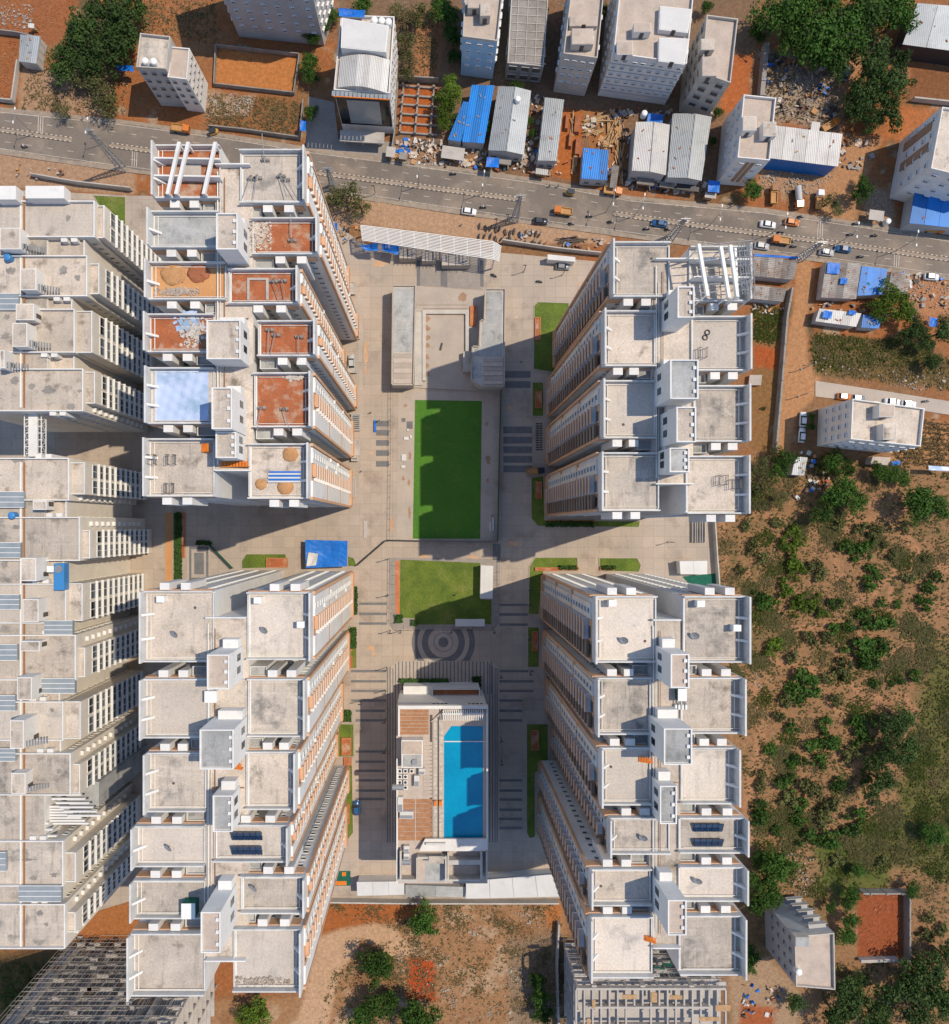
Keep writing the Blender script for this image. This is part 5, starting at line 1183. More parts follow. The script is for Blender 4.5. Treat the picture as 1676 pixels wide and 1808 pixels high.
# white sheds and cabins
def shed(label, pts, h, m, wall='plaster_grey', ridge=None, group=None, rise=.8, cat='shed', windows=0, name='shed', tilt=.35, sheets=1):
    """pts: four roof corners in the photo, at height h"""
    q = [W(x, y, h) for x, y in pts]; c = (sum(p[0] for p in q) / 4, sum(p[1] for p in q) / 4)
    t = thing(name, label, cat, (*c, 0), group)
    ins = [(c[0] + (p[0] - c[0]) * .955, c[1] + (p[1] - c[1]) * .955) for p in q]
    part('wall', wall, t, lambda mb: mb.prism(ins, 0, h - .12))
    L = lambda a, b, f: (a[0] + (b[0] - a[0]) * f, a[1] + (b[1] - a[1]) * f)
    if ridge is None:      # mono-pitch sheets laid side by side
        for k in range(sheets):
            f0, f1 = k / sheets + (.004 if k else 0), (k + 1) / sheets
            a, b, cc, d = L(q[0], q[1], f0), L(q[0], q[1], f1), L(q[3], q[2], f1), L(q[3], q[2], f0); dz = .03 * (k % 2)
            part('roof_sheet', m, t, lambda mb: mb.prism([a, b, cc, d], h - .1, h, [h + tilt + dz, h + tilt + dz, h + dz, h + dz]))
    else:                  # ridge runs from the middle of side 0-1 to the middle of side 3-2
        a, b = L(q[0], q[1], ridge), L(q[3], q[2], ridge)
        part('roof_sheet', m, t, lambda mb: mb.prism([q[0], a, b, q[3]], h - .1, h, [h, h + rise, h + rise, h]))
        part('roof_sheet', m if not isinstance(m, tuple) else m[1], t, lambda mb: mb.prism([a, q[1], q[2], b], h - .1, h, [h + rise, h, h, h + rise]))
        part('ridge_cap', 'metal_grey', t, lambda mb: mb.tube((*a, h + rise), (*b, h + rise), .12, 5))
    for k in range(0 if m in ('sheet_white', 'roof_grey', 'roof_screed', 'paving_pale') else 5):
        u, v = random.uniform(.1, .9), random.uniform(.1, .9); a_ = L(q[0], q[1], u); b_ = L(q[3], q[2], u); p_ = L(a_, b_, v)
        zt = h + (tilt * (1 - v) + .03 if ridge is None else rise * (1 - abs(u - ridge) / max(ridge, 1 - ridge)))
        part('roof_weight', random.choice(('brick_red', 'concrete_raw', 'timber')), t, lambda mb: mb.obox(p_, random.uniform(.3, .9), .28, .22, random.uniform(0, 3), zt - .05))
    if windows:
        pc = Pieces(t); wall_windows(pc, ins[3], ins[2], (1.7,), [(k + .5) / windows for k in range(windows)], 1.3, 1.2, OPEN, 'opening'); pc.flush()
    return t
shed('long white roofed site store against the south wall', [(630, 1557), (714, 1556), (714, 1580), (631, 1582)], 4, 'sheet_white', 'plaster_white', tilt=.1, sheets=3)
shed('wide white roofed store under the shaded tower foot', [(823, 1556), (985, 1543), (992, 1583), (823, 1587)], 4, 'sheet_white', 'plaster_white', tilt=.1, sheets=4)
shed('grey flat strip store between two white stores', [(716, 1562), (822, 1566), (822, 1584), (716, 1584)], 2.5, 'roof_grey', 'plaster_cream', tilt=.1, sheets=2)
shed('white cabin beside the courtyard lawn', [(849, 998), (871, 999), (870, 1057), (848, 1057)], 3.4, 'sheet_white', 'plaster_white', tilt=.1, cat='cabin', name='site_cabin', sheets=3)
shed('white cabin beside the green play court', [(1200, 991), (1249, 990), (1249, 1014), (1202, 1014)], 3.6, 'sheet_white', 'plaster_white', tilt=.1, cat='cabin', name='site_cabin', sheets=2)
shed('white gate cabin near the parked grey car', [(967, 449), (1016, 454), (1016, 462), (967, 458)], 3, 'sheet_white', 'plaster_white', tilt=.1, cat='cabin', name='site_cabin')
def pergola():
    z = 3.0; t = thing('lawn_pergola', 'grey topped planted pergola at the shaded lawn edge', 'pergola', (*W(830, 1098), 0)); a = rect((804, 1093, 856, 1106), z)
    part('roof', 'sheet_white', t, lambda mb: mb.box(a[0], a[1], z - .15, a[2], a[3], z))
    for x in (a[0] + .3, (a[0] + a[2]) / 2, a[2] - .3):
        for y in (a[1] + .3, a[3] - .3): part('post', 'metal_dark', t, lambda mb: mb.box(x - .1, y - .1, 0, x + .1, y + .1, z - .151))
pergola()
# pipe racks and tank by the east drive
for k, x in enumerate((1226, 1234, 1243)):
    a = rect((x - 3, 918, x + 3, 958), 1); t = thing('pipe_trough', 'long concrete trough beside the east boundary wall, ' + ('farthest from the wall', 'between two others', 'nearest the wall')[k], 'trough', ((a[0] + a[2]) / 2, (a[1] + a[3]) / 2, 0), 'concrete troughs')
    part('base', 'concrete_light', t, lambda mb: mb.box(a[0], a[1], .02, a[2], a[3], .3))
    for s in (a[0], a[2] - .15): part('side', 'concrete_light', t, lambda mb: mb.box(s, a[1], .3, s + .15, a[3], 1.0))
# planters with terracotta edges along the towers
def planter(i, x0, y0, x1, y1, lab):
    a = rect((x0, y0, x1, y1), .6); t = thing('planter_box', lab, 'planter', ((a[0] + a[2]) / 2, (a[1] + a[3]) / 2, 0), 'brick planters at the tower feet'); w = .2
    for b in ((a[0], a[1], a[2], a[1] + w), (a[0], a[3] - w, a[2], a[3]), (a[0], a[1] + w, a[0] + w, a[3] - w), (a[2] - w, a[1] + w, a[2], a[3] - w)): part('wall', 'terracotta', t, lambda mb: mb.box(b[0], b[1], 0.02, b[2], b[3], .6))
    part('earth', 'soil_red', t, lambda mb: mb.box(a[0] + w, a[1] + w, .02, a[2] - w, a[3] - w, .45))
PL = [(603, 1303, 620, 1334), (607, 1338, 621, 1352), (607, 1420, 617, 1455), (612, 1130, 622, 1150), (610, 1158, 622, 1178), (945, 1002, 990, 1008), (992, 1000, 1022, 1007), (1060, 1000, 1086, 1007), (945, 560, 955, 600), (945, 690, 957, 720), (946, 850, 957, 880), (965, 918, 1000, 928), (1004, 918, 1050, 928), (940, 1115, 950, 1150), (938, 1290, 952, 1325), (470, 985, 508, 1002), (318, 905, 326, 985)]
PLN = ['beside the sunny lawn strip west of the clubhouse', 'below the sunny lawn strip west of the clubhouse', 'beside the shaded blue car', 'below the north hedge of the drive', 'south of another below the north hedge', 'north of the scrub-side tower by its corner', 'next to the tower path, west', 'next to the tower path, east', 'in the lawn below the truss-roofed tower', 'between shaded lawns below the truss-roofed tower', 'near the dark lorry', 'under the south face of the truss-roofed tower', 'longest under the south face of the truss-roofed tower', 'in the shaded strip opposite the round paving', 'in the shaded lawn opposite the pool', 'beside the blue tarpaulin', 'along the hedge of the stepped garden']
for i, q in enumerate(PL): planter(i, *q, 'terracotta edged planter ' + PLN[i])
def hedge(px, h, label, m='hedge_leaf'):
    a = rect(px, h); mb = MB(); nx, ny = max(2, int((a[2] - a[0]) / .45)), max(2, int((a[3] - a[1]) / .45))
    for k in range(int((a[2] - a[0]) * (a[3] - a[1]) * 26) + 60):
        x, y, z = random.uniform(a[0], a[2]), random.uniform(a[1], a[3]), random.uniform(.2, h); s = random.uniform(.12, .26)
        d = Vector((random.gauss(0, 1), random.gauss(0, 1), random.gauss(.6, 1))).normalized(); u = d.orthogonal().normalized() * s; w = d.cross(u).normalized() * s; c = Vector((x, y, z))
        mb.quad(tuple(c - u - w), tuple(c + u - w), tuple(c + u + w), tuple(c - u + w))
    mb.box(a[0] + .15, a[1] + .15, 0, a[2] - .15, a[3] - .15, h * .75)
    o = mb.build('clipped_hedge', m); tag(o, label, 'hedge', 'courtyard hedges')
for q, lab in (((618, 1036, 631, 1086), 'clipped hedge between drive and tower, north'), ((617, 1110, 629, 1145), 'clipped hedge between drive and tower beside planters'), ((705, 1199, 792, 1206), 'low hedge in front of the clubhouse porch'), ((834, 1196, 850, 1212), 'square dark hedge by the clubhouse porch'), ((308, 905, 320, 1028), 'long hedge beside the stepped garden'),
               ((988, 999, 1020, 1006), 'short hedge north of the scrub-side tower'), ((1062, 999, 1088, 1006), 'short hedge east of the tower path'), ((698, 1086, 711, 1100), 'bushy hedge at the lawn corner'), ((727, 1095, 737, 1105), 'small bush hedge at the lawn foot'), ((965, 920, 1050, 930), 'shaded hedge below the truss-roofed tower'), ((345, 955, 372, 962), 'dark hedge above the stepped garden'), ((602, 1255, 620, 1275), 'hedge clump beside the tower entrance steps')):
    hedge(q, 1.1, lab)
# fence with green netting beside the pitch
def fence(label, pts, h, net=True):
    t = thing('mesh_fence', label, 'fence', (*W(*pts[0]), 0))
    for i in range(len(pts) - 1):
        a, b = W(*pts[i]), W(*pts[i + 1]); L = math.dist(a, b); n = max(1, int(L / 3)); an = math.atan2(b[1] - a[1], b[0] - a[0])
        for k in range(n + (1 if i == len(pts) - 2 else 0)): f = k / n; part('post', 'metal_dark', t, lambda mb: mb.tube((a[0] + (b[0] - a[0]) * f, a[1] + (b[1] - a[1]) * f, 0), (a[0] + (b[0] - a[0]) * f, a[1] + (b[1] - a[1]) * f, h), .06, 5))
        part('rail', 'metal_dark', t, lambda mb: (mb.tube((*a, h), (*b, h), .05, 4)))
        if net: part('netting', 'net_green', t, lambda mb: mb.obox(((a[0] + b[0]) / 2, (a[1] + b[1]) / 2), L, .05, h * .8, an, .1))
fence('green netted fence on the shaded side of the sports turf', [(884, 690), (881, 800), (878, 955)], 3)
fence('green netted fence across the drive to the lawn', [(878, 957), (684, 953), (632, 998)], 2.2)
fence('wire fence round the west edge of the sports turf', [(690, 684), (690, 800), (688, 955)], 1.5, False)
fence('wire rail round the rounded lawn path', [(688, 986), (687, 1095), (700, 1112), (868, 1112), (881, 1096), (881, 988)], 1.1, False)
fence('green fence beside the stepped garden', [(372, 962), (412, 1003)], 2)

for i, (x, y, w, h, ht, m) in enumerate(((620, 508, 14, 22, 1.2, 'concrete_light'), (626, 565, 10, 18, .9, 'concrete_light'), (632, 590, 7, 16, .8, 'paver_dark'), (622, 652, 16, 12, 1.1, 'concrete_light'), (624, 698, 9, 14, .9, 'concrete_light'), (628, 745, 16, 30, 1.0, 'roof_grey'), (628, 790, 14, 28, .6, 'concrete_light'), (626, 808, 12, 12, 1.3, 'concrete_light'), (622, 860, 11, 34, .9, 'roof_grey'), (645, 935, 6, 30, .3, 'concrete_light'))):
    a = rect((x - w / 2, y - h / 2, x + w / 2, y + h / 2), ht); t = thing('service_box', 'pale service chamber ' + ('nearest the road at the unfinished tower foot', 'in a recess of the unfinished tower foot', 'dark topped beside the drive', 'beside the parked silver car', 'small beside the drive kerb', 'with louvred lid, largest at the tower foot', 'long and low beside the drive', 'square with a dark opening', 'long at the south corner of the unfinished tower', 'flat strip at the drive corner')[i], 'service chamber', ((a[0] + a[2]) / 2, (a[1] + a[3]) / 2, 0))
    for b in ((a[0], a[1], a[2], a[1] + .2), (a[0], a[3] - .2, a[2], a[3]), (a[0], a[1] + .2, a[0] + .2, a[3] - .2), (a[2] - .2, a[1] + .2, a[2], a[3] - .2)): part('kerb', 'plaster_cream', t, lambda mb: mb.box(b[0], b[1], .02, b[2], b[3], ht))
    part('cover', m, t, lambda mb: mb.box(a[0] + .2, a[1] + .2, .02, a[2] - .2, a[3] - .2, ht * .8))
    if i in (5, 7): [part('louvre', 'metal_dark', t, lambda mb: mb.box(a[0] + .4, a[1] + .5 + k * .55, ht * .8, a[2] - .4, a[1] + .75 + k * .55, ht * .8 + .05)) for k in range(int((a[3] - a[1] - .8) / .55))]
for k, (x0, y0, x1, y1) in enumerate(((633, 515, 640, 640), (634, 650, 640, 760), (634, 830, 641, 890))):
    sheet('bare_earth_strip', [(x0 + random.uniform(-1, 1), y0), (x1, y0 + 5), (x1 + 1, (y0 + y1) / 2), (x1 - 1, y1), (x0, y1 - 3)], 'paving_pale', .04)

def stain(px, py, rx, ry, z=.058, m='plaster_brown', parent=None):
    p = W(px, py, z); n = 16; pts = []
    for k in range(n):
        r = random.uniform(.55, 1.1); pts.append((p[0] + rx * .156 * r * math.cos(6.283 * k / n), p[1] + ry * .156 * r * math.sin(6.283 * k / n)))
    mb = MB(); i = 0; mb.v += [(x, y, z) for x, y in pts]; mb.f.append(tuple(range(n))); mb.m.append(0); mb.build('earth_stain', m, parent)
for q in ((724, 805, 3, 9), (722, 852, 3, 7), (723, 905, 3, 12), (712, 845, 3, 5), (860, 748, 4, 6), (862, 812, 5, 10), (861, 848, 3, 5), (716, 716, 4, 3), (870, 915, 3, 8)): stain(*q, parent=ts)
for q in ((646, 622, 4, 22), (646, 655, 3, 10), (691, 925, 4, 13), (640, 850, 3, 16), (748, 1000 - 18, 10, 4), (835, 984, 11, 4), (675, 770, 3, 6), (655, 800, 4, 3), (900, 720, 5, 4), (912, 560, 3, 2), (1020, 500, 3, 3), (672, 465, 16, 6), (905, 960, 14, 6), (655, 1145, 9, 5), (660, 1155, 5, 4)): stain(*q, z=.036, m='soil_track', parent=court)
for i, (x, y, w, h) in enumerate(((720, 759, 4, 4), (725, 771, 4, 6), (717, 774, 9, 6), (713, 808, 9, 12), (712, 824, 8, 5), (871, 925, 3, 24), (866, 930, 3, 16))):
    a = rect((x - w / 2, y - h / 2, x + w / 2, y + h / 2), .5); t = thing('board_stack', 'white board stack ' + ('by the drain covers', 'east of two others by the drain covers', 'broadest by the drain covers', 'pale slab pile west of the turf', 'small, south of the slab pile', 'long, beside the turf fence corner', 'shorter, beside the turf fence corner')[i], 'boards', ((a[0] + a[2]) / 2, (a[1] + a[3]) / 2, .05))
    for k in range(3): part('board', 'sheet_white', t, lambda mb: mb.box(a[0] + .06 * k, a[1] + .05 * k, .052 + .13 * k, a[2] - .03 * k, a[3] - .08 * k, .17 + .13 * k))
mb = MB(); a = rect((660, 741, 664, 762), 1); mb.box(a[0], a[1], .03, a[2], a[3], .5); mb.box(a[0] + .1, a[1] + .3, .5, a[2] - .1, a[3] - .3, .7); tag(mb.build('blue_trough', 'tarp_blue'), 'narrow blue trough on the sunny drive', 'trough')
for z, q in ((1.2, (946, 745, 952, 795)), (1.2, (953, 745, 958, 795))):
    a = rect(q, .1); t = thing('floor_grating', 'slatted floor grating at the shaded tower foot, ' + ('drive side' if q[0] == 946 else 'wall side'), 'grating', ((a[0] + a[2]) / 2, (a[1] + a[3]) / 2, .03))
    for k in range(12): yy = a[1] + (a[3] - a[1]) * k / 12; part('bar', 'metal_dark', t, lambda mb: mb.box(a[0], yy, .03, a[2], yy + .32, .12))

for k, (x, y, rx, ry) in enumerate(((112, 478, 10, 9), (137, 490, 7, 8), (85, 690, 13, 10), (126, 718, 9, 7), (141, 690, 6, 4), (18, 478, 10, 9), (10, 594, 10, 8), (12, 560, 8, 6), (26, 672, 9, 8), (56, 682, 8, 6), (120, 384, 5, 8), (85, 415, 6, 4), (33, 812, 14, 6), (8, 996, 7, 8), (8, 1110, 7, 8), (104, 1362, 6, 5), (92, 1254, 4, 4), (45, 1518, 20, 3), (70, 1612, 7, 6), (82, 1632, 5, 4), (60, 1550, 9, 5), (95, 1545, 8, 5), (30, 930, 10, 5))):
    p = W(x, y, BZ + .07); n = 18; mb = MB(); mb.v += [(p[0] + rx * .128 * (.5 + .6 * random.random()) * math.cos(6.283 * q / n), p[1] + ry * .128 * (.5 + .6 * random.random()) * math.sin(6.283 * q / n), BZ + .068) for q in range(n)]; mb.f.append(tuple(range(n))); mb.m.append(0)
    mb.build('mould_stain', 'concrete_raw', FL1 if y < 760 else FL2)
# ------------------------------------------------------------------ buildings beyond the compound
def bld(label, pts, h, wall='plaster_cream', roof='roof_screed', floors=5, cols=(4, 3, 3, 3), ws=(1.2, 1.3), mesh=None, par=.9, boxes=(), tanks=(), cat='building', name='house', bands=None, skip=0., walls=None):
    q = [W(x, y, h) for x, y in pts]; TL, TR, BR, BL = q; c = (sum(p[0] for p in q) / 4, sum(p[1] for p in q) / 4)
    t = thing(name, label, cat, (*c, 0)); pc = Pieces(t)
    part('wall', wall, t, lambda mb: mb.prism(q, 0, h))
    sh = lambda f: [(c[0] + (p[0] - c[0]) * f, c[1] + (p[1] - c[1]) * f) for p in q]
    part('roof', roof, t, lambda mb: mb.prism(sh(.965), h, h + .05))
    for i in range(4):
        a, b = q[i], q[(i + 1) % 4]; d = math.atan2(b[1] - a[1], b[0] - a[0]); n = (math.sin(d), -math.cos(d)); m = ((a[0] + b[0]) / 2, (a[1] + b[1]) / 2)
        s = -1 if (m[0] + n[0] - c[0]) ** 2 + (m[1] + n[1] - c[1]) ** 2 > (m[0] - n[0] - c[0]) ** 2 + (m[1] - n[1] - c[1]) ** 2 else 1
        part('parapet', 'plaster_white' if wall == 'plaster_white' else 'plaster_cream', t, lambda mb: mb.obox((m[0] + n[0] * s * .13, m[1] + n[1] * s * .13), math.dist(a, b) - (.0 if i % 2 else .5), .24, par + .01 * i, d, h))
    fh = h / floors; zs = [fh * (k + .55) for k in range(0 if floors < 4 else 1, floors)]; mesh = mesh or WINH
    for (a, b), n in zip(((BL, BR), (TL, BL), (BR, TR), (TR, TL)), cols):
        if n: wall_windows(pc, a, b, zs, [(k + .5 + random.uniform(-.06, .06)) / n for k in range(n)], ws[0], ws[1], mesh, 'window', skip)
    # floor lines
    for k in range(1, floors):
        if bands: part('floor_band', bands, t, lambda mb: mb.prism([(c[0] + (p[0] - c[0]) * 1.012, c[1] + (p[1] - c[1]) * 1.012) for p in q], fh * k - .12, fh * k + .12))
    for i, (bx, bh, bm) in enumerate(boxes):
        a = [W(x, y, h + bh) for x, y in bx] if len(bx) == 4 and isinstance(bx[0], tuple) else None
        if a is None: r = rect(bx, h + bh); a = [(r[0], r[3]), (r[2], r[3]), (r[2], r[1]), (r[0], r[1])]
        b = part('roof_room', 'plaster_cream' if wall != 'plaster_white' else 'plaster_white', t, lambda mb: mb.prism(a, h, h + bh)); cc = (sum(p[0] for p in a) / 4, sum(p[1] for p in a) / 4)
        part('room_roof', bm, b, lambda mb: mb.prism([(cc[0] + (p[0] - cc[0]) * .94, cc[1] + (p[1] - cc[1]) * .94) for p in a], h + bh, h + bh + .06))
        m = ((a[3][0] + a[2][0]) / 2, (a[3][1] + a[2][1]) / 2); part('room_door', 'frame_dark', b, lambda mb: mb.obox((m[0], m[1] - .02), 1.0, .1, 2.0, math.atan2(a[2][1] - a[3][1], a[2][0] - a[3][0]), h))
    pc.flush()
    for (x, y) in tanks:
        p = W(x, y, h + 1.5); tt = thing('water_tank', 'white plastic water tank on the roof of the ' + label, 'water tank', (p[0], p[1], h), 'white roof tanks'); tt['label'] = ' '.join(('white water tank on the ' + label).split()[:16])
        part('body', 'tank_white', tt, lambda mb: mb.cyl(p[0], p[1], h, h + 1.5, .85)); part('lid', 'tank_white', tt, lambda mb: mb.dome(p[0], p[1], h + 1.5, .85, .4))
    return t
FL_ = 'flats'
b1 = bld('tall pale flats with balcony side at the end of the ochre plot', [(352, -150), (565, -120), (542, -52), (368, -70)], 27, 'plaster_grey', 'roof_screed', 9, (6, 4, 4, 4), (1.1, 1.2), cat=FL_)
# balconies on its east side
bld('narrow white house with two tanks on its split roof', [(250, 62), (303, 68), (295, 125), (243, 122)], 16, 'plaster_grey', 'roof_concrete', 5, (3, 3, 0, 3), (1.1, 1.1), mesh=OPEN, tanks=((256, 107), (271, 108)))
bld('lower peach-roofed half of the narrow white house', [(303, 84), (336, 87), (331, 142), (297, 138)], 14.5, 'plaster_white', 'roof_beige', 5, (2, 0, 4, 2), (1.0, 1.0), mesh=OPEN, par=.5)
# office with curved roof
def office():
    h = 18.0; q = [(603, 30), (697, 33), (688, 168), (590, 162)]
    t = bld('dark-fronted office under a curved metal roof with three tanks', q, h, 'plaster_white', 'roof_screed', 6, (0, 3, 7, 3), (.9, 1.2), mesh=OPEN, boxes=[(((604, 31), (687, 45), (682, 92), (602, 84)), 3.4, 'sheet_white')], tanks=((661, 35), (674, 36), (686, 38)), cat='office', name='office_building')
    a = [W(x, y, h + 2) for x, y in ((600, 96), (688, 101), (683, 160), (595, 150))]; n = 8
    for k in range(n):
        f0, f1 = k / n, (k + 1) / n; z = lambda f: h + 1 + 1.6 * math.sin(math.pi * f)
        L = lambda p, r, f: (p[0] + (r[0] - p[0]) * f, p[1] + (r[1] - p[1]) * f)
        part('roof_sheet', 'sheet_pale', t, lambda mb: mb.prism([L(a[0], a[1], f0), L(a[0], a[1], f1), L(a[3], a[2], f1), L(a[3], a[2], f0)], h + .3, 0, [z(f0), z(f1), z(f1), z(f0)]))
    BL, BR = W(590, 162, h), W(688, 168, h)
    d = Vector((BR[0] - BL[0], BR[1] - BL[1])); an = math.atan2(d.y, d.x); m = ((BL[0] + BR[0]) / 2, (BL[1] + BR[1]) / 2)
    nrm = (math.sin(an), -math.cos(an))
    part('glass_front', 'glass_dark', t, lambda mb: mb.obox((m[0] + nrm[0] * .12, m[1] + nrm[1] * .12), d.length - .4, .22, h - 5, an, 4))
    part('screen_panel', 'glass_pale', t, lambda mb: mb.obox((m[0] + nrm[0] * .32, m[1] + nrm[1] * .32), d.length * .6, .16, h - 7.5, an, 5))
    for k in range(14):
        f = k / 13; p = (BL[0] + d.x * f + nrm[0] * .7, BL[1] + d.y * f + nrm[1] * .7); part('canopy_fin', 'glass_pale', t, lambda mb: mb.obox(p, d.length / 14 - .12, 1.3, .1, an, h + .5))
    part('canopy_edge', 'orange_paint', t, lambda mb: mb.obox((m[0] + nrm[0] * 1.45, m[1] + nrm[1] * 1.45), d.length, .2, .35, an, h + .35))
    p = W(640, 244, 3); part('entrance_canopy', 'concrete_light', t, lambda mb: mb.obox(p, 12, 3, .4, an, 3.4))
    for s in (-5, 0, 5): part('column', 'concrete_light', t, lambda mb: mb.obox((p[0] + s * math.cos(an), p[1] + s * math.sin(an)), .5, .5, 3.39, an, 0))
office()
tarp_sheet('tarpaulin', 'blue tarpaulin beyond the office roof tanks', [(598, 14), (645, 18), (643, 31), (599, 28)], 19.5, 'tarp_blue', .3, 6)
bld('pale blue house beside the blue sheet roofs', [(823, -60), (893, -60), (878, 76), (817, 68)], 15, 'plaster_blue', 'roof_beige', 5, (3, 2, 4, 3), (1.2, 1.1), cat=FL_, boxes=[((826, -5, 850, 14), 2.5, 'roof_beige'), ((848, 5, 866, 28), 3, 'roof_screed')])
b5 = bld('unfinished concrete frame house with gridded roof slab', [(906, -60), (972, -60), (960, 118), (896, 112)], 7, 'concrete_raw', 'concrete_raw', 2, (3, 2, 3, 2), (2.0, 2.0), mesh=OPEN, par=.3)
for k in range(11):
    a, b = W(904, -30 + k * 14, 7.1), W(964, -27 + k * 14, 7.1); part('roof_rib', 'concrete_light', b5, lambda mb: mb.obox(((a[0] + b[0]) / 2, (a[1] + b[1]) / 2), math.dist(a, b), .18, .16, math.atan2(b[1] - a[1], b[0] - a[0]), 7.05))
for k in range(3):
    a, b = W(918 + k * 17, -40, 7.1), W(910 + k * 17, 112, 7.1); part('roof_rib', 'concrete_light', b5, lambda mb: mb.obox(((a[0] + b[0]) / 2, (a[1] + b[1]) / 2), math.dist(a, b), .18, .18, math.atan2(b[1] - a[1], b[0] - a[0]), 7.05))
bld('cream flats with a single roof tank, east of the unfinished frame', [(1014, -60), (1070, -55), (1054, 106), (994, 98)], 15.5, 'plaster_cream', 'roof_beige', 5, (4, 4, 3, 3), (1.1, 1.2), cat=FL_, boxes=[((1006, 28, 1055, 46), 1.4, 'roof_beige'), ((1010, 50, 1048, 78), 2.6, 'roof_beige')], tanks=((1043, 66),))
bld('broad pale flats with white painted roof terraces', [(1098, -60), (1228, -55), (1211, 116), (1082, 98)], 17, 'plaster_white', 'roof_beige', 6, (8, 5, 3, 4), (1.1, 1.1), cat=FL_, bands='plaster_grey', boxes=[(((1166, 10), (1222, 16), (1215, 58), (1164, 52)), 1.6, 'sheet_white'), (((1164, 66), (1218, 68), (1209, 114), (1163, 108)), 1.6, 'sheet_white'), ((1120, 40, 1150, 56), 2.5, 'roof_beige'), ((1090, 72, 1118, 96), 2.2, 'roof_beige')])
bld('slim cream house with dark balconies beside the red earth strip', [(1246, 30), (1301, 37), (1288, 150), (1237, 132)], 16.5, 'plaster_cream', 'roof_beige', 5, (2, 4, 3, 2), (1.8, 1.5), mesh=OPEN, boxes=[((1240, 100, 1266, 134), 2.6, 'roof_beige'), ((1238, 68, 1262, 88), 2.2, 'roof_screed')])
b9 = bld('cream corner house with brown stripe beside the steel-roofed hall', [(1311, 170), (1368, 176), (1357, 286), (1300, 281)], 13.5, 'plaster_white', 'roof_beige', 4, (2, 5, 3, 2), (1.2, 1.2), boxes=[((1312, 205, 1336, 230), 3.0, 'roof_screed'), ((1348, 215, 1371, 240), 2.5, 'roof_screed')])
BL, BR = W(1300, 281, 13.5), W(1357, 286, 13.5); an = math.atan2(BR[1] - BL[1], BR[0] - BL[0])
for f in (.42, .58): part('facade_stripe', 'plaster_brown', b9, lambda mb: mb.obox((BL[0] + (BR[0] - BL[0]) * f, BL[1] + (BR[1] - BL[1]) * f - .1), .8, .3, 10, an, 2.5))
b10 = bld('large white house with tall brown panels near the blue shed roof', [(1660, 192), (1770, 205), (1765, 330), (1640, 300)], 16, 'plaster_white', 'roof_screed', 5, (4, 4, 3, 3), (1.4, 1.3))
TLq, BLq = W(1660, 192, 16), W(1640, 300, 16)
for f in (.2, .55):
    p = (TLq[0] + (BLq[0] - TLq[0]) * f - .15, TLq[1] + (BLq[1] - TLq[1]) * f); part('brown_panel', 'plaster_brown', b10, lambda mb: mb.obox(p, 2.2, .35, 11, math.atan2(BLq[1] - TLq[1], BLq[0] - TLq[0]), 3))
bld('cream flats beside parked cars and a maize plot', [(1502, 705), (1629, 722), (1622, 789), (1499, 776)], 15.5, 'plaster_white', 'roof_screed', 5, (7, 4, 3, 4), (1.3, 1.3), cat=FL_, boxes=[((1553, 714, 1580, 736), 3, 'roof_beige'), ((1560, 748, 1583, 776), 3, 'roof_screed')])
b12 = bld('concrete house with stepped balconies near the red walled plot', [(1400, 1650), (1470, 1644), (1472, 1744), (1403, 1738)], 16, 'plaster_grey', 'roof_beige', 5, (2, 4, 3, 0), (1.0, 1.0), mesh=OPEN, tanks=((1411, 1717),), boxes=[((1405, 1655, 1430, 1672), 2.2, 'roof_grey')])
TRq, TLq = W(1470, 1644, 16), W(1400, 1650, 16); an = math.atan2(TRq[1] - TLq[1], TRq[0] - TLq[0])
for k in range(5):
    f = .72; p = (TLq[0] + (TRq[0] - TLq[0]) * f - math.sin(an) * .8, TLq[1] + (TRq[1] - TLq[1]) * f + math.cos(an) * .8); bb = part('balcony', 'plaster_grey', b12, lambda mb: mb.obox(p, 4.4, 1.6, .25, an, 1.5 + k * 3.1))
    part('balcony_rail', 'plaster_cream', bb, lambda mb: mb.obox((p[0] - math.sin(an) * .7, p[1] + math.cos(an) * .7), 4.4, .15, 1.0, an, 1.75 + k * 3.1))
# ---- sheds
S = shed
S('long grey metal hall with a tank, west of the narrow alley', [(880, 152), (938, 160), (925, 273), (862, 265)], 5, 'sheet_steel', 'plaster_grey', ridge=.5, windows=3)
S('narrow grey metal shed east of the narrow alley', [(962, 173), (996, 177), (983, 284), (950, 283)], 5, 'sheet_steel', 'plaster_grey', sheets=3, windows=2)
S('small blue metal shed in the timber yard', [(1030, 262), (1075, 266), (1072, 318), (1027, 315)], 4, 'sheet_blue', 'plaster_grey', sheets=3, windows=2)
S('pale metal hall with spotted roof, facing the road', [(1123, 215), (1183, 220), (1176, 309), (1116, 301)], 6, 'sheet_pale', 'plaster_grey', ridge=.5, windows=3)
S('grey metal hall between the spotted hall and the corner house', [(1188, 200), (1257, 206), (1239, 319), (1179, 313)], 6, 'sheet_steel', 'plaster_grey', ridge=.55, windows=3)
S('steel-roofed hall with blue front east of the corner house', [(1365, 224), (1485, 239), (1480, 294), (1360, 279)], 6, 'sheet_pale', 'sheet_blue', tilt=.8, sheets=6)
S('long grey metal shed at the field corner', [(1618, 8), (1760, 20), (1760, 100), (1594, 78)], 6, 'sheet_steel', 'metal_dark', ridge=None, tilt=.6, sheets=4)
S('bright blue metal roof beside the road', [(1620, 308), (1760, 318), (1760, 410), (1606, 394)], 5, 'sheet_blue', 'plaster_grey', tilt=.5, sheets=6)
S('broad blue sheet roof behind the leafy tree', [(833, 151), (873, 152), (855, 253), (816, 250)], 4, 'sheet_blue', 'plaster_grey', sheets=3)
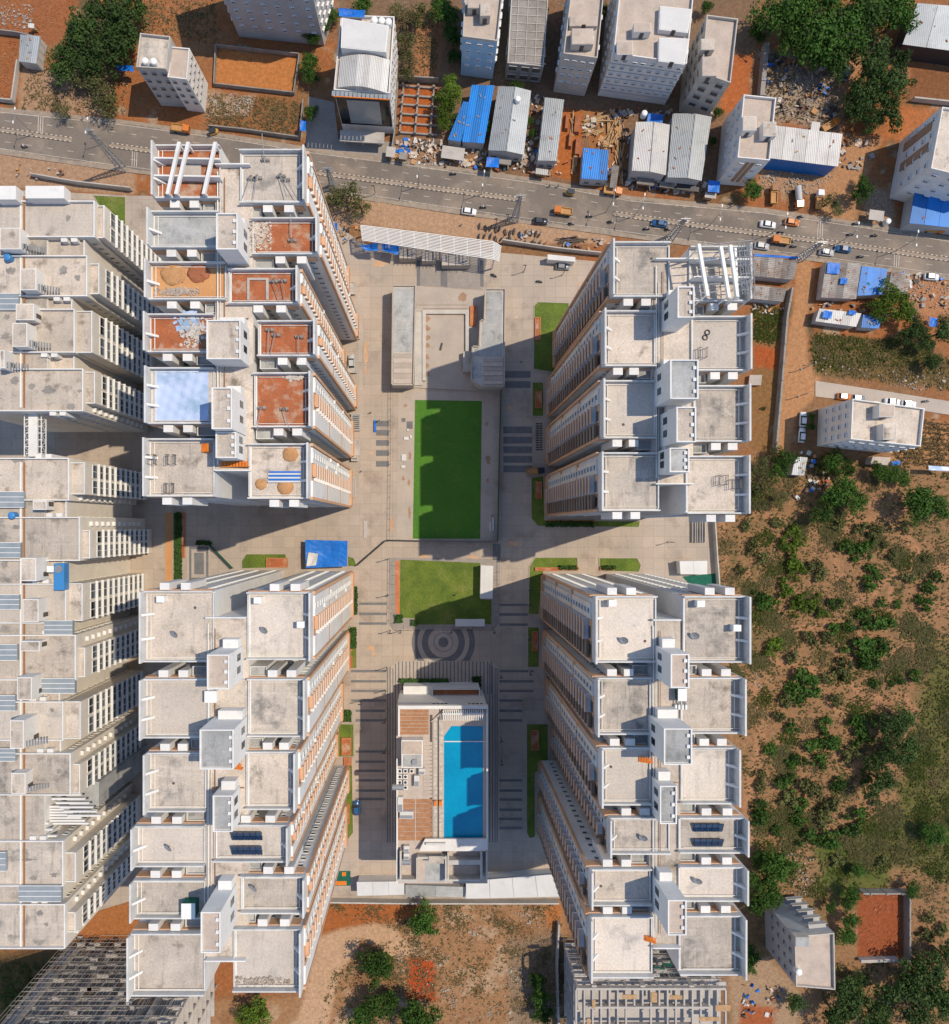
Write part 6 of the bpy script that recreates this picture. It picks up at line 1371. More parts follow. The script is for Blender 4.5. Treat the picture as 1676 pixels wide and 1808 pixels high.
S('narrow blue sheet roof under the leafy tree', [(818, 180), (831, 182), (814, 250), (791, 246)], 4, 'sheet_blue', 'plaster_grey', sheets=2)
S('small grey metal room at the orange plot edge', [(37, 62), (72, 65), (64, 112), (33, 108)], 3.5, 'sheet_steel', 'sheet_pale', sheets=3, name='site_cabin', cat='cabin')
S('patched asbestos roofed room row with blue sheeting by the lane', [(1458, 462), (1520, 466), (1512, 528), (1450, 525)], 3.2, 'sheet_rust', 'plaster_cream', sheets=5)
S('blue topped lean-to in the worker rooms', [(1521, 470), (1566, 476), (1560, 520), (1514, 522)], 3.4, 'sheet_blue', 'plaster_cream', sheets=4)
S('rusty sheet roof room by the road verge', [(1573, 480), (1606, 484), (1603, 520), (1567, 514)], 3.2, 'sheet_rust', 'plaster_cream', sheets=3)
S('low worker room with blue and white roof patches', [(1446, 545), (1520, 554), (1512, 577), (1440, 567)], 3, 'sheet_pale', 'plaster_grey', sheets=5)
S('blue tarpaulin roofed worker room near the shady tree', [(1523, 556), (1556, 560), (1552, 580), (1521, 578)], 3, 'sheet_blue', 'plaster_grey', sheets=2)
S('rusty roofed room row beside the tower corner', [(1330, 452), (1408, 460), (1402, 494), (1330, 487)], 3.4, 'sheet_rust', 'plaster_grey', sheets=6)
S('small rusty roofed room south of another row', [(1330, 504), (1388, 510), (1383, 533), (1330, 527)], 3.2, 'sheet_rust', 'plaster_grey', sheets=4)
S('grey tin room south of the cream flats', [(1404, 806), (1425, 808), (1420, 840), (1398, 838)], 3, 'sheet_steel', 'plaster_grey', sheets=2)
S('flat cream outhouse below the cream flats', [(1540, 806), (1572, 808), (1570, 822), (1538, 818)], 3, 'roof_screed', 'plaster_cream', sheets=1)
S('small brick-floored platform beside the tower', [(1324, 662), (1346, 662), (1344, 680), (1322, 680)], 1.2, 'paving_pale', 'brick_red', sheets=1, tilt=.05, cat='platform', name='platform')
for i, (pts, m) in enumerate(((((1462, 463), (1484, 465), (1482, 484), (1460, 482)), 'tarp_blue'), (((1485, 490), (1497, 491), (1495, 502), (1483, 501)), 'tarp_blue'), (((1332, 448), (1410, 453), (1409, 457), (1332, 452)), 'tarp_blue'), (((1455, 548), (1470, 550), (1468, 563), (1452, 560)), 'tarp_blue'), (((1500, 547), (1512, 549), (1511, 556), (1498, 555)), 'tarp_blue'), (((1145, 200), (1172, 202), (1170, 217), (1142, 215)), 'tarp_blue'), (((1251, 318), (1272, 320), (1270, 340), (1250, 338)), 'tarp_blue'),
                             (((206, 112), (235, 116), (236, 126), (207, 124)), 'tarp_blue'), (((1642, 560), (1657, 562), (1655, 578), (1641, 576)), 'tarp_blue'), (((860, 277), (882, 279), (881, 296), (858, 294)), 'tarp_blue'), (((1640, 822), (1676, 824), (1676, 832), (1640, 830)), 'tarp_pale'), (((1575, 815), (1590, 813), (1590, 820), (1576, 822)), 'tarp_blue'), (((530, 212), (541, 214), (540, 232), (530, 230)), 'tarp_blue'))):
    labs = ('blue sheet on the patched room roof', 'small blue sheet on the patched room roof', 'long blue sheet along the rusty room row', 'blue sheet on the low worker room', 'small blue sheet on the low worker room', 'blue sheet behind the spotted hall', 'dark blue sheet in front of the corner house', 'blue sheet under trees beside the narrow house', 'blue sheet beside the rubble east of the worker rooms', 'blue stall sheet in front of the grey hall', 'pale blue sheet strip along the maize plot', 'blue sheet strip west of the maize plot', 'blue sheet by the lane wall')
    tarp_sheet('tarpaulin', labs[i], pts, 3.9, m, .15, 5)
# tank on the grey hall
for (x, y), lab in (((914, 177), 'white water tank on the long grey metal hall'), ((1137, 202), 'white water tank behind the spotted hall'), ((1587, 378), 'white water tank on the rubble patch by the blue roof')):
    p = W(x, y, 6); z0 = 5.1 if y < 300 else 0; tt = thing('water_tank', lab, 'water tank', (p[0], p[1], z0)); part('body', 'tank_white', tt, lambda mb: mb.cyl(p[0], p[1], z0, z0 + 1.6, .8)); part('lid', 'tank_white', tt, lambda mb: mb.dome(p[0], p[1], z0 + 1.6, .8, .4))
# road-front stalls
ST = [(870, 283, 16, 12, 'glass_pale', 'pale'), (892, 284, 22, 12, 'concrete_raw', 'dark'), (690, 268, 16, 18, 'concrete_light', 'pale'), (712, 275, 14, 12, 'concrete_raw', 'dark'), (957, 303, 22, 10, 'sheet_pale', 'pale'), (1140, 320, 30, 12, 'sheet_rust', 'rusty'), (1178, 326, 26, 10, 'sheet_rust', 'rusty'), (1215, 330, 40, 12, 'metal_dark', 'dark'), (1255, 345, 20, 9, 'concrete_light', 'pale'), (800, 270, 40, 22, 'concrete_light', 'pale'), (1548, 380, 26, 18, 'concrete_light', 'pale'), (55, 45, 10, 8, 'sheet_pale', 'pale'), (1085, 312, 12, 40, 'sheet_rust', 'rusty'), (1440, 224, 15, 18, 'sheet_pale', 'pale'), (1450, 285, 10, 8, 'sheet_pale', 'pale')]
for i, (x, y, w, h, m, adj) in enumerate(ST):
    a = rect((x - w / 2, y - h / 2, x + w / 2, y + h / 2), 2.6); c = ((a[0] + a[2]) / 2, (a[1] + a[3]) / 2)
    t = thing('street_stall', adj + ' topped street stall ' + ('before the grey hall', 'with open front before the grey hall', 'by the foundation plot', 'in the road-front rubble', 'at the end of the narrow shed', 'before the spotted hall', 'between the two halls', 'before the ridged grey hall', 'before the corner house', 'over concrete troughs below the blue roofs', 'on the rubble by the blue roof', 'beyond the small grey room', 'beside the timber yard shed', 'behind the steel-roofed hall', 'under the steel-roofed hall')[i], 'stall', (*c, 0))
    part('roof', m, t, lambda mb: mb.obox(c, a[2] - a[0], a[3] - a[1], .12, R_(-8), 2.5))
    part('counter', 'timber', t, lambda mb: mb.obox((c[0], c[1] + .3), (a[2] - a[0]) * .8, .7, 1.0, R_(-8), 0))
    for sx in (-.45, .45):
        for sy in (-.42, .42): part('post', 'metal_dark', t, lambda mb: mb.tube((c[0] + sx * (a[2] - a[0]), c[1] + sy * (a[3] - a[1]), 0), (c[0] + sx * (a[2] - a[0]), c[1] + sy * (a[3] - a[1]), 2.5), .06, 5))
# foundation plot: grid of ground beams and column stubs
t = thing('foundation_grid', 'ground beams and column stubs in a red earth foundation plot', 'foundation', (*W(738, 195), 0))
for k in range(6):
    y = 152 + k * 16.5; a, b = W(706, y), W(772, y + 5); part('ground_beam', 'concrete_raw', t, lambda mb: mb.obox(((a[0] + b[0]) / 2, (a[1] + b[1]) / 2), math.dist(a, b), .45, .7, math.atan2(b[1] - a[1], b[0] - a[0]), -.2))
for k in range(3):
    a, b = W(713 + k * 27, 152), W(706 + k * 27, 236); part('ground_beam', 'concrete_raw', t, lambda mb: mb.obox(((a[0] + b[0]) / 2, (a[1] + b[1]) / 2), math.dist(a, b), .45, .72, math.atan2(b[1] - a[1], b[0] - a[0]), -.2))
for k in range(6):
    for j in range(3): p = W(712 + j * 27 - k * 1.2, 153 + k * 16.5 + j * 2); part('column_stub', 'concrete_raw', t, lambda mb: mb.obox(p, .5, .5, 1.6, R_(-5), 0))
# timber yard and brick stacks
for i, (x, y, w, h, a) in enumerate(((1058, 212, 50, 16, 12), (1085, 222, 40, 18, 80), (1050, 232, 30, 14, 30), (1082, 245, 36, 20, 60), (1095, 285, 12, 60, 92), (1012, 225, 8, 40, 90), (1010, 425, 40, 16, 8), (1015, 290, 12, 30, 85))):
    c = W(x, y); t = thing('timber_pile', 'pile of sawn timber ' + ('at the north edge of the timber yard', 'crossed over another in the timber yard', 'in the middle of the timber yard', 'beside the blue shed of the timber yard', 'standing along the alley of the timber yard', 'between the brick stacks', 'beside the compound wall near the gateway', 'below the brick stacks')[i], 'timber', (*c, 0), 'timber piles')
    for k in range(12):
        p = (c[0] + random.uniform(-w, w) * .05, c[1] + random.uniform(-h, h) * .05); part('plank', 'timber' if i != 6 else 'bark', t, lambda mb: mb.obox(p, max(w, h) * .156 * random.uniform(.6, .95), .3, .16, R_(a + random.uniform(-16, 16)), .02 + .15 * (k // 3)))
for i, (x, y, w, h) in enumerate(((1000, 218, 7, 28), (1018, 222, 11, 32), (1006, 250, 7, 26), (1019, 262, 10, 30))):
    c = W(x, y); t = thing('brick_stack', 'long stack of red bricks ' + ('nearest the narrow shed, north', 'broad and north beside the timber', 'nearest the narrow shed, south', 'broad and south beside the timber')[i], 'bricks', (*c, 0), 'brick stacks')
    for k in range(4): part('brick_course', 'brick_red', t, lambda mb: mb.obox(c, w * .156 - .1 * k, h * .156 - .15 * k, .3, R_(-5), .02 + .305 * k))
# ---- buildings under construction at the south edge
def scaffold_building(label, x0, y0, x1, y1, h, bays, levels, crown=False):
    a0, a1 = W(x0, y0), W(x1, y0); yb = W(x0, y1)[1]; t = thing('unfinished_building', label, 'construction', ((a0[0] + a1[0]) / 2, a0[1], 0))
    wd = a1[0] - a0[0]; fh = h / levels
    for k in range(levels - (1 if crown else 0)):
        z = fh * (k + 1); part('floor_slab', 'concrete_light', t, lambda mb: mb.box(a0[0], yb, z - .3, a1[0], a0[1], z))
    for i in range(bays + 1):
        x = a0[0] + .4 + (wd - .8) * i / bays
        for yy in (a0[1] - .4, a0[1] - 6, a0[1] - 12): part('column', 'concrete_light', t, lambda mb: mb.box(x - .22, yy - .25, 0, x + .22, yy + .25, h - .23))
        if i % 3 == 1: part('pier', 'concrete_light', t, lambda mb: mb.box(x - .6, a0[1] + .01, 0, x + .6, a0[1] + .5, h))
    for k in range(levels):
        for i in range(bays):
            if random.random() < .2: xa = a0[0] + wd * (i + random.uniform(.1, .5)) / bays; part('infill_wall', random.choice(('concrete_raw', 'concrete_raw', 'plaster_brown')), t, lambda mb: mb.box(xa, a0[1] - random.uniform(.5, 2), fh * k + .01, xa + wd / bays * random.uniform(.25, .5), a0[1] - .3, fh * k + fh * random.uniform(.3, .7)))
    if crown:          # open beam grid above the last slab
        for j in range(4):
            yy = a0[1] - .2 - j * 4.6; part('crown_beam', 'concrete_light', t, lambda mb: mb.box(a0[0] + (j % 2) * 3, yy - .5, h - 1.2, a1[0] - (j % 3) * 4, yy, h))
        for i in range(bays * 2 + 1):
            x = a0[0] + wd * i / bays / 2; L = random.choice((4.6, 9.2, 13.8)); part('crown_beam', 'concrete_light', t, lambda mb: mb.box(x - .2, a0[1] - L, h - .9, x + .2, a0[1] - .75, h - .05))
        for i in range(9):
            x = a0[0] + wd * (i + random.random()) / 9; y = a0[1] - random.uniform(1, 12); part('formwork_board', 'timber', t, lambda mb: mb.obox((x, y), random.uniform(2, 5), random.uniform(.8, 2), .1, random.choice((0, 1.57)), h + .01))
    def sc(mb):
        for i in range(bays * 2 + 1):
            x = a0[0] + wd * i / bays / 2
            for d in (.9, 1.9): mb.tube((x, a0[1] + d, 0), (x + random.uniform(-.3, .3), a0[1] + d, h + 1), .045, 4)
        for k in range(levels * 2 + 1):
            z = fh * k / 2 + .6
            for d in (.9, 1.9):
                xa = a0[0] + random.choice((0, 0, wd * .2)); mb.tube((xa, a0[1] + d, z), (a1[0] - random.choice((0, 0, wd * .3)), a0[1] + d, z + random.uniform(-.2, .2)), .04, 4)
            for i in range(bays * 2):
                if random.random() < .1: x = a0[0] + wd * i / bays / 2; mb.box(x, a0[1] + .9, z + .06, x + wd / bays * random.uniform(.3, .9), a0[1] + 1.8, z + .11)
    o = part('scaffolding', 'concrete_light', t, sc); o['kind'] = 'stuff'
    if crown:
        n = MB()
        for k in range(14):
            f = k / 13; x = a0[0] + wd * (.15 + .75 * f); y = a0[1] + 2.5 - 3 * math.sin(f * 5); n.quad((x, y, h * .75 + random.uniform(-.6, .6)), (x + wd / 14, y - .5, h * .75 + random.uniform(-.6, .6)), (x + wd / 14, y + 1.2, h * .8), (x, y + 1.4 + random.uniform(-.4, .4), h * .8))
        n.build('safety_net', 'net_green', t)['kind'] = 'stuff'
    return t
scaffold_building('tall scaffolded shell west of the stained tower', 128, 1662, 385, 1780, 48, 12, 14)
scaffold_building('open concrete frame with torn green netting south of the solar-roofed tower', 993, 1662, 1231, 1780, 20, 9, 6, True)
# ------------------------------------------------------------------ pylons, lamps, cars
def pylon(label, px, py, h, w=1.6):
    b = W(px, py); t = thing('lattice_pylon', label, 'pylon', (*b, 0), 'lattice pylons along the road'); L = lambda z: w * (1 - .72 * z / h) / 2
    cs = ((-1, -1), (1, -1), (1, 1), (-1, 1))
    for sx, sy in cs: part('leg', 'metal_grey', t, lambda mb: mb.tube((b[0] + sx * L(0), b[1] + sy * L(0), 0), (b[0] + sx * L(h), b[1] + sy * L(h), h), .11, 5))
    n = 11
    def br(mb):
        for k in range(n):
            z0, z1 = h * k / n, h * (k + 1) / n
            for i in range(4): p, q = cs[i], cs[(i + 1) % 4]; mb.tube((b[0] + p[0] * L(z0), b[1] + p[1] * L(z0), z0), (b[0] + q[0] * L(z1), b[1] + q[1] * L(z1), z1), .06, 4); mb.tube((b[0] + p[0] * L(z0), b[1] + p[1] * L(z0), z0), (b[0] + q[0] * L(z0), b[1] + q[1] * L(z0), z0), .05, 4)
    part('bracing', 'metal_grey', t, br)
    for z in (h * .8, h * .9, h * .99): part('cross_arm', 'metal_grey', t, lambda mb: mb.box(b[0] - 1.3, b[1] - .1, z - .08, b[0] + 1.3, b[1] + .1, z + .08))
for l, x, y, h in (('tall lattice pylon on the verge west of the unfinished tower', 217, 299, 20), ('lattice pylon rising behind the olive tree by the gateway', 588, 331, 11), ('lattice pylon among parked motorbikes east of the gateway', 909, 388, 15), ('lattice pylon at the verge north of the truss-roofed tower', 1183, 421, 13), ('lattice pylon beside the rusty room row', 1412, 457, 12)): pylon(l, x, y, h)
wires = MB()
LAMPX = (60, 182, 740, 850, 1070, 1120, 1250, 1360, 1480, 1580)
for k, x in enumerate(LAMPX):
    px = at_x(MED, x); b = W(*px); t = thing('street_lamp', 'twin-arm street lamp on the road median', 'street lamp', (*b, 0), 'street lamps along the median')
    part('pole', 'metal_grey', t, lambda mb: mb.tube((*b, 0.1), (*b, 9), .11, 6, .07))
    for s in (-1, 1): ar = part('arm', 'metal_grey', t, lambda mb: mb.tube((*b, 8.9), (b[0] + .25 * s, b[1] + s * 1.8, 9.5), .06, 5)); part('lamp_head', 'metal_white', ar, lambda mb: mb.box(b[0] + .25 * s - .15, b[1] + s * 1.8 - .35, 9.42, b[0] + .25 * s + .15, b[1] + s * 1.8 + .35, 9.55))
for k, (x, y) in enumerate(((686, 987), (686, 1050), (690, 1113), (709, 1113), (797, 1113), (872, 1113), (684, 1178), (682, 1218), (934, 1040), (934, 1065), (933, 1125), (935, 1185), (640, 1236), (682, 1268), (682, 1320), (884, 1190), (884, 1300), (885, 1340), (925, 480), (993, 486), (663, 343), (1440, 640), (1415, 652), (1410, 700), (895, 393), (1180, 957), (875, 400))):
    b = W(x, y); t = thing('lamp_post', 'slender dark lamp post ' + ('round the lawn and clubhouse drive' if k < 18 else 'beside a lane or forecourt'), 'lamp post', (*b, 0), 'lamp posts round the courtyard' if k < 18 else 'lamp posts by lanes')
    part('pole', 'metal_dark', t, lambda mb: mb.tube((*b, 0), (*b, 5.0), .09, 6)); part('lamp_head', 'metal_dark', t, lambda mb: mb.box(b[0] - .7, b[1] - .12, 5.0, b[0] + .15, b[1] + .12, 5.14)); part('base', 'concrete_light', t, lambda mb: mb.cyl(b[0], b[1], 0, .3, .28, 8))
# --- vehicles built once per kind in local coordinates (length along x)
def wheel(mb, x, y, r=.32, w=.22): mb.tube((x, y - w / 2, r), (x, y + w / 2, r), r, 12)
def loft(mb, secs):
    """secs: list of (x, [(y,z)...]) rings of equal size"""
    n = len(secs[0][1]); i0 = len(mb.v)
    for x, ring in secs: mb.v += [(x, y, z) for y, z in ring]
    for s in range(len(secs) - 1):
        for k in range(n): k2 = (k + 1) % n; mb.f.append((i0 + s * n + k, i0 + s * n + k2, i0 + (s + 1) * n + k2, i0 + (s + 1) * n + k)); mb.m.append(mb.cur)
    mb.f.append(tuple(range(i0 + n - 1, i0 - 1, -1))); mb.f.append(tuple(range(i0 + (len(secs) - 1) * n, i0 + len(secs) * n))); mb.m += [mb.cur] * 2
def make_car(L=4.1, Wd=1.75, hat=True):
    t = thing('car', 'car', 'car'); h = Wd / 2; a = L / 2
    def ring(w, z0, z1): return [(-w, z0), (w, z0), (w * 1.02, (z0 + z1) / 2), (w * .93, z1), (-w * .93, z1), (-w * 1.02, (z0 + z1) / 2)]
    mb = MB(); loft(mb, [(-a, ring(h * .82, .35, .72)), (-a + .25, ring(h * .97, .25, .92)), (-a + .9, ring(h, .22, .95)), (0, ring(h, .22, .95)), (a - 1.1, ring(h, .22, .92)), (a - .3, ring(h * .95, .25, .8)), (a, ring(h * .78, .35, .62))])
    mb.build('body', 'car_white', t, True, True)
    e = -a + .35 if hat else -a + .75
    mb = MB(); loft(mb, [(e, ring(h * .86, .9, .96)), (e + .4, ring(h * .80, .9, 1.40)), (.3, ring(h * .80, .9, 1.46)), (a - 1.15, ring(h * .86, .88, .96))])
    mb.build('cabin', 'car_glass', t, True)
    mb = MB(); mb.prism([(e + .45, -h * .70), (.38, -h * .70), (.38, h * .70), (e + .45, h * .70)], 1.36, 1.5); mb.build('roof', 'car_white', t, True)
    for sx in (-a + .75, a - .8):
        for sy in (-h + .12, h - .12): mb = MB(); wheel(mb, sx, sy); mb.build('wheel', 'tyre', t, True)
    for sy in (-h * .62, h * .62):
        mb = MB(); mb.box(a - .1, sy - .18, .5, a + .005, sy + .18, .66); mb.build('headlight', 'metal_white', t, True); mb = MB(); mb.box(-a - .005, sy - .15, .6, -a + .1, sy + .15, .76); mb.build('tail_light', 'brick_red', t, True)
    return t
def make_truck(L=6.2, Wd=2.2, tank=False):
    t = thing('truck', 'truck', 'truck'); a = L / 2; h = Wd / 2
    mb = MB(); mb.box(-a, -h * .5, .55, a, h * .5, .85); mb.build('chassis', 'metal_dark', t, True)
    mb = MB(); mb.prism([(a - 1.9, -h * .95), (a, -h * .9), (a, h * .9), (a - 1.9, h * .95)], .5, 2.5, [2.55, 2.3, 2.3, 2.55]); mb.build('cab', 'car_orange', t, True)
    mb = MB(); mb.prism([(a - .05, -h * .78), (a + .03, -h * .78), (a + .03, h * .78), (a - .05, h * .78)], 1.4, 2.15); mb.build('windscreen', 'car_glass', t, True)
    if tank: mb = MB(); mb.tube((-a, 0, 1.75), (a - 2.1, 0, 1.75), .95, 16); mb.build('tank', 'car_silver', t, True)
    else:
        mb = MB(); mb.box(-a, -h, .9, a - 2.05, h, 1.05); mb.build('bed', 'metal_dark', t, True)
        for q in ((-a, -h, a - 2.05, -h + .1), (-a, h - .1, a - 2.05, h), (-a, -h + .1, -a + .1, h - .1), (a - 2.15, -h + .1, a - 2.05, h - .1)): mb = MB(); mb.box(q[0], q[1], 1.05, q[2], q[3], 1.95); mb.build('bed_side', 'car_yellow', t, True)
        mb = MB(); mb.box(-a + .15, -h + .15, 1.05, a - 2.2, h - .15, 1.5); mb.build('load', 'sand', t, True)
    for sx in (-a + .9, a - 1.0):
        for sy in (-h + .2, h - .2): mb = MB(); wheel(mb, sx, sy, .45, .3); mb.build('wheel', 'tyre', t, True)
    return t
def make_rick():
    t = thing('auto_rickshaw', 'rickshaw', 'rickshaw')
    mb = MB(); mb.prism([(-1.3, -.65), (.6, -.65), (1.3, -.25), (1.3, .25), (.6, .65), (-1.3, .65)], .3, .95); mb.build('body', 'car_yellow', t, True)
    mb = MB(); mb.prism([(-1.25, -.62), (.5, -.62), (.8, -.4), (.8, .4), (.5, .62), (-1.25, .62)], 1.5, 1.75); mb.build('canopy', 'car_dark', t, True)
    mb = MB(); [mb.tube((x, y, .9), (x, y, 1.52), .04, 4) for x in (-1.2, .5) for y in (-.58, .58)]; mb.build('pillars', 'metal_dark', t, True)['kind'] = 'stuff'
    for x, y in ((-.8, -.55), (-.8, .55), (1.0, 0)): mb = MB(); wheel(mb, x, y, .24, .14); mb.build('wheel', 'tyre', t, True)
    return t
def make_bike():
    t = thing('motorbike', 'motorbike', 'motorbike')
    mb = MB(); loft(mb, [(-.75, [(-.06, .6), (.06, .6), (.06, .75), (-.06, .75)]), (-.3, [(-.16, .45), (.16, .45), (.15, .85), (-.15, .85)]), (.25, [(-.17, .4), (.17, .4), (.14, .98), (-.14, .98)]), (.6, [(-.07, .6), (.07, .6), (.06, .9), (-.06, .9)])]); mb.build('body', 'car_dark', t, True, True)
    mb = MB(); mb.tube((.5, -.36, 1.02), (.5, .36, 1.02), .035, 5); mb.build('handlebar', 'metal_grey', t, True)
    for x in (-.62, .68): mb = MB(); wheel(mb, x, 0, .31, .11); mb.build('wheel', 'tyre', t, True)
    return t
def make_person(pose):
    """one continuous skinned body; pose: 'ride' seated on a bike or 'stand'"""
    me = bpy.data.meshes.new('person_body')
    if pose == 'ride': J = dict(pel=(0, 0, .85), che=(.1, 0, 1.28), nec=(.13, 0, 1.42), hed=(.16, 0, 1.60), shl=(.1, .2, 1.36), ell=(.3, .27, 1.12), hal=(.48, .26, 1.05), shr=(.1, -.2, 1.36), elr=(.3, -.27, 1.12), har=(.48, -.26, 1.05), kl=(.38, .2, .75), fl=(.2, .2, .3), tl=(.34, .2, .27), kr=(.38, -.2, .75), fr=(.2, -.2, .3), tr=(.34, -.2, .27))
    else: J = dict(pel=(0, 0, .92), che=(0, 0, 1.32), nec=(0, 0, 1.48), hed=(.02, 0, 1.63), shl=(0, .2, 1.40), ell=(.02, .27, 1.12), hal=(.1, .28, .88), shr=(0, -.2, 1.40), elr=(-.02, -.27, 1.12), har=(.06, -.28, .88), kl=(.06, .11, .5), fl=(.0, .12, .07), tl=(.16, .13, .04), kr=(-.02, -.11, .5), fr=(-.1, -.12, .07), tr=(.06, -.13, .04))
    Rr = dict(pel=.15, che=.17, nec=.06, hed=.11, shl=.07, ell=.05, hal=.045, shr=.07, elr=.05, har=.045, kl=.075, fl=.05, tl=.04, kr=.075, fr=.05, tr=.04)
    ks = list(J); E = [('pel', 'che'), ('che', 'nec'), ('nec', 'hed'), ('che', 'shl'), ('shl', 'ell'), ('ell', 'hal'), ('che', 'shr'), ('shr', 'elr'), ('elr', 'har'), ('pel', 'kl'), ('kl', 'fl'), ('fl', 'tl'), ('pel', 'kr'), ('kr', 'fr'), ('fr', 'tr')]
    me.from_pydata([J[k] for k in ks], [(ks.index(a), ks.index(b)) for a, b in E], []); me.update()
    o = link('person', me); o.modifiers.new('skin', 'SKIN'); 
    for v, k in zip(me.skin_vertices[0].data, ks): v.radius = (Rr[k], Rr[k])
    me.skin_vertices[0].data[0].use_root = True
    o.modifiers.new('sub', 'SUBSURF').levels = 1; o.modifiers['sub'].render_levels = 1
    dg = bpy.context.evaluated_depsgraph_get(); m2 = bpy.data.meshes.new_from_object(o.evaluated_get(dg)); m2.materials.clear()
    m2.materials.append(MATS['cloth_light']); m2.materials.append(MATS['cloth_dark']); m2.materials.append(MATS['skin'])
    for p in m2.polygons: z = p.center.z; p.material_index = 2 if z > 1.46 else (1 if (z < .88 or z > 1.68) else 0)
    o.modifiers.clear(); o.data = m2
    return o
CAR = {True: make_car(), False: make_car(4.4, 1.75, False)}; TRUCK = make_truck(5.6, 2.0); TANKER = make_truck(6.5, 2.2, True); RICK = make_rick(); BIKE = make_bike(); RIDER = make_person('ride'); STAND = make_person('stand')
used = set()
def put(proto, px, py, deg, label, cat, group, paint=None, z=.03, big=1.0):
    o = proto if proto.name not in used else copy_tree(proto)
    if proto.name not in used: used.add(proto.name)
    b = W(px, py); o.location = (b[0], b[1], z); o.rotation_euler = (0, 0, R_(deg)); o.scale = (big,) * 3
    for k in ('_o',): 
        if k in o: del o[k]
    tag(o, label, cat, group)
    if paint:
        for ch in o.children:
            if ch.name.split('.')[0] in ('body', 'roof', 'cab'):
                ch.data = pm(ch.data, paint)
    return o
PMC = {}
def pm(me, paint):
    k = (me.name.split('|')[0], paint)
    if k not in PMC: m = me.copy(); m.materials.clear(); m.materials.append(MATS[paint]); PMC[k] = m
    return PMC[k]
RA = -8.0
G = 'cars and vans in view'
for px, py, d, lab, pt, hat in ((828, 375, RA, 'white hatchback pulled up on the dirt verge by the gateway', 'car_white', True), (954, 392, RA + 4, 'dark car on the verge below the yellow truck', 'car_dark', True), (1163, 396, RA + 180, 'dark blue car on the road north of the truss-roofed tower', 'car_blue', False), (1354, 398, RA, 'white saloon on the road ahead of the orange car', 'car_white', False), (1396, 394, RA, 'orange car on the road behind the white saloon', 'car_orange', True),
                            (1486, 441, RA + 180, 'blue car on the near carriageway by the worker rooms', 'car_blue', False), (1489, 701, -6, 'orange car parked in front of the cream flats', 'car_orange', True), (1513, 704, -6, 'dark grey car partly behind the cream flats', 'car_grey', True), (1573, 710, -6, 'white car parked before the cream flats, nearer the orange car', 'car_white', False), (1602, 714, -6, 'white car parked at the lane end of the cream flats', 'car_white', True),
                            (1416, 741, 86, 'white van parked side-on beside the bushes, north', 'car_white', True), (1414, 769, 84, 'white van parked below another beside the bushes', 'car_white', True), (993, 472, -3, 'dark grey car parked below the gate cabin', 'car_grey', True), (630, 1425, 92, 'dark blue car in the shaded clubhouse drive', 'car_blue', True), (1343, 436, RA, 'pale van on the near carriageway beside the yellow truck', 'car_silver', True), (1457, 447, RA, 'silver car on the near carriageway by the lane mouth', 'car_silver', True),
                            (1492, 132, 70, 'blue grey car under the big trees', 'car_grey', True), (1642, 490, -5, 'white pickup beside the road verge', 'car_white', True), (576, 655 + 0, 90, 'x', 'car_grey', True)):
    if lab == 'x': continue
    put(CAR[hat], px, py, d, lab, 'car', G, pt)
put(CAR[True], 621, 640, 92, 'silver car parked at the foot of the unfinished tower', 'car', G, 'car_silver')
G2 = 'trucks in view'
for pr, px, py, d, lab, pt in ((TRUCK, 993, 376, 180 + RA, 'yellow truck with a pale load on the near carriageway', 'car_orange'), (TRUCK, 1376, 427, 180 + RA, 'small yellow lorry beside the median', 'car_orange'), (TRUCK, 1645, 407, RA, 'orange lorry stopped below the blue metal roof', 'car_orange'), (TRUCK, 1080, 341, RA, 'orange lorry stopped by the timber yard', 'car_orange'), (TRUCK, 1363, 347, 88, 'brown lorry parked in the rubble yard', 'car_brown'), (TANKER, 1406, 352, 275, 'water tanker with an orange cab in the rubble yard', 'car_orange'), (TRUCK, 1443, 356, 85, 'white lorry parked beside the tanker', 'car_white'), (TRUCK, 944, 832, 3, 'dark lorry in the shade at the tower foot', 'car_dark'), (TRUCK, 322, 231, RA, 'orange lorry by the shops under the narrow white house', 'car_orange'), (TRUCK, 1462, 225, 30, 'orange lorry beside the steel-roofed hall', 'car_orange')):
    put(pr, px, py, d, lab, 'truck', G2, pt, big=.88)
for i, (px, py, d, lab) in enumerate(((1005, 342, RA + 180, 'black and yellow rickshaw near the timber yard'), (379, 235, 20, 'yellow rickshaw on the verge below the dry plot'))): put(RICK, px, py, d, lab, 'rickshaw', 'auto rickshaws')
BK = [(44, 260, 0), (853, 367, 0), (800, 308, 0), (1040, 383, 0), (1077, 393, 0), (1377, 411, 0), (1500, 415, 0), (1542, 417, 0), (1141, 405, 0), (1178, 406, 0), (1400, 436, 0), (1395, 427, 0), (1412, 384, 0), (1449, 444, 0), (1510, 396, 0), (1518, 454, 0), (1633, 709, 0), (1008, 396, 0)]
for px, py, d in BK:
    r = RA + random.choice((0, 180)); put(BIKE, px, py, r, 'motorbike carrying one rider on the road', 'motorbike', 'ridden motorbikes'); put(RIDER, px, py, r, 'person seated astride a moving motorbike', 'person', 'motorbike riders')
for k in range(26):
    px, py = 848 + (k % 13) * 9 + random.uniform(-3, 3), 402 + (k // 13) * 15 + (k % 13) * 1.2 + random.uniform(-3, 3)
    put(BIKE, px, py, 80 + random.uniform(-25, 25), 'motorbike parked on the dirt verge east of the gateway', 'motorbike', 'parked motorbikes')
for px, py in ((872, 487), (952, 498), (666, 745)): put(BIKE, px, py, random.uniform(0, 180), 'motorbike standing alone on the compound paving', 'motorbike', 'lone motorbikes')
